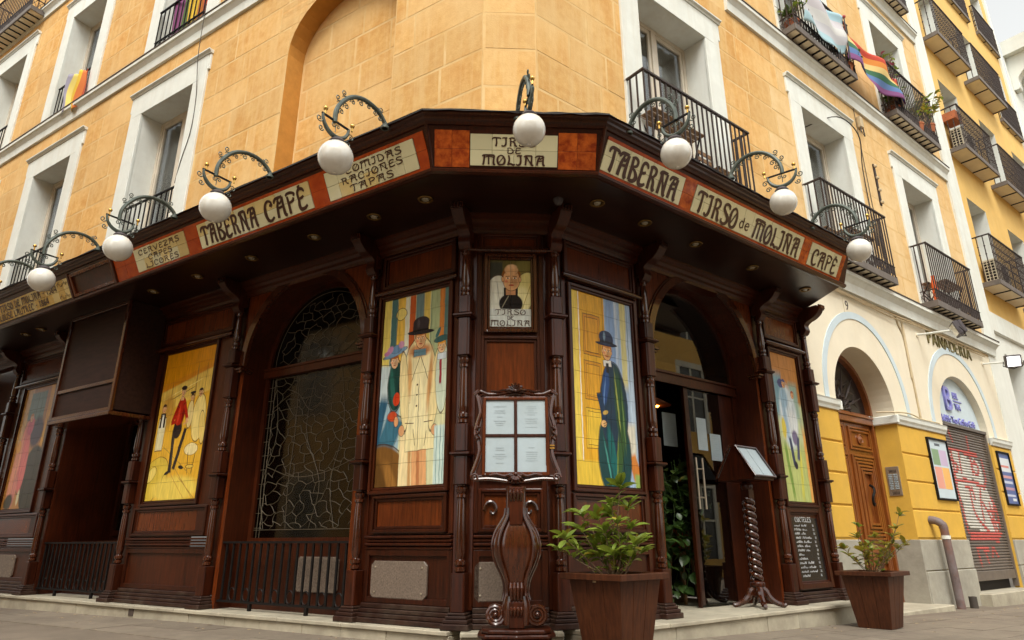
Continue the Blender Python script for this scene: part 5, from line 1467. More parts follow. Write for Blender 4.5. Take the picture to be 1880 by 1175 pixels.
# plain wooden fascia panel between ochre sign and red tiles, and vertical posts on the mitres
A = fascia_frame(FL, -5.38)
m = MB(); frame_boxes(m, 0, .96, .03, .32, .04, .001, .022); m.build('fascia_panel', M['woodp'], TF, A, bevel=.005)
for F, u in ((FL, -5.41), (FL, -4.42), (FL, -7.80)): MB().box(-.02, .02, .001, .03, .005, .34).build('fascia_post', M['wood'], TF, fascia_frame(F, u), bevel=.004)
def mitre_post(Wp, n, sgn):
    k = 1 / math.cos(rad(17.6))
    p0 = Wp + n * (FB0[0] * k); p1 = Wp + n * ((FB1[0]) * k)
    a = Vector((p0.x, p0.y, FB0[1])); b = Vector((p1.x, p1.y, FB1[1] - .004))
    m = MB(); d = (b - a)
    nn = Vector((n.x, n.y, 0)) * .018
    m.tube([(q.x, -q.y, q.z) for q in (a + nn * .3, a + d * .5 + nn * .3, b + nn * .3)], .017, 8); m.build('mitre_post', M['wood'], TF, I4)
mitre_post(W1, mid1, 1); mitre_post(W2, mid2, 1)

# ================================================================== TILE PICTURES (generic painted stand-ins)
def tile_picture(F, u0, u1, z0, z1, nx, nz, pm, label, seed, o=.004, extra=None):
    A = at(F, u0, o, z0); w, h = u1 - u0, z1 - z0
    s = thing('tile_picture', label, 'tile picture', A)
    MB().box(0, w, -.004, .0005, 0, h).build('grout_bed', M['grout'], s, A)
    r = random.Random(seed); g = .0013
    for j in range(nz):
        for i in range(nx):
            a, b, c, d = w * i / nx + g, w * (i + 1) / nx - g, h * j / nz + g, h * (j + 1) / nz - g
            MB().box(a, b, .001, .010 + r.uniform(-.0006, .0006), c, d).build('tile', pm, s, A, uvs=lambda co: (co.x, co.z))
    if extra: extra(s, A, w, h)
    return s
e, b = 'e', 'b'
def face(cx, cy, s, skin, hair, line=.045, beard=False):
    dk = (70, 45, 32)
    out = [(e, cx, cy + .30 * s, .70 * s, .72 * s, 0, hair, .2), (e, cx, cy, .60 * s, .85 * s, 0, skin, .10, line), (e, cx - .60 * s, cy + .02 * s, .10 * s, .20 * s, 0, skin, .2, .12), (e, cx + .60 * s, cy + .02 * s, .10 * s, .20 * s, 0, skin, .2, .12),
           (e, cx + .22 * s, cy - .15 * s, .30 * s, .45 * s, 0, tuple(int(v * .86) for v in skin), .9), (e, cx - .24 * s, cy + .12 * s, .13 * s, .055 * s, 0, (245, 235, 220), .2), (e, cx + .24 * s, cy + .12 * s, .13 * s, .055 * s, 0, (245, 235, 220), .2),
           (e, cx - .24 * s, cy + .12 * s, .06 * s, .06 * s, 0, dk, .2), (e, cx + .24 * s, cy + .12 * s, .06 * s, .06 * s, 0, dk, .2), (b, cx - .25 * s, cy + .25 * s, .16 * s, .022 * s, 6, dk, .3), (b, cx + .25 * s, cy + .25 * s, .16 * s, .022 * s, -6, dk, .3),
           (b, cx + .05 * s, cy - .06 * s, .018 * s, .16 * s, 8, (150, 95, 65), .4), (b, cx + .02 * s, cy - .22 * s, .09 * s, .018 * s, 0, (150, 95, 65), .4), (e, cx, cy - .42 * s, .20 * s, .06 * s, 0, (165, 62, 48), .2), (e, cx - .36 * s, cy - .12 * s, .14 * s, .12 * s, 0, (215, 130, 95), .9), (e, cx, cy + .62 * s, .56 * s, .24 * s, 0, hair, .25)]
    if beard: out += [(e, cx, cy - .33 * s, .34 * s, .06 * s, 0, hair, .3)]
    return out
LN = (78, 52, 36)
pm1 = paint_mat('painted_tiles_coat', (212, 210, 165), [
    (b, .04, 1.5, .05, .5, 0, (226, 205, 105)), (b, .13, 1.45, .035, .5, 0, (70, 110, 110)), (b, .22, 1.4, .05, .6, 0, (232, 190, 80)), (b, .30, 1.4, .03, .6, 0, (225, 225, 200)),
    (b, .36, 1.45, .035, .35, 0, (190, 90, 40)), (b, .45, 1.5, .05, .5, 0, (105, 130, 130)), (b, .54, 1.5, .035, .5, 0, (215, 190, 95)), (b, .64, 1.4, .06, .6, 0, (170, 185, 140)), (b, .72, 1.55, .03, .4, 0, (205, 130, 60)), (b, .78, 1.4, .035, .6, 0, (90, 125, 120)),
    (e, .22, 1.62, .07, .06, 0, (235, 215, 120), .2, .06), (b, .17, 1.3, .004, .5, 0, (60, 95, 95), .3), (b, .59, 1.3, .004, .5, 0, (120, 140, 110), .3), (b, .50, 1.3, .003, .5, 0, (150, 120, 60), .3),
    (b, .08, .55, .18, .5, 0, (150, 180, 190)), (b, .05, .95, .10, .18, -8, (190, 205, 205), .2, .02), (b, .06, .28, .10, .4, -25, (60, 110, 130), .2, .02), (b, .0, .5, .05, .35, -12, (45, 90, 115), .4), (e, .10, .05, .30, .34, 25, (120, 82, 38), .15, .02), (e, .02, .12, .08, .28, 30, (95, 65, 30), .6), (e, .2, .02, .06, .25, 22, (150, 105, 50), .6),
    (e, .19, .92, .10, .25, 0, (25, 66, 60), .15, .03), (e, .15, .92, .03, .22, 8, (40, 95, 85), .6), (e, .24, .85, .03, .2, -8, (15, 45, 45), .6), (e, .21, .79, .045, .065, 0, (200, 62, 30), .2), (e, .17, .63, .06, .05, 0, (195, 75, 40), .3, .05), (e, .22, .58, .03, .05, 0, (222, 160, 110), .3, .06)]
    + face(.165, 1.15, .075, (226, 184, 140), (170, 95, 45)) + [
    (e, .165, 1.235, .15, .030, 14, (120, 155, 185), .15, .05), (e, .18, 1.275, .07, .040, 10, (105, 140, 175), .15, .04), (e, .10, 1.275, .05, .035, 40, (200, 140, 175), .4), (e, .06, 1.245, .04, .025, 10, (180, 115, 155), .4), (e, .24, 1.31, .04, .04, 60, (205, 150, 180), .4),
    (b, .36, .16, .085, .30, 0, (238, 218, 165), .06, .012), (b, .51, .14, .085, .26, 3, (222, 165, 112), .06, .012), (b, .40, .14, .02, .28, 2, (205, 160, 105), .6), (b, .50, .12, .02, .24, 2, (190, 125, 80), .6),
    (e, .47, .86, .215, .50, 0, (236, 222, 168), .06, .014), (b, .50, .52, .165, .22, 2, (236, 222, 168), .06, .012), (b, .49, .80, .13, .35, 0, (238, 226, 176), .35), (e, .30, .86, .055, .38, 5, (234, 216, 158), .08, .03), (e, .66, .84, .055, .38, -5, (230, 212, 155), .08, .03),
    (e, .36, 1.0, .03, .25, 3, (208, 160, 100), .8), (e, .60, .92, .03, .32, -4, (205, 155, 98), .8), (e, .47, 1.22, .15, .07, 0, (200, 138, 90), .6), (b, .48, .62, .003, .34, 1, LN, .3), (b, .43, 1.05, .003, .13, -22, LN, .3), (b, .53, 1.05, .003, .13, 22, LN, .3), (b, .60, .55, .055, .004, 4, LN, .3), (b, .38, .55, .055, .004, -4, LN, .3), (b, .44, .42, .003, .08, 10, LN, .3), (b, .57, .40, .003, .07, -8, LN, .3),
    (e, .455, .80, .010, .010, 0, LN, .3), (e, .455, .70, .010, .010, 0, LN, .3), (e, .455, .90, .010, .010, 0, LN, .3), (e, .29, .49, .035, .05, 0, (222, 165, 115), .2, .06), (e, .67, .47, .035, .05, 0, (222, 165, 115), .2, .06), (b, .47, 1.20, .075, .035, 0, (95, 130, 142), .2, .03)]
    + face(.47, 1.325, .098, (226, 176, 126), (195, 120, 55)) + [
    (e, .47, 1.40, .165, .024, -3, (40, 36, 40), .12), (b, .47, 1.45, .098, .05, 0, (48, 42, 46), .15), (e, .47, 1.50, .098, .055, 0, (50, 44, 48), .12), (b, .47, 1.42, .098, .008, 0, (25, 22, 24), .3), (e, .44, 1.49, .02, .05, 0, (78, 70, 74), .8),
    (e, .735, .95, .07, .34, 0, (200, 212, 190), .12, .025), (b, .72, 1.0, .014, .13, 0, (150, 50, 60), .2), (b, .73, 1.13, .05, .03, 0, (205, 215, 220), .2, .04)]
    + face(.725, 1.22, .070, (230, 190, 140), (228, 160, 45)) + [(e, .72, 1.295, .085, .030, 6, (55, 95, 95), .15, .05), (e, .68, 1.36, .02, .06, -30, (60, 105, 105), .3),
    (b, .73, .25, .06, .26, 0, (200, 218, 208), .1), (b, .70, .25, .004, .26, 0, (120, 160, 160), .3), (b, .74, .25, .004, .26, 0, (120, 160, 160), .3), (b, .77, .25, .004, .26, 0, (120, 160, 160), .3)])
tile_picture(FL, -.99, -.19, 1.22, 3.03, 4, 9, pm1, 'tall painted tile picture of a pale coat and dark hat against striped background', 61)
pm2 = paint_mat('painted_tiles_dance', (226, 174, 48), [
    (b, .5, 1.62, .6, .22, 6, (222, 150, 22), .12), (b, .5, 1.43, .6, .05, 10, (215, 140, 30), .3), (b, .55, 1.28, .55, .14, 12, (232, 196, 92), .2), (b, .70, 1.2, .012, .4, 0, (170, 125, 50), .3), (b, .45, 1.30, .40, .006, 14, (248, 226, 140), .3), (b, .40, 1.24, .30, .004, 14, LN, .3), (b, .22, 1.15, .004, .25, 0, LN, .3), (b, .88, 1.3, .004, .3, 0, (150, 110, 40), .3),
    (e, .18, 1.05, .16, .25, 0, (196, 148, 60), .6), (b, .11, .78, .075, .20, 0, (228, 218, 170), .12, .03), (b, .11, .95, .055, .09, 0, (48, 40, 36), .12), (b, .11, .93, .02, .09, 0, (232, 228, 210), .2)] + face(.11, 1.09, .062, (220, 165, 110), (70, 45, 30)) + [
    (e, .84, .92, .13, .28, 0, (238, 214, 130), .1, .025), (e, .93, .8, .06, .2, 10, (228, 198, 110), .2, .04), (e, .66, .98, .06, .17, 0, (228, 204, 135), .15, .04), (b, .60, .88, .05, .012, 20, (222, 165, 110), .3)] + face(.82, 1.22, .062, (222, 170, 115), (45, 32, 28), beard=True) + face(.66, 1.18, .05, (222, 170, 115), (60, 45, 35)) + [
    (e, .66, 1.24, .055, .018, 0, (45, 36, 32), .2), (e, .78, .56, .13, .07, 0, (240, 222, 160), .12, .03), (b, .75, .40, .006, .13, 8, (80, 52, 28), .3), (b, .86, .40, .006, .13, -8, (80, 52, 28), .3), (e, .80, .36, .08, .025, 0, (80, 52, 28), .08), (e, .80, .36, .07, .018, 0, (226, 190, 80), .08),
    (e, .10, .24, .32, .22, 40, (216, 186, 66), .1, .015), (e, .05, .3, .12, .07, 40, (235, 210, 110), .5, .04), (b, .22, .12, .004, .22, -30, LN, .3), (e, .55, .12, .5, .16, 0, (232, 204, 90), .4), (b, .5, .46, .005, .36, 60, (170, 135, 55), .4), (b, .7, .2, .005, .3, 50, (180, 140, 62), .4), (b, .62, .14, .005, .25, 48, (200, 155, 70), .4), (b, .8, .12, .005, .25, 55, (180, 140, 60), .4),
    (b, .40, .56, .030, .26, 4, (36, 30, 30), .1), (e, .37, .31, .055, .022, 20, (34, 28, 28), .15), (b, .55, .58, .030, .25, -16, (40, 32, 32), .1), (e, .63, .36, .055, .022, -10, (34, 28, 28), .15), (b, .41, .56, .006, .2, 4, (80, 70, 66), .5),
    (e, .45, .82, .088, .12, 0, (40, 30, 30), .12), (e, .46, 1.03, .10, .17, -6, (172, 36, 18), .08, .02), (e, .43, 1.0, .03, .13, -6, (205, 60, 35), .6), (e, .52, .98, .03, .13, -6, (125, 22, 12), .6), (b, .36, 1.00, .026, .10, -24, (165, 32, 16), .12, .05), (b, .35, .90, .05, .022, 10, (165, 32, 16), .15), (b, .57, 1.02, .026, .11, 24, (175, 38, 18), .12, .05), (e, .61, .91, .022, .028, 0, (222, 170, 120), .2), (b, .46, 1.19, .03, .03, 0, (222, 170, 120), .2)] + face(.465, 1.265, .062, (224, 174, 124), (48, 34, 28)) + [(e, .465, 1.315, .060, .028, 0, (48, 34, 30), .15)])
tile_picture(FL, -4.68, -3.66, 1.22, 3.03, 5, 9, pm2, 'golden yellow tile picture with a small dancing figure in red and black', 62)
pm3 = paint_mat('painted_tiles_pink', (170, 118, 58), [
    (b, .12, 1.4, .14, .5, 0, (205, 165, 105), .3), (b, .45, 1.5, .25, .22, 0, (95, 120, 115), .15), (b, .45, 1.5, .005, .22, 0, (40, 45, 45), .3), (b, .45, 1.45, .25, .005, 0, (40, 45, 45), .3), (b, .85, 1.35, .07, .5, 0, (205, 150, 40), .3), (b, .9, .8, .05, .5, 0, (110, 80, 30), .3),
    (e, .60, 1.1, .2, .25, 0, (60, 40, 55), .4), (e, .78, .36, .34, .55, 12, (52, 44, 26), .1), (e, .35, .75, .15, .55, 8, (205, 105, 100), .2, .02), (e, .18, .55, .10, .60, -4, (215, 140, 110), .3), (e, .28, .25, .08, .25, 0, (195, 120, 105), .4), (e, .38, 1.2, .10, .15, 0, (190, 80, 100), .3),  (e, .15, .9, .07, .1, 0, (215, 150, 50), .4), (e, .46, .16, .04, .12, 0, (200, 190, 150), .4), (e, .18, .1, .14, .12, 20, (60, 50, 25), .4), (b, .30, .7, .003, .4, 8, LN, .3), (b, .22, .5, .003, .4, 2, LN, .3)] + face(.36, 1.32, .075, (228, 172, 120), (190, 120, 45)))
tile_picture(FL, -8.44, -7.48, 1.22, 3.03, 5, 9, pm3, 'dim tile picture with a pink shape beside a dark mass, far left', 63)
pm4 = paint_mat('painted_tiles_cloak', (158, 182, 210), [
    (b, .20, 1.0, .24, .95, 0, (226, 170, 40), .03), (b, .05, 1.0, .035, .95, 0, (238, 210, 90), .1), (b, .10, 1.0, .007, .95, 0, (248, 243, 220), .2), (b, .26, 1.38, .11, .20, 0, (208, 142, 28), .05, .02), (b, .26, .94, .11, .18, 0, (212, 148, 30), .05, .02), (b, .26, .50, .11, .18, 0, (228, 184, 50), .05, .02), (b, .26, 1.38, .085, .17, 0, (220, 158, 38), .06, .02), (b, .26, .94, .085, .15, 0, (222, 162, 40), .06, .02), (b, .26, .5, .085, .15, 0, (234, 194, 62), .06, .02), (b, .20, .1, .25, .12, 0, (230, 194, 66), .3), (b, .42, 1.0, .004, .95, 0, (150, 105, 30), .3),
    (b, .52, 1.4, .06, .5, 0, (132, 162, 204), .3), (b, .60, 1.5, .02, .4, 0, (190, 205, 222), .6), (b, .70, 1.4, .045, .5, 0, (208, 200, 140), .3), (b, .78, .9, .05, .6, 0, (182, 202, 220), .3), (b, .76, 1.4, .004, .5, 0, (110, 135, 160), .4), (b, .70, .4, .10, .2, 0, (218, 214, 196), .4), (b, .76, .18, .06, .13, 20, (208, 128, 56), .4), (b, .80, .05, .05, .08, 0, (150, 175, 90), .4),
    (e, .50, .28, .22, .42, 0, (20, 66, 68), .07, .012), (e, .52, .72, .185, .44, 0, (26, 54, 74), .06, .012), (e, .60, .70, .07, .42, 4, (42, 80, 50), .5), (e, .57, .75, .012, .35, 5, (150, 160, 80), .7), (e, .64, .6, .010, .3, 2, (95, 125, 70), .7), (e, .42, .92, .045, .20, -8, (36, 72, 128), .4), (e, .40, .85, .010, .16, -8, (95, 130, 180), .6), (e, .48, .25, .05, .32, 10, (16, 100, 98), .5), (e, .41, .2, .012, .24, 12, (70, 150, 140), .7), (e, .58, .3, .04, .3, -8, (54, 88, 48), .5), (e, .53, .22, .010, .26, -6, (120, 140, 60), .7), (b, .47, .62, .003, .40, -3, (10, 22, 30), .3), (b, .58, .5, .003, .4, 6, (10, 26, 24), .3),
    (b, .36, .70, .03, .14, 14, (26, 54, 84), .1, .04), (e, .375, .555, .038, .034, 0, (222, 176, 116), .15, .05), (b, .39, .54, .022, .003, 30, LN, .3), (b, .385, .56, .022, .003, 20, LN, .3), (e, .40, .66, .04, .02, 20, (200, 165, 80), .4),
    (b, .455, 1.135, .055, .030, 4, (232, 230, 222), .15, .04), (b, .455, 1.09, .020, .05, 0, (30, 34, 40), .2)] + face(.455, 1.245, .098, (226, 172, 112), (196, 122, 46), beard=True) + [(e, .455, 1.325, .150, .022, 2, (26, 34, 60), .12), (e, .455, 1.385, .098, .075, 0, (38, 52, 84), .08), (b, .455, 1.345, .096, .012, 0, (18, 24, 42), .2), (e, .43, 1.40, .018, .05, 0, (120, 150, 175), .8)])
tile_picture(FR, .205, 1.02, 1.22, 3.03, 4, 9, pm4, 'tall tile picture of a dark green cloak between yellow door and blue wall', 64)
pm5 = paint_mat('painted_tiles_field', (188, 196, 150), [
    (b, .3, 1.5, .35, .35, 0, (190, 130, 70), .3), (b, .12, 1.25, .10, .30, 0, (120, 160, 175), .5), (b, .45, 1.2, .10, .25, 0, (150, 175, 160), .5), (b, .3, .3, .35, .40, 0, (180, 190, 118), .4), (b, .15, .35, .03, .35, 6, (120, 150, 70), .5), (b, .40, .3, .03, .3, -6, (205, 200, 90), .5), (b, .57, .4, .03, .5, 0, (225, 165, 90), .4),
    (e, .28, 1.0, .20, .42, 0, (205, 216, 220), .3), (e, .20, .95, .05, .3, 6, (160, 185, 205), .6), (e, .22, 1.22, .09, .15, 0, (150, 180, 200), .5), (e, .36, .9, .10, .2, 0, (215, 220, 220), .4), (e, .18, 1.40, .07, .06, 0, (75, 80, 125), .3), (b, .28, 1.0, .003, .28, 4, (110, 125, 140), .3), (b, .36, .95, .003, .2, -6, (110, 125, 140), .3), (e, .36, .75, .07, .10, 0, (120, 110, 140), .4), (b, .26, .58, .03, .18, 6, (60, 70, 95), .3), (b, .40, .62, .03, .15, -10, (80, 85, 110), .3), (e, .30, .42, .04, .05, 0, (40, 40, 60), .3), (e, .14, .85, .05, .14, 0, (215, 195, 80), .4)] + face(.25, 1.40, .062, (218, 165, 115), (75, 78, 125)) + face(.42, 1.28, .055, (215, 160, 110), (160, 85, 50)))
tile_picture(FR, 3.50, 4.10, 1.19, 2.99, 3, 9, pm5, 'pale blue and green tile picture above the chalkboard', 65)
pm6 = paint_mat('painted_tiles_portrait', (96, 88, 44), [
    (b, .05, .50, .07, .14, 0, (58, 62, 54), .3), (e, .33, .55, .12, .14, 0, (118, 112, 60), .6), (e, .10, .28, .13, .22, 8, (224, 226, 210), .08, .02), (e, .30, .32, .115, .22, -18, (226, 216, 140), .10, .02), (e, .29, .26, .09, .14, 0, (232, 224, 165), .4), (b, .33, .28, .003, .13, -18, (170, 150, 70), .3), (b, .08, .30, .003, .14, 8, (160, 165, 150), .3),
    (b, .19, .25, .065, .13, 0, (24, 22, 22), .1), (e, .19, .22, .11, .10, 0, (26, 24, 24), .12), (b, .14, .24, .005, .07, -28, (150, 145, 125), .3), (b, .19, .335, .045, .03, 0, (205, 150, 105), .2)] + face(.195, .455, .130, (224, 172, 120), (140, 82, 28), line=.03) + [(e, .195, .55, .066, .055, 0, (226, 178, 128), .25), (e, .20, .585, .05, .025, 0, (232, 190, 142), .5), (b, .19, .085, .30, .085, 0, (212, 218, 210), .015)], distort=.004)
def portrait_text(s, A, w, h):
    m = MB(); fit_line(m, 'TIRSO', w / 2, .115, .048, w * .74, .13, .0125); fit_line(m, 'DE', w / 2, .068, .034, w * .15, .15, .0125); fit_line(m, 'MOLINA', w / 2, .010, .050, w * .95, .13, .0125)
    m.build('lettering', M['ink'], s, A, smooth=False)
tile_picture(FC, .206, .579, 2.582, 3.228, 2, 6, pm6, 'small tiled portrait of a pale cloaked man above the menu stand', 66, o=.010, extra=portrait_text)

# ================================================================== GLOBE LAMPS
def spiral(o, z, r, turns=1.4, a0=0.0, s=1, n=14):
    return [(0, o + s * (r * (1 - .8 * k / n)) * math.cos(a0 + turns * 2 * PI * k / n), z + (r * (1 - .8 * k / n)) * math.sin(a0 + turns * 2 * PI * k / n)) for k in range(n + 1)]
def lamp_meshes(base, pts, cen, barz, gz, gr):
    D = {}
    arm = crom([(0, o, z) for o, z in pts], 6)
    m = MB(); m.tube(arm, .0185, 8); m.tube([(0, base[0], base[1] - .05), (0, base[0], base[1])], .022, 8)
    m.lathe([(.035, -.05), (.035, -.03), (.02, -.02)], 0, base[0], 10, base[1])
    D['arm'] = m.mesh('arm', M['lampiron'])
    m = MB(); R = .128
    m.tube([(0, cen - R * math.cos(PI * k / 16), barz - R * math.sin(PI * k / 16)) for k in range(17)], [.010 + .008 * math.sin(PI * k / 16) for k in range(17)], 8)
    D['hook'] = m.mesh('hook', M['lampiron'])
    m = MB(); m.box(-.006, .006, cen - R - .01, cen + R + .01, barz - .006, barz + .008); D['bar'] = m.mesh('cross_bar', M['iron'])
    m = MB()
    # scrolls along the arm's inside, on its crown, its foot and the hook
    n = len(arm)
    for f, side, r in ((.22, -1, .026), (.34, -1, .022), (.46, -1, .026), (.57, -1, .022), (.68, -1, .026), (.80, -1, .024), (.16, 1, .026), (.10, -1, .022), (.62, 1, .028), (.70, 1, .026)):
        i = min(n - 2, int(f * n)); p = Vector(arm[i]); q = Vector(arm[i + 1]); d = (q - p).normalized(); nn = Vector((0, -d.z, d.y)) * side
        c = p + nn * (r + .016)
        a0 = math.atan2(-nn.z, -nn.y)
        m.tube(spiral(c.y, c.z, r, 1.3, a0, 1), .0050, 4); 
        c2 = p + d * r * 1.5 + nn * (r * .7 + .012)
        m.tube([tuple(p), tuple((p + c2) / 2 + nn * .01), tuple(c2)], .0046, 4)
    for s in (-1, 1):
        m.tube(spiral(cen + s * (R + .028), barz - .055, .030, 1.3, PI if s > 0 else 0, 1), .0050, 4)
        m.tube(spiral(cen + s * (R * .80 + .030), barz - .125, .026, 1.3, PI if s > 0 else 0, 1), .0050, 4)
    for s in (-1, 1): m.tube(spiral(cen + s * .022, barz - .035, .020, 1.2, PI if s > 0 else 0, 1), .0046, 4)
    m.tube([(0, cen, barz), (0, cen, barz - .09)], .004, 4)
    D['scroll'] = m.mesh('scrollwork', M['lampiron'])
    D['ball'] = MB().ball((0, 0, 0), .0185, 14, 8).lathe([(.008, -.05), (.006, -.015)], 0, 0, 8).mesh('brass_ball', M['brass'])
    D['cap'] = MB().lathe([(.058, 0), (.062, .012), (.05, .03), (.02, .04), (.012, .055)], 0, 0, 16).mesh('gallery', M['plastic'])
    D['globe'] = MB().ball((0, 0, 0), gr, 28, 18).lathe([(.012, -.006), (.016, .004)], 0, 0, 10, -gr).mesh('globe', M['opal'])
    return D
LP = [(1.172, 4.03), (1.24, 4.085), (1.335, 4.11), (1.45, 4.098), (1.56, 4.04), (1.645, 3.94), (1.69, 3.84), (1.695, 3.735)]
def lamp(D, F, u, cen, barz, gz, gr, base, label, dz=0, do=0, yaw=0):
    A = at(F, u, base[0] + do, base[1] + dz)
    B = A @ Matrix.Rotation(yaw, 4, 'Z') @ T(0, base[0], -base[1])
    t = thing('globe_lamp', label, 'lamp', A, 'white globe lamps on scrolled iron arms')
    for k, nm in (('arm', 'arm'), ('hook', 'hook'), ('bar', 'cross_bar'), ('scroll', 'scrollwork')): new_obj(nm, D[k], t, B)
    for s in (-1, 1): new_obj('brass_ball', D['ball'], t, B @ T(0, -(cen + s * .135), barz + .055))
    new_obj('gallery', D['cap'], t, B @ T(0, -cen + .0, gz + gr - .012))
    new_obj('globe', D['globe'], t, B @ T(0, -cen, gz))
DL = lamp_meshes((1.172, 4.03), LP, 1.682, 3.745, 3.452, .130)
RP = [(1.10, 4.04), (1.16, 4.12), (1.26, 4.175), (1.37, 4.175), (1.47, 4.12), (1.545, 4.02), (1.57, 3.94), (1.572, 3.875)]
DR = lamp_meshes((1.10, 4.04), RP, 1.565, 3.875, 3.585, .120)
for u, lb in ((-.012, 'white globe lamp over the food words sign, nearest corner on left side'), (-1.45, 'white globe lamp hanging before the long two-word sign'), (-2.97, 'white globe lamp at the left edge of drink words sign'), (-4.485, 'white globe lamp above the ochre dated sign'), (-5.99, 'globe lamp whose arm only enters at the far left edge')):
    lamp(DL, FL, u, 1.655, 3.745, 3.452, .130, (1.172, 4.03), lb)
lamp(DR, FC, .40, 1.565, 3.875, 3.585, .120, (1.10, 4.04), 'white globe lamp at the middle of the corner, arm seen edge-on', yaw=rad(7))
for u, lb, dz in ((-.09, 'white globe lamp in front of the first right-hand balcony', 0), (1.371, 'white globe lamp hanging highest, between the first two right-hand balconies', .10), (2.829, 'white globe lamp at the right end of the canopy', 0)):
    lamp(DR, FR, u, 1.545, 3.875, 3.585, .120, (1.10, 4.04), lb, dz=dz, yaw=rad(13) if dz else rad(2))

# ================================================================== CARVED MENU STAND
MS_F = frame(Vector((0.025, 4.93, 0)), Vector((1, 0, 0)), Vector((0, -1, 0)))
MS = thing('menu_stand', 'carved dark wood menu stand with four pale sheets in a shell-topped frame', 'menu stand', MS_F)
def menu_stand():
    A = MS_F; P = lambda m, n, mt='woodt', **k: m.build(n, M[mt], MS, A, **k)
    lean = Matrix.Translation((0, 0, 1.16)) @ Matrix.Rotation(rad(-7), 4, 'X') @ Matrix.Translation((0, 0, -1.16))
    AF = A @ lean
    Q = lambda m, n, mt='woodt', **k: m.build(n, M[mt], MS, AF, **k)
    # back board with wavy outline
    zb, zt = 1.175, 1.845
    out = []
    left = crom([(-.305, zb, 0), (-.325, zb + .03, 0), (-.30, zb + .10, 0), (-.272, zb + .20, 0), (-.285, zb + .30, 0), (-.305, zb + .34, 0), (-.29, zb + .42, 0), (-.27, zb + .50, 0), (-.285, zb + .60, 0), (-.30, zt - .02, 0), (-.27, zt, 0)], 4)
    top = crom([(-.27, zt, 0), (-.20, zt - .025, 0), (-.10, zt - .015, 0), (0, zt + .005, 0), (.10, zt - .015, 0), (.20, zt - .025, 0), (.27, zt, 0)], 4)
    right = [(-p[0], p[1], 0) for p in reversed(left)]
    bot = crom([(.305, zb, 0), (.2, zb + .005, 0), (.1, zb - .005, 0), (0, zb - .02, 0), (-.1, zb - .005, 0), (-.2, zb + .005, 0), (-.305, zb, 0)], 4)
    ol = [(p[0], p[1]) for p in left[:-1] + top[:-1] + right[:-1] + bot[:-1]]
    Q(MB().prism(ol, 'o', -.012, .018), 'frame_board', 'wood', bevel=.004)
    m = MB(); m.tube([(p[0] * .985, .022, p[1]) for p in ol], .013, 8, closed=True); Q(m, 'carved_edge')
    m = MB(); inner = [(p[0] * .915, .02, 1.51 + (p[1] - 1.51) * .93) for p in ol]; m.tube(inner, .009, 6, closed=True); Q(m, 'carved_edge')
    m = MB(); frame_boxes(m, -.247, .247, 1.205, 1.797, .024, .0181, .034); Q(m, 'inner_frame', 'woodp', bevel=.004)
    # corner scrolls, side leaves
    m = MB()
    for sx in (-1, 1):
        for z, sz in ((zb + .012, 1), (zt - .015, -1)):
            m.tube([(sx * (.296 + .030 * (1 - .75 * k / 12) * math.cos(k * .7 + (0 if sz > 0 else 2))), .032, z + .030 * (1 - .75 * k / 12) * math.sin(k * .7)) for k in range(13)], .0085, 6)
        for k in range(3): m.tube([(sx * .297, .03, 1.46 + .04 * k), (sx * .272, .042, 1.478 + .04 * k), (sx * .292, .03, 1.497 + .04 * k)], [.008, .013, .005], 6)
    Q(m, 'corner_scroll')
    def shell(cx, cz, r, up):
        m = MB()
        for k in range(7):
            t = PI * (k + .5) / 7
            x, z = math.cos(t), math.sin(t) * up
            m.tube([(cx + x * r * .2, .045, cz + z * r * .2), (cx + x * r * .7, .056, cz + z * r * .7), (cx + x * r, .04, cz + z * r)], [.006, .0125, .009], 7)
        m.ball((cx, .05, cz), .014, 10, 6)
        for s in (-1, 1): m.tube(crom([(cx + s * .03, .04, cz - up * .01), (cx + s * .08, .038, cz + up * .012), (cx + s * .14, .035, cz), (cx + s * .19, .03, cz + up * .006)], 4), .009, 6)
        Q(m, 'shell')
    shell(0, zt - .005, .062, 1); shell(0, zb + .035, .062, -1)
    # sheets and dividers
    for i, (a, b) in enumerate(((-.222, -.012), (.012, .222))):
        for j, (c, d) in enumerate(((1.230, 1.488), (1.512, 1.772))):
            sh = Q(MB().box(a, b, .0182, .0195 + .0006 * i, c, d), 'menu_sheet', 'paper')
            r = random.Random(i * 2 + j); l = MB()
            for k in range(11):
                z = d - .05 - k * .016
                if r.random() < .75: w = r.uniform(.02, .055); l.quad(((a + b) / 2 - w, -.0216, z), ((a + b) / 2 + w, -.0216, z), ((a + b) / 2 + w, -.0216, z + .004), ((a + b) / 2 - w, -.0216, z + .004))
            l.build('menu_text', M['paperline'], sh, AF)
    m = MB(); m.box(-.0118, .0118, .0183, .030, 1.229, 1.773); m.box(-.223, -.0119, .0183, .028, 1.489, 1.511); m.box(.0119, .223, .0183, .028, 1.489, 1.511); Q(m, 'divider', 'wood', bevel=.002)
    m = MB(); m.box(.25, .285, .034, .040, 1.395, 1.408); m.box(.25, .285, .034, .040, 1.415, 1.426); Q(m, 'brass_latch', 'brass')
    # pedestal cartouche
    half = [(.075, 1.13), (.070, 1.08), (.073, .98), (.08, .93), (.105, .885), (.145, .82), (.166, .745), (.160, .67), (.135, .60), (.105, .54), (.085, .485), (.082, .42), (.095, .36), (.10, .30), (.095, .22)]
    hp = crom([(a, b, 0) for a, b in half], 4)
    ol2 = [(p[0], p[1]) for p in hp] + [(-p[0], p[1]) for p in reversed(hp)]
    m = MB(); seg = 20
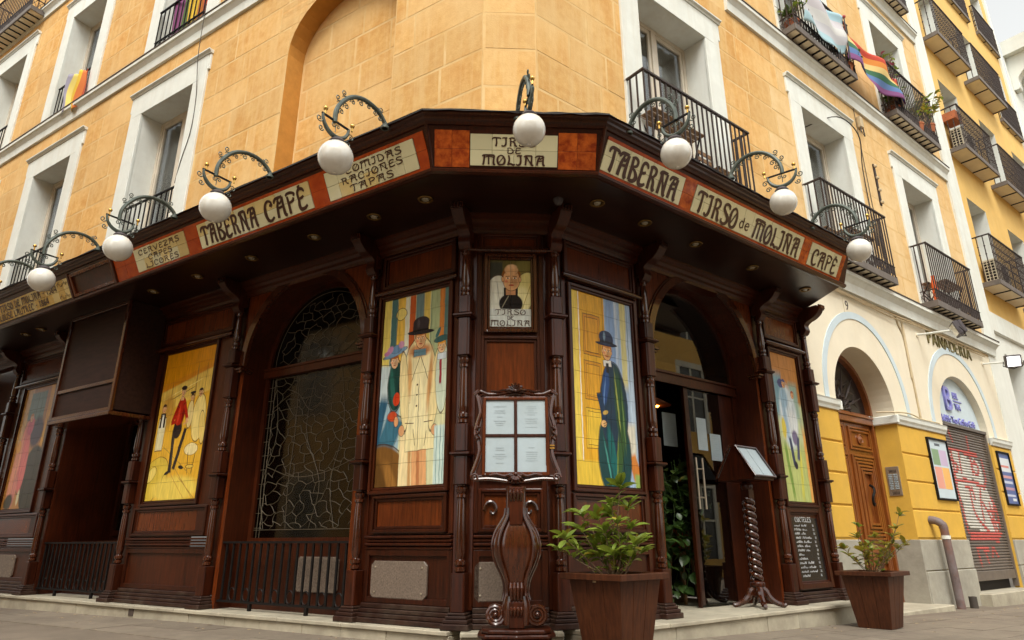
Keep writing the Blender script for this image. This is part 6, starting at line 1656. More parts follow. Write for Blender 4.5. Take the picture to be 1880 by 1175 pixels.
    for (w, z) in [(p[0], p[1]) for p in hp]:
        dp_ = .035 + .42 * w
        for k in range(seg):
            t = 2 * PI * k / seg; c_, s_ = math.cos(t), math.sin(t)
            m.v.append((w * math.copysign(abs(c_) ** .75, c_), -dp_ * math.copysign(abs(s_) ** .75, s_) + .01, z))
    for j_ in range(len(hp) - 1):
        for k in range(seg):
            a_ = j_ * seg + k; b_ = j_ * seg + (k + 1) % seg; m.f.append((a_, b_, b_ + seg, a_ + seg))
    m.sm = True; P(m, 'pedestal', 'woodt')
    m = MB()
    for s in (-1, 1):
        m.tube([(s * p[0] * .72, .015 + (.035 + .42 * p[0]) * .80, p[1]) for p in hp[8:46]], .011, 8); m.tube([(s * p[0] * 1.0, .0, p[1]) for p in hp[8:48]], .012, 8)
    P(m, 'pedestal_edge')
    P(MB().prism([(-.055, 1.12), (.055, 1.12), (.05, .95), (.045, .86), (-.045, .86), (-.05, .95)], 'o', .0301, .082), 'neck_block', 'wood', bevel=.008)
    for z0, z1, w in ((1.02, 1.10, .05), (.37, .485, .048), (.265, .335, .046)):
        m = MB()
        for k in range(4):
            x = -w + w * 2 * (k + .5) / 4
            m.tube([(x, .075, z1), (x * 1.05, .098, z1 - (z1 - z0) * .25), (x * .95, .088, z0 + .02), (x * .85, .075, z0)], [.009, .0125, .010, .004], 7)
        P(m, 'acanthus')
    P(MB().box(-.05, .05, .0302, .085, .20, .37), 'foot_block', 'wood', bevel=.008)
    # volutes
    for s in (-1, 1):
        m = MB()
        m.tube([(s * (.142 + (.072 * (1 - .78 * k / 26)) * math.cos(k * .62 + 2.2)), .02, .285 + (.072 * (1 - .78 * k / 26)) * math.sin(k * .62 + 2.2)) for k in range(27)], [.016 - .0003 * k for k in range(27)], 7)
        m.ball((s * .142, .03, .285), .018, 10, 6)
        m.prism([(s * .142 + .066 * math.cos(t), .285 + .066 * math.sin(t)) for t in [PI * 2 * k / 20 for k in range(20)]], 'o', -.04, .012)
        P(m, 'volute')
    # base
    m = MB(); 
    def plate(w, d, z0, z1, q=.05): m.prism([(-w, d * .4), (-w + q, d), (-w * .35, d * 1.05), (0, d * 1.22), (w * .35, d * 1.05), (w - q, d), (w, d * .4), (w, -d), (-w, -d)], 'z', z0, z1)
    plate(.235, .13, .172, .20); plate(.262, .15, .145, .1719); plate(.235, .135, .10, .1449); plate(.28, .17, .06, .0999); plate(.30, .185, .0, .0599)
    P(m, 'base', 'wood', bevel=.008)
    P(MB().box(-.03, .03, -.12, -.0501, .20, 1.30), 'rear_post', 'wood')
menu_stand()

# ================================================================== LECTERN WITH TWISTED COLUMN
LU, LO = 2.72, 0.02
LE = thing('menu_lectern', 'double-sided wooden menu lectern on a twisted column beside the glass door', 'lectern', at(FR, LU, LO, ZB))
def lectern():
    A = at(FR, LU, LO, 0)
    P = lambda m, n, mt='wood', **k: m.build(n, M[mt], LE, A, **k)
    m = MB()
    m.prism([(-.22, 1.37), (.22, 1.37), (.225, 1.40), (.02, 1.73), (-.02, 1.73), (-.225, 1.40)], 'u', -.185, .185); P(m, 'reading_box', bevel=.005)
    for s in (-1, 1):
        L_ = math.hypot(.205, .33)
        th = math.atan2(.205, .33) * s
        B = A @ T(0, -.022 * s, 1.732) @ Matrix.Rotation(-th, 4, 'X')
        # local frame: z up along slope, y outward negative for front
        f = MB(); frame_boxes(f, -.20, .20, -L_ - .01, .0, .018, .001 if s > 0 else -.022, .022 if s > 0 else -.001)
        f.build('sheet_frame', M['woodt'], LE, B, bevel=.003)
        for a, b in ((-.18, -.004), (.004, .18)):
            MB().box(a, b, .0012 * s, .006 * s, -L_ + .012, -.022).build('menu_sheet', M['paper'], LE, B)
    m = MB(); m.lathe([(.05, 1.28), (.06, 1.30), (.06, 1.33), (.04, 1.36), (.075, 1.369)], 0, 0, 14); m.box(-.045, .045, -.045, .045, 1.18, 1.28); P(m, 'neck')
    for q in range(2):
        m = MB(); n = 90
        m.tube([(.040 * math.cos(q * PI + k * .42), .040 * math.sin(q * PI + k * .42), .36 + (1.19 - .36) * k / n) for k in range(n + 1)], .030, 9)
        P(m, 'twisted_strand', 'woodt')
    m = MB(); m.lathe([(.055, .30), (.075, .32), (.075, .35), (.045, .37)], 0, 0, 14); m.box(-.06, .06, -.06, .06, .22, .30); P(m, 'collar', bevel=.004)
    for k in range(4):
        t = PI / 4 + k * PI / 2; c, s = math.cos(t), math.sin(t)
        p = [(c * a, s * a, z) for a, z in ((.03, .30), (.07, .27), (.10, .215), (.15, .17), (.20, .145), (.245, .135), (.265, .148))]
        P(MB().tube(crom(p, 4), [.04 - .0009 * j for j in range(25)], 8), 'foot', 'woodt')
lectern()

# ================================================================== CHALKBOARD
CHB = thing('chalkboard', 'chalkboard with white handwriting framed in wood below the last tile picture', 'chalkboard', at(FR, 3.82, .05, .25))
def chalk():
    A = at(FR, 3.82, .035, .25) @ Matrix.Rotation(rad(-3), 4, 'X')
    m = MB(); frame_boxes(m, -.375, .375, .0, .88, .062, .0, .035); frame_boxes(m, -.312, .312, .063, .817, .018, .0, .022); m.build('board_frame', M['wood'], CHB, A, bevel=.006)
    MB().box(-.30, .30, -.01, .004, .07, .81).build('board', M['slate'], CHB, A)
    r = random.Random(77); m = MB()
    fit_line(m, 'COCTELES', -.02, .715, .055, .34, .10, .0055)
    for row in range(13):
        z = .665 - row * .045; x = -.24 + r.uniform(0, .02)
        # cursive scribble per word, then a price
        for wd in range(r.choice([1, 2, 2])):
            n = r.randint(7, 13); p = []
            for k in range(n): p.append((x, .0058, z + (.026 if k % 2 else 0) * r.uniform(.4, 1.1))); x += r.uniform(.010, .019)
            m.tube(crom(p, 3), .0022, 4); x += .02
        px = max(x + .03, .16) + r.uniform(0, .02)
        lettering(m, '8', px, z, .026, 1.0, .13, .0055)
        lettering(m, 'E', px + .02, z, .022, 1.0, .13, .0055)
    m.build('chalk_writing', M['chalk'], CHB, A, smooth=False)
chalk()

# ================================================================== LEAVES AND PLANTS
def leaf_mesh(name, L_, w, mt, curl=.25, n=4):
    m = MB()
    for k in range(n + 1):
        t = k / n; ww = w * .5 * (math.sin(PI * min(1, t * 1.02)) ** .75) * (1.0 if t < .55 else 1.05) if 0 < k < n else .002
        z = L_ * curl * (t - t * t * 1.6); y = L_ * t
        m.v += [(-ww, y, z + ww * .35), (0, y, z), (ww, y, z + ww * .35)]
    for k in range(n):
        a = 3 * k; m.f += [(a, a + 1, a + 4, a + 3), (a + 1, a + 2, a + 5, a + 4)]
    m.sm = True
    me = m.mesh(name, M[mt]); return me
LEAF = [leaf_mesh('leaf', .105, .040, 'leaf'), leaf_mesh('leaf', .085, .034, 'leaf', .1), leaf_mesh('leaf', .06, .028, 'leaf', .3)]
LEAFY = [leaf_mesh('leaf', .07, .036, 'leafy', .2), leaf_mesh('leaf', .055, .030, 'leaf', .2), leaf_mesh('leaf', .06, .034, 'leafy', .05)]
LEAFD = [leaf_mesh('leaf', .15, .105, 'leafd', .15), leaf_mesh('leaf', .11, .08, 'leafd', -.1)]
LEAFS = [leaf_mesh('leaf', .08, .035, 'leafd', .2), leaf_mesh('leaf', .07, .03, 'leaf', .1)]
def place_leaf(meshes, parent, pos, dirv, r, scale=1.0, upw=.5):
    d = Vector(dirv).normalized()
    q = d.to_track_quat('Y', 'Z')
    A = Matrix.Translation(pos) @ q.to_matrix().to_4x4() @ Matrix.Rotation(r.uniform(-.5, .5), 4, 'Y') @ Matrix.Scale(scale * r.uniform(.55, 1.2), 4)
    return new_obj('leaf', r.choice(meshes), parent, A)
def shrub(name, label, base, tips, meshes, seed, whorl=7, along=3, lscale=1.0, stem_r=.007):
    r = random.Random(seed)
    t = thing(name, label, 'plant', Matrix.Translation(base))
    B = Vector(base)
    for tp in tips:
        P1 = Vector(tp); mid = B.lerp(P1, .5) + Vector((r.uniform(-.04, .04), r.uniform(-.04, .04), r.uniform(-.05, .02)))
        st = B + Vector((r.uniform(-.03, .03), r.uniform(-.03, .03), 0))
        path = crom([tuple(st), tuple(mid), tuple(P1)], 6)
        pp = [(p[0], -p[1], p[2]) for p in path]
        MB().tube(pp, [stem_r * (1 - .6 * k / len(pp)) for k in range(len(pp))], 6).build('stem', M['stem'], t)
        d = (Vector(path[-1]) - Vector(path[-3])).normalized()
        d = (d + Vector((0, 0, .4))).normalized()
        for k in range(whorl):
            a = 2 * PI * k / whorl + r.random(); s = Vector((math.cos(a), math.sin(a), 0))
            el = r.uniform(.15, 1.0)
            place_leaf(meshes, t, P1 - d * r.uniform(0, .03), s * math.cos(el) + d * math.sin(el) * .9, r, lscale)
        for k in range(along):
            f = r.uniform(.45, .92); i = int(f * (len(path) - 1)); s = Vector((r.uniform(-1, 1), r.uniform(-1, 1), r.uniform(.1, .8)))
            place_leaf(meshes, t, path[i], s, r, lscale * .85)
    return t
PL_ROT = rad(43)
def planter(x, y, label):
    z0 = ground_z(x, y)
    A = Matrix.Translation((x, y, z0)) @ Matrix.Rotation(PL_ROT, 4, 'Z')
    t = thing('wooden_planter', label, 'planter', A, 'tapering wooden planters')
    H = .545; wb, wt = .158, .232
    for k in range(4):
        B = A @ Matrix.Rotation(k * PI / 2, 4, 'Z')
        nb = 3
        for q in range(nb):
            f0, f1 = -1 + 2 * q / nb, -1 + 2 * (q + 1) / nb
            g = .0015
            m = MB(); i = 0
            a = [(wb * f0 + g, wb), (wb * f1 - g, wb), (wt * f1 - g, wt), (wt * f0 + g, wt)]
            zz = [.012, .012, H - .0, H - .0]
            m.v = [(p[0], -p[1], z) for p, z in zip(a, zz)] + [(p[0], -(p[1] - .022), z) for p, z in zip(a, zz)]
            m.f = [(0, 1, 2, 3), (4, 5, 6, 7), (0, 1, 5, 4), (1, 2, 6, 5), (2, 3, 7, 6), (3, 0, 4, 7)]
            m.build('side_board', M['planter'], t, B, bevel=.002)
        m = MB(); R = .272; w = .055
        m.v = [(-R, -R, H), (R, -R, H), (R - w, -(R - w), H), (-R + w, -(R - w), H), (-R, -R, H - .042), (R, -R, H - .042), (R - w, -(R - w), H - .042), (-R + w, -(R - w), H - .042)]
        g = .001
        m.v = [(v[0] * (1 - g), v[1], v[2] + .001) for v in m.v]
        m.f = [(0, 1, 2, 3), (4, 5, 6, 7), (0, 1, 5, 4), (1, 2, 6, 5), (2, 3, 7, 6), (3, 0, 4, 7)]
        m.build('rim_board', M['planter'], t, B, bevel=.004)
    MB().box(-wt + .03, wt - .03, -wt + .03, wt - .03, H - .12, H - .06).build('soil', M['soil'], t, A)
    return t, z0 + H
p1, zr1 = planter(.715, 5.0, 'tapering wooden planter nearest the camera, in front of the cloak tile picture')
p2, zr2 = planter(3.72, 7.36, 'smaller looking wooden planter farther right, before the yellow wall')
# bark chips showing over the rim
def chips(x, y, z, seed):
    r = random.Random(seed); m = MB()
    for k in range(110):
        a, b = r.uniform(-.16, .16), r.uniform(-.16, .16); s = r.uniform(.008, .02)
        c = Vector((x + a, y + b, z + r.uniform(-.02, .022)))
        m.box(c.x - s, c.x + s, -c.y - s * .6, -c.y + s * .6, c.z - s * .4, c.z + s * .4)
    o = m.build('bark_chips', M['chips'], None, None); o['kind'] = 'stuff'; o['label'] = 'pale bark chips heaped in a wooden planter'
chips(.715, 5.0, zr1 - .04, 1); chips(3.72, 7.36, zr2 - .04, 2)
def px_pt(px, py, dist_y):
    """point on the vertical plane y = dist_y seen at a photo position (used only to lay out branch tips)"""
    x = (px - 940) / 1221.2; y = -(py - 587.5) / 1221.2
    d = Vector((x, .9485 - .3169 * y, .3169 + .9485 * y)); t = dist_y / d.y
    return (d.x * t, dist_y, .75 + d.z * t)
r_ = random.Random(3)
tips1 = [px_pt(a, b, 5.0 + r_.uniform(-.16, .16)) for a, b in ((1138, 893), (1122, 926), (1152, 932), (1066, 944), (1096, 950), (1132, 956), (1034, 986), (1052, 1004), (1110, 972), (1160, 966), (1176, 992), (1178, 1012), (1088, 990), (1142, 990), (1024, 1008), (1124, 1014), (1066, 972), (1100, 1012), (1150, 1014), (1076, 1020), (1118, 945), (1166, 1000), (1106, 995))]
shrub('potted_shrub', 'green glossy-leaved shrub growing in the nearest planter', (.715, 5.0, zr1 - .06), tips1, LEAF * 3 + LEAFY[:1], 11, whorl=11, along=7, lscale=1.35, stem_r=.0055)
tips2 = [px_pt(a, b, 7.36 + r_.uniform(-.18, .18)) for a, b in ((1546, 1006), (1556, 1020), (1574, 965), (1572, 985), (1594, 1000), (1606, 985), (1620, 1010), (1640, 985), (1650, 945), (1644, 970), (1650, 1005), (1590, 1022), (1612, 1022), (1632, 1022), (1600, 1010), (1580, 1010), (1625, 998), (1660, 1000))]
shrub('potted_shrub', 'sparse yellowing shrub growing in the planter before the yellow wall', (3.72, 7.36, zr2 - .06), tips2, LEAFY, 12, whorl=8, along=6, lscale=1.5, stem_r=.005)
# pothos hanging in the glass entrance
def pothos():
    r = random.Random(8)
    t = thing('trailing_plant', 'dark trailing pothos hanging inside the glass door', 'plant', at(FR, 1.62, -.62, .9))
    n = 0
    for k in range(34):
        u = r.uniform(1.75, 2.75); o = r.uniform(-.85, -.48); z = r.uniform(1.40, 1.72); L_ = r.uniform(.4, 1.35)
        path = []
        for q in range(9):
            f = q / 8; p = FR @ Vector((u + .08 * math.sin(f * 5 + k), -(o + .05 * math.sin(f * 4)), max(.2, z - L_ * f)))
            path.append(p)
        MB().tube([(p.x, -p.y, p.z) for p in path], .004, 5).build('stem', M['leafd'], t)
        for q in range(1, 9):
            for w in range(2):
                s = Vector((r.uniform(-1, 1), r.uniform(-1.2, .2), r.uniform(-.9, .3)))
                place_leaf(LEAFD, t, path[q] + Vector((r.uniform(-.05, .05), r.uniform(-.05, .05), 0)), s, r, 1.0)
    return t
pothos()
ST = thing('bar_stool', 'wooden stool standing inside behind the door glass', 'stool', at(FR, 2.55, -.80, .11))
A = at(FR, 2.55, -.80, .11)
MB().lathe([(.16, .50), (.17, .515), (.17, .535), (.155, .55)], 0, 0, 16).build('seat', M['slatw'], ST, A)
for k in range(4):
    t = PI / 4 + k * PI / 2
    MB().tube([(.11 * math.cos(t), .11 * math.sin(t), .50), (.16 * math.cos(t), .16 * math.sin(t), 0)], .018, 8).build('leg', M['slatw'], ST, A)
MB().lathe([(.09, 0), (.12, .02), (.14, .20), (.15, .22)], 0, 0, 16).build('flower_pot', M['terracotta'], thing('flower_pot', 'brown pot on the stool behind the door glass', 'pot', A @ T(0, 0, .551)), A @ T(0, 0, .551))
for u, o, z0, z1, w, lb in ((2.50, -.331, 1.72, 2.08, .17, 'bright paper notice stuck on the door glass'), (2.30, -.62, 1.78, 2.16, .24, 'grey paper notice hanging inside, left of the bright one'), (2.74, -.331, 1.62, 1.92, .20, 'dim paper notice low beside the door edge')):
    pp = thing('paper_notice', lb, 'notice', at(FR, u, o, z0)); MB().box(-w / 2, w / 2, .0, .002, 0, z1 - z0).build('sheet', M['paper'], pp, at(FR, u, o, z0))
    l = MB(); rr = random.Random(int(u * 100))
    for k in range(int((z1 - z0) / .022) - 2): l.box(-w * .36, -w * .36 + w * rr.uniform(.3, .7), .0021, .0026, (z1 - z0) - .03 - k * .022, (z1 - z0) - .026 - k * .022)
    l.build('print', M['paperline'], pp, at(FR, u, o, z0))
GLW = thing('hanging_bulb', 'amber bulb glowing inside the dark tavern doorway', 'lamp', at(FR, 2.44, -.9, 2.32))
MB().ball((0, 0, 0), .035, 12, 8).build('bulb', M['glow'], GLW, at(FR, 2.44, -.9, 2.32))
MB().lathe([(.02, .04), (.17, -.05), (.175, -.055)], 0, 0, 16).build('lamp_shade', M['terracotta'], GLW, at(FR, 2.44, -.9, 2.36))
MB().tube([(0, 0, .07), (0, 0, 1.2)], .005, 5).build('cord', M['cable'], GLW, at(FR, 2.44, -.9, 2.32))

# ================================================================== FLAGS
def cloth(name, label, F, fn, nu, nv, mt, cat='flag', thick=.0015):
    m = MB()
    for j in range(nv + 1):
        for i in range(nu + 1):
            u, o, z = fn(i / nu, j / nv); m.v.append((u, -o, z))
    uvl = []
    for j in range(nv):
        for i in range(nu):
            a = j * (nu + 1) + i; m.f.append((a, a + 1, a + nu + 2, a + nu + 1))
    m.sm = True
    me = bpy.data.meshes.new(name); me.from_pydata(m.v, [], m.f)
    l = me.uv_layers.new(name='UVMap')
    for lp in me.loops:
        k = lp.vertex_index; l.data[lp.index].uv = ((k % (nu + 1)) / nu * .998 + .001, (k // (nu + 1)) / nv * .998 + .001)
    me.shade_smooth(); me.materials.append(mt)
    o = new_obj(name, me, None, F); tag(o, label, cat)
    so = o.modifiers.new('solid', 'SOLIDIFY'); so.thickness = thick
    return o
RBW = stripe_mat('rainbow_stripes', [(152, 95, 150), (105, 138, 190), (70, 120, 88), (236, 214, 145), (232, 155, 70), (206, 80, 58)])
TRN = stripe_mat('pastel_stripes', [(184, 214, 222), (214, 214, 218), (226, 226, 224), (216, 212, 216), (180, 212, 222)])
RB2 = stripe_mat('sheer_rainbow', [(150, 80, 130), (110, 140, 80), (235, 200, 60), (225, 140, 60), (205, 85, 60)])
SPN = stripe_mat('yellow_orange_stripes', [(170, 165, 185), (232, 214, 120), (238, 208, 72), (236, 200, 64), (222, 128, 62), (205, 92, 58)])
def rain(i, j):
    sag = .16 * math.sin(PI * i) ; top = 9.86 - .13 * i; bot = 9.06 + .05 * i
    z = bot + (top - bot) * j - sag * .5
    return (7.12 + 2.30 * i + .10 * (1 - j) * i, .21 + .07 * math.sin(i * 9 + j * 2.5) + .03 * math.sin(i * 17 - j * 3), z)
cloth('rainbow_flag', 'rainbow flag stretched between two upper balconies on the right', FR, rain, 40, 18, RBW)
def trans(i, j):
    top = 9.98 - .05 * i; bot = 9.02 + .12 * i - .10 * math.sin(PI * i)
    z = bot + (top - bot) * j
    return (5.55 + 1.55 * i, .225 + .035 * math.sin(i * 12 + 3 * j) + .03 * math.sin(j * 8 + i * 5), z + .03 * math.sin(i * 7))
cloth('pastel_flag', 'pale blue, pink and white flag draped over an upper right balcony rail', FR, trans, 40, 18, TRN)
fp = thing('flag_pole', 'short flag pole with a red knob where two flags meet', 'pole', at(FR, 7.12, .25, 9.0))
MB().tube([(7.12, .24, 8.98), (7.12, .27, 9.93)], .012, 8).build('pole', M['cable'], fp, FR); MB().ball((7.12, .27, 9.95), .035, 12, 8).build('knob', M['spray_red'], fp, FR)
def ylw(i, j):
    a = (-10.0 + .75 * i + .12 * j, .04 + .05 * math.sin(i * 8), 8.72 + .85 * j - .10 * i * (1 - j))
    return (a[0], a[1] - .05, a[2] + .02 * math.sin(i * 6))
def swapuv(fn): return lambda i, j: fn(j, i)
cloth('striped_flag', 'yellow and orange striped flag over the middle upper window guard', FL, swapuv(lambda i, j: (-9.90 + .80 * i - .05 * math.sin(j * 3) + .04 * math.sin(i * 5 + j * 6), -.03 + .035 * math.sin(i * 12 + j * 1.2), 8.60 + .97 * j - .16 * i * j + .05 * math.sin(i * 8) * (1 - j))), 16, 30, SPN)
cloth('sheer_banner', 'sheer rainbow banner tied behind the top left window guard', FL, swapuv(lambda i, j: (-6.45 + 1.1 * i, -.11 + .025 * math.sin(i * 16 + j * 2), 8.86 + 1.05 * j + .03 * math.sin(i * 9))), 12, 36, RB2)

# ================================================================== BALCONY FURNITURE AND PLANTS
def slat_table(F, u, z, label, w=1.0, d=.30, H=.62, o=.0, grp=None):
    A = at(F, u, o, z); t = thing('slatted_table', label, 'table', A, grp)
    n = 4
    me = MB().box(-w / 2, w / 2, -.03, .03, H - .018, H).mesh('slat', M['slatw'], bevel=.002)
    for k in range(n): new_obj('slat', me, t, A @ T(0, -(-d / 2 + d * (k + .5) / n), 0))
    for s in (-1, 1):
        MB().tube([(s * w * .42, -d * .4, 0), (s * w * .42, d * .4, H - .02)], .011, 6).tube([(s * w * .42, d * .4, 0), (s * w * .42, -d * .4, H - .02)], .011, 6).build('crossed_legs', M['iron'], t, A)
    return t
def slat_chair(F, u, z, label, o=.0, back=1):
    A = at(F, u, o, z); t = thing('slatted_chair', label, 'chair', A)
    me = MB().box(-.20, .20, -.022, .022, .43, .446).mesh('slat', M['slatw'], bevel=.002)
    for k in range(5): new_obj('slat', me, t, A @ T(0, .13 - k * .055, 0))
    for k in range(2): MB().box(-.20, .20, -.0, .016, .66 + .10 * k, .72 + .10 * k).build('back_slat', M['slatw'], t, A @ T(0, .17, 0), bevel=.002)
    for s in (-1, 1): MB().tube([(s * .19, -.17, .84), (s * .19, -.15, .44), (s * .19, .12, .0)], .010, 6).tube([(s * .19, .12, .44), (s * .19, -.15, .0)], .010, 6).build('leg_frame', M['iron'], t, A)
    return t
slat_table(FR, 2.0, 4.83, 'folding slatted wood table on the first right-hand balcony', w=.95, H=.72, o=.0)
slat_chair(FR, 3.0, 4.83, 'folding slatted chair at the right end of the first balcony', o=-.04)
slat_table(FR, 6.55, 4.83, 'folding slatted wood table on the second right-hand balcony', w=.8, H=.60, o=.0)
slat_chair(FR, 5.72, 4.83, 'folding slatted chair at the left end of second balcony', o=-.06)
slat_table(FR, 10.25, 4.83, 'folding slatted wood table on the third balcony above bakery letters', w=.85, H=.62, o=.0)
slat_chair(FR, 9.42, 4.83, 'folding slatted chair at the left end of third balcony', o=-.08)
oc = thing('orange_cloth', 'bright orange cloth hanging inside the third balcony rail', 'cloth', at(FR, 9.33, .08, 4.85))
m = MB(); rr = random.Random(1)
for j in range(9):
    for k in range(10):
        t = 2 * PI * k / 10; r0 = .05 + .05 * (1 - j / 8) + .012 * math.sin(k * 3 + j)
        m.v.append((r0 * math.cos(t) + .02 * math.sin(j), r0 * .6 * math.sin(t), .02 + .52 * j / 8))
for j in range(8):
    for k in range(10): m.f.append((j * 10 + k, j * 10 + (k + 1) % 10, (j + 1) * 10 + (k + 1) % 10, (j + 1) * 10 + k))
m.f.append(tuple(range(80, 90))); m.sm = True
m.build('cloth', M['orangecloth'], oc, at(FR, 9.33, .08, 4.86))
def pot_plant(F, u, o, z, label, H, spread, n, meshes, seed, pot='terracotta', ls=.9):
    A = at(F, u, o, z); t = thing('potted_plant', label, 'plant', A)
    MB().lathe([(.085, 0), (.115, .15), (.125, .155), (.125, .185), (.11, .185), (.10, .16)], 0, 0, 14).build('pot', M[pot], t, A)
    r = random.Random(seed); B = A @ Vector((0, 0, .17))
    for k in range(n):
        tip = B + Vector((r.uniform(-1, 1) * spread, r.uniform(-1, 1) * spread * .6, H * r.uniform(.45, 1)))
        path = crom([tuple(B), tuple(B.lerp(tip, .5) + Vector((0, 0, .04))), tuple(tip)], 4)
        MB().tube([(p[0], -p[1], p[2]) for p in path], .004, 4).build('stem', M['stem'], t)
        for q in range(7):
            i = r.randint(3, len(path) - 1)
            place_leaf(meshes, t, path[i], (r.uniform(-1, 1), r.uniform(-1, 1), r.uniform(-.2, .9)), r, ls)
    return t
pot_plant(FR, 5.50, .05, 8.88, 'leafy potted plant at the left end of the upper flag balcony', .46, .28, 12, LEAFS, 21, ls=1.4)
pot_plant(FR, 7.30, .08, 8.88, 'spiky potted plant at the right end of the upper flag balcony', .30, .25, 7, LEAFS, 22)
FLW = [leaf_mesh('flower', .05, .045, 'orangecloth', .3)]
pink = mat('pink_petal', (0.55, 0.12, 0.22), rough=.7, var=.2); M['pink'] = pink
PK = [leaf_mesh('petal', .055, .05, 'pink', .3), leaf_mesh('leaf', .07, .035, 'leaf', .2), leaf_mesh('leaf', .07, .035, 'leaf', .2), leaf_mesh('leaf', .07, .035, 'leafd', .2)]
pot_plant(FR, 9.45, .05, 9.45, 'pink flowering bush rising over the upper right balcony rail', .80, .34, 16, PK, 23, ls=1.7)
pot_plant(FR, 9.30, .05, 8.88, 'dark leafy plant in the left corner of the upper right balcony', .5, .26, 12, LEAFS, 24, ls=1.4)
LG = [leaf_mesh('leaf', .085, .04, 'leaf', .2), leaf_mesh('leaf', .075, .035, 'leafy', .2)]
pot_plant(FR, 11.0, .10, 9.15, 'light green climber spilling off the right end of the upper balcony', .80, .52, 18, LG, 25, ls=1.6)
pot_plant(FR, 10.3, .10, 8.88, 'low green plant behind the rail of the upper right balcony', .55, .34, 12, LG, 26, ls=1.5)
def shelf_under(A_u, A_z, h):
    MB().box(A_u - .14, A_u + .14, -.06, .15, 8.86, 8.86 + h).build('plant_stool', M['slatw'], thing('plant_stool', f'small wooden stand {"under the pink flowering bush" if h > .4 else "under the light green climber"}', 'stand', at(FR, A_u, .05, 8.86)), FR)
shelf_under(9.45, 9.45, .588); shelf_under(11.0, 9.15, .288)

# air conditioners and pots on the neighbour's balconies
def ac(u, z, label):
    A = at(FR, u, -.02, z); t = thing('air_conditioner', label, 'air conditioner', A)
    MB().box(-.42, .42, -.14, .12, 0, .58).build('housing', M['acbox'], t, A, bevel=.012)
    MB().box(-.427, -.4205, -.12, .10, .05, .53).build('side_grille', M['iron'], t, A)
    g = MB()
    for k in range(7): g.box(-.432, -.428, -.12, .10, .06 + k * .07, .075 + k * .07)
    for k in range(4): g.box(-.436, -.4325, -.12 + k * .068, -.105 + k * .068, .05, .53)
    g.build('grille_bars', M['acbox'], t, A)
    MB().lathe([(.2, 0), (.2, .01), (.05, .012)], 0, 0, 18).build('fan_guard', M['iron'], t, A @ T(.05, -.121, .29) @ Matrix.Rotation(PI / 2, 4, 'X'))
    return t
ac(13.75, 6.26, 'beige air conditioner on the lowest neighbour balcony'); ac(13.72, 9.74, 'beige air conditioner on the balcony below an orange pot'); ac(16.55, 6.26, 'beige air conditioner on the second neighbour balcony in the lowest row')
t = thing('window_box', 'orange plastic trough hooked on a neighbour balcony rail above the air conditioner', 'flower box', at(FR, 13.3, .0, 10.5)); MB().prism([(-.14, .0), (.13, .0), (.16, .22), (-.16, .22)], 'u', -.22, .22).build('trough', M['terracotta'], t, at(FR, 13.35, -.05, 10.50), bevel=.01)

# ================================================================== WALL FITTINGS ON THE RIGHT
def text3d(name, txt, parent, A, size, extrude, mt, align='LEFT', sx=1.0):
    c = bpy.data.curves.new(name, 'FONT'); c.body = txt; c.size = size; c.extrude = extrude; c.align_x = align; c.resolution_u = 3
    c.materials.append(mt)
    tmp = bpy.data.objects.new(name, c); S.collection.objects.link(tmp)
    me = bpy.data.meshes.new_from_object(tmp.evaluated_get(bpy.context.evaluated_depsgraph_get()))
    bpy.data.objects.remove(tmp)
    if not me.materials: me.materials.append(mt)
    return new_obj(name, me, parent, A @ Matrix.Rotation(PI / 2, 4, 'X') @ Matrix.Diagonal((sx, 1, 1, 1)))
PN = thing('bakery_letters', 'gilt capital letters fixed on the cream wall above the shop arch', 'sign', at(FR, 9.0, WO, 4.12))
x = 9.0
for ch, w in zip('PANADERIA', (.22, .25, .27, .25, .24, .22, .24, .12, .22)):
    text3d('letter', ch, PN, at(FR, x, WO + .012, 4.10), .35, .010, M['gold'], sx=1.0); x += w
LG_ = thing('shop_sign', 'purple letter sign on the pale arch panel above the shutter', 'sign', at(FR, 9.5, SO, 2.75))
text3d('big_letter', 'B', LG_, at(FR, 9.50, SO + .02, 2.98), .64, .018, M['purple'], sx=.95)
text3d('small_word', 'BBL', LG_, at(FR, 9.98, SO + .012, 3.24), .17, .008, M['purple'], sx=.9); text3d('small_word', 'TEA', LG_, at(FR, 9.98, SO + .012, 3.03), .17, .008, M['purple'], sx=.9)
MB().box(9.98, 10.36, SO + .002, SO + .014, 3.185, 3.205).build('rule', M['purple'], LG_, FR)
text3d('caption', 'Bubble Tea-Coffee-Café', LG_, at(FR, 9.22, SO + .012, 2.76), .175, .010, M['purple'], sx=.92)
HN = thing('house_number', 'small pale house number plate on cream wall above the door arch', 'number plate', at(FR, 6.10, WO, 4.12))
MB().box(-.09, .09, .0, .010, -.13, .13).build('plate', M['creamw'], HN, at(FR, 6.10, WO, 4.17), bevel=.003); text3d('digit', '9', HN, at(FR, 6.04, WO + .013, 4.09), .22, .002, M['lead'])
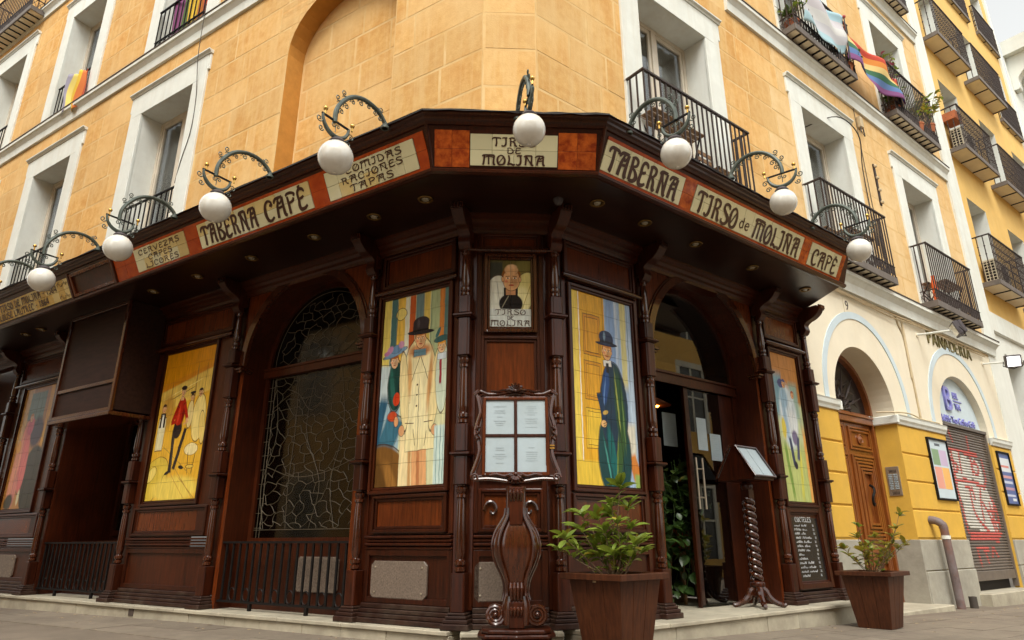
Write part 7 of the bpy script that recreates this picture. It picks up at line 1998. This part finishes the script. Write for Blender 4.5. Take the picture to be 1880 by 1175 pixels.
def floodlight(u, z, o, label, lit, yaw):
    A = at(FR, u, WO, z); t = thing('floodlight', label, 'floodlight', A)
    m = MB(); m.lathe([(.05, 0), (.05, .012), (.02, .014)], 0, 0, 12); m.build('wall_plate', M['creamw'], t, A @ Matrix.Rotation(PI / 2, 4, 'X'))
    MB().tube([(0, 0, 0), (0, o - WO - .10, -.05)], .018, 8).build('arm', M['whitew'], t, A)
    B = at(FR, u, o, z - .05) @ Matrix.Rotation(yaw, 4, 'Z') @ Matrix.Rotation(rad(20), 4, 'X')
    m = MB(); m.box(-.13, .13, -.04, .04, -.12, .12)
    for k in range(6): m.box(-.13 + k * .05, -.12 + k * .05, -.09, -.041, -.11, .11)
    m.build('lamp_body', M['plastic'], t, B, bevel=.006)
    MB().box(-.105, .105, .0401, .046, -.095, .095).build('lamp_face', M['lampface'] if lit else M['opal'], t, B)
    MB().tube([(-.16, 0, 0), (-.17, -.02, -.09), (0, -.06, -.16), (.17, -.02, -.09), (.16, 0, 0)], .008, 6).build('bracket', M['iron'], t, B)
floodlight(8.6, 4.17, .50, 'dark floodlight on a white arm seen from behind, over the gilt letters', False, rad(-150))
floodlight(11.63, 4.13, .40, 'lit white floodlight on an arm at the right edge', True, rad(-62))
# framed posters
def poster(u0, u1, z0, z1, label, blocks_, bgm, frame_m='iron'):
    A = at(FR, u0, WO + .001, z0); w, h = u1 - u0, z1 - z0
    t = thing('framed_poster', label, 'poster', A)
    m = MB(); frame_boxes(m, 0, w, 0, h, .028, .0, .035); m.build('poster_frame', M[frame_m], t, A, bevel=.003)
    MB().box(.028, w - .028, .0, .012, .028, h - .028).build('print', bgm, t, A)
    for k, (a, b, c, d, col, cut) in enumerate(blocks_):
        mm = bpy.data.materials.new('poster_print'); mm.use_nodes = True
        mm.node_tree.nodes['Principled BSDF'].inputs['Base Color'].default_value = srgb(*col); mm.node_tree.nodes['Principled BSDF'].inputs['Roughness'].default_value = .35
        MB().box(a * w, b * w, .0121, .0125 + .0003 * k, c * h, d * h).build('print_block', mm, t, A)
poster(8.08, 8.86, 1.37, 2.35, 'framed poster with green, lilac and orange blocks left of the shutter', [(.15, .5, .56, .82, (120, 150, 110), 0), (.52, .88, .56, .82, (190, 170, 200), 0), (.15, .5, .18, .53, (220, 150, 130), 0), (.52, .88, .18, .53, (230, 175, 90), 0), (.36, .62, .88, .92, (70, 80, 90), 0)], M['bluew'])
pb = bpy.data.materials.new('blue_print'); pb.use_nodes = True; pb.node_tree.nodes['Principled BSDF'].inputs['Base Color'].default_value = srgb(84, 100, 150)
poster(11.20, 11.84, 1.38, 2.37, 'framed blue and white poster right of the shutter', [(.06, .94, .62, .88, (205, 210, 215), 0), (.15, .8, .70, .74, (200, 110, 100), 0), (.12, .88, .50, .55, (200, 140, 140), 0), (.15, .85, .40, .45, (190, 195, 215), 0), (.12, .88, .28, .33, (175, 130, 150), 0), (.15, .85, .16, .20, (190, 195, 215), 0), (.55, .85, .08, .13, (215, 220, 225), 0)], pb)
# intercom on the door jamb
IA = FR @ T(AR['c'] + AR['r'] - .001, 0, 0) @ Matrix.Rotation(-PI / 2, 4, 'Z')
ic = thing('intercom', 'brass intercom panel with rows of buttons on the yellow door jamb', 'intercom', IA @ T(-.31, 0, 1.42))
MB().box(-.40, -.21, .0, .014, 1.40, 1.83).build('plate', M['steel'], ic, IA, bevel=.003)
bm2 = MB().box(-.028, .028, 0, .008, -.008, .008).mesh('button', M['paper'], bevel=.002)
for k in range(9):
    for q in range(2): new_obj('button', bm2, ic, IA @ T(-.345 + q * .075, -.0141, 1.50 + k * .026))
for z in (1.76, 1.44):
    g = MB()
    for k in range(6): g.box(-.35 + k * .018, -.342 + k * .018, .0141, .016, z - .022, z + .022)
    g.build('speaker_slots', M['iron'], ic, IA)
# bent down-pipe and a stub
dp = thing('bent_pipe', 'purple and rusty iron pipe bending into the grey stone wall', 'pipe', at(FR, 7.72, .02, -.2))
p = crom([(7.63, -.12, 1.06), (7.64, -.03, 1.04), (7.66, .03, .99), (7.67, .045, .90), (7.70, .05, .3), (7.73, .05, -.25)], 5)
MB().tube(p, .058, 14).build('pipe', M['pipe'], dp, FR)
MB().lathe([(.064, 0), (.064, .05)], 0, 0, 14).build('collar', M['whitew'], dp, at(FR, 7.672, .046, .78))
MB().lathe([(.063, 0), (.063, .02)], 0, 0, 14).build('collar', M['pipe'], dp, at(FR, 7.668, .042, .93))
sb = thing('pipe_stub', 'short dark pipe stub at the wall foot beside the bent pipe', 'pipe', at(FR, 8.12, .06, -.22)); MB().lathe([(.055, -.05), (.055, .17), (.042, .17), (.042, .0)], 0, 0, 12).build('stub', M['cable'], sb, at(FR, 8.12, .08, -.2))
# cables
def cable(label, F, pts, r, mt, n=6):
    c = MB().tube(crom(pts, n), r, 5).build('cable', M[mt], None, F); tag(c, label, 'cable')
WQ = WO + .045
cable('thin dark cable running down beside the first upper left window', FL, [(-5.25, WO + .15, 8.9), (-5.28, WO + .13, 8.4), (-5.30, WQ + .06, 7.9), (-5.27, WQ, 7.2), (-5.26, WQ, 6.6), (-5.38, WQ, 6.15), (-5.48, WQ - .02, 5.8)], .006, 'cable')
rr = random.Random(6)
for k, lb in enumerate(('upper painted cable sagging along the ledge right of the tavern', 'middle painted cable sagging along the ledge right of the tavern', 'lowest painted cable sagging along the ledge right of the tavern')):
    cable(lb, FR, [(4.5 + q * .8, WO + .03 + .01 * k, 4.37 - .035 * k + rr.uniform(-.03, .02)) for q in range(10)], .011, 'cablew')
cable('painted conduit dropping between the two ground floor arches', FR, [(8.02, WO + .015, 4.30), (8.02, WO + .015, 3.4), (8.03, WO + .015, 2.62)], .018, 'cablew')
cable('second painted conduit splitting off under the ledge between arches', FR, [(7.80, WO + .015, 4.36), (7.86, WO + .015, 4.2), (7.98, WO + .015, 4.0), (7.99, WO + .015, 3.3)], .014, 'cablew')
cable('loose cable lying along the white impost moulding', FR, [(6.9, WO - .18, 2.64), (7.1, WO + .05, 2.63), (7.6, WO + .04, 2.66), (8.0, WO + .04, 2.62), (8.7, WO + .04, 2.62)], .012, 'cablew')
cable('dark cable drooping out of the second right-hand window head', FR, [(6.1, WO - .25, 7.45), (6.7, WO + .12, 7.75), (7.3, WO + .18, 7.6), (7.55, WO + .05, 7.1), (7.62, WO + .02, 6.4), (7.66, WO + .02, 5.6)], .010, 'cable')
cable('thin cable falling from the string course beside second right window', FR, [(7.72, WO + .02, 8.5), (7.74, WO + .02, 7.9), (7.76, WO + .015, 6.5), (7.8, WO + .015, 5.4)], .006, 'cable')
jb = thing('junction_box', 'rusty cable junction box under the string course', 'junction box', at(FR, 7.9, WO, 8.0)); MB().box(-.06, .06, 0, .07, 0, .24).build('box', M['cablew'], jb, at(FR, 7.86, WO + .006, 8.05), bevel=.01); MB().tube([(-.05, .05, 0), (-.09, .06, -.12), (.05, .05, -.16), (.04, .05, 0)], .012, 5).build('loop', M['cable'], jb, at(FR, 7.86, WO + .006, 8.05))
wi = thing('wall_insulator', 'old rusty insulator strip fixed on the wall right of second window', 'insulator', at(FR, 8.15, WO, 6.6)); MB().box(-.03, .03, 0, .02, 0, .85).build('strip', M['rust'], wi, at(FR, 8.15, WO + .006, 6.55))
for k in range(4): MB().lathe([(.03, 0), (.035, .03), (.02, .05)], 0, 0, 8).build('knob', M['cablew'], wi, at(FR, 8.15, WO + .04, 6.58 + k * .25))

# ================================================================== LITTER ON THE PAVEMENT
def litter():
    r = random.Random(14); m = MB()
    for k in range(150):
        if k % 2: p = FR @ Vector((r.uniform(.3, 9.0), -(.37 + abs(r.gauss(0, .35))), 0))
        else: p = FL @ Vector((r.uniform(-9.5, .1), -(.22 + abs(r.gauss(0, .30))), 0))
        z = ground_z(p.x, p.y) + .011; a = r.uniform(0, 2 * PI); l, w = r.uniform(.008, .028), r.uniform(.003, .010)
        c, s = math.cos(a), math.sin(a)
        m.poly([(p.x + c * x - s * y, p.y + s * x + c * y, z + h) for x, y, h in ((-l, -w, 0), (l, -w * .6, .004), (l * .9, w, .002), (-l * .8, w * .9, .005))])
    o = m.build('litter', M['chips']); o['kind'] = 'stuff'; o['label'] = 'dry bits and scraps lying along the foot of the step'
litter()
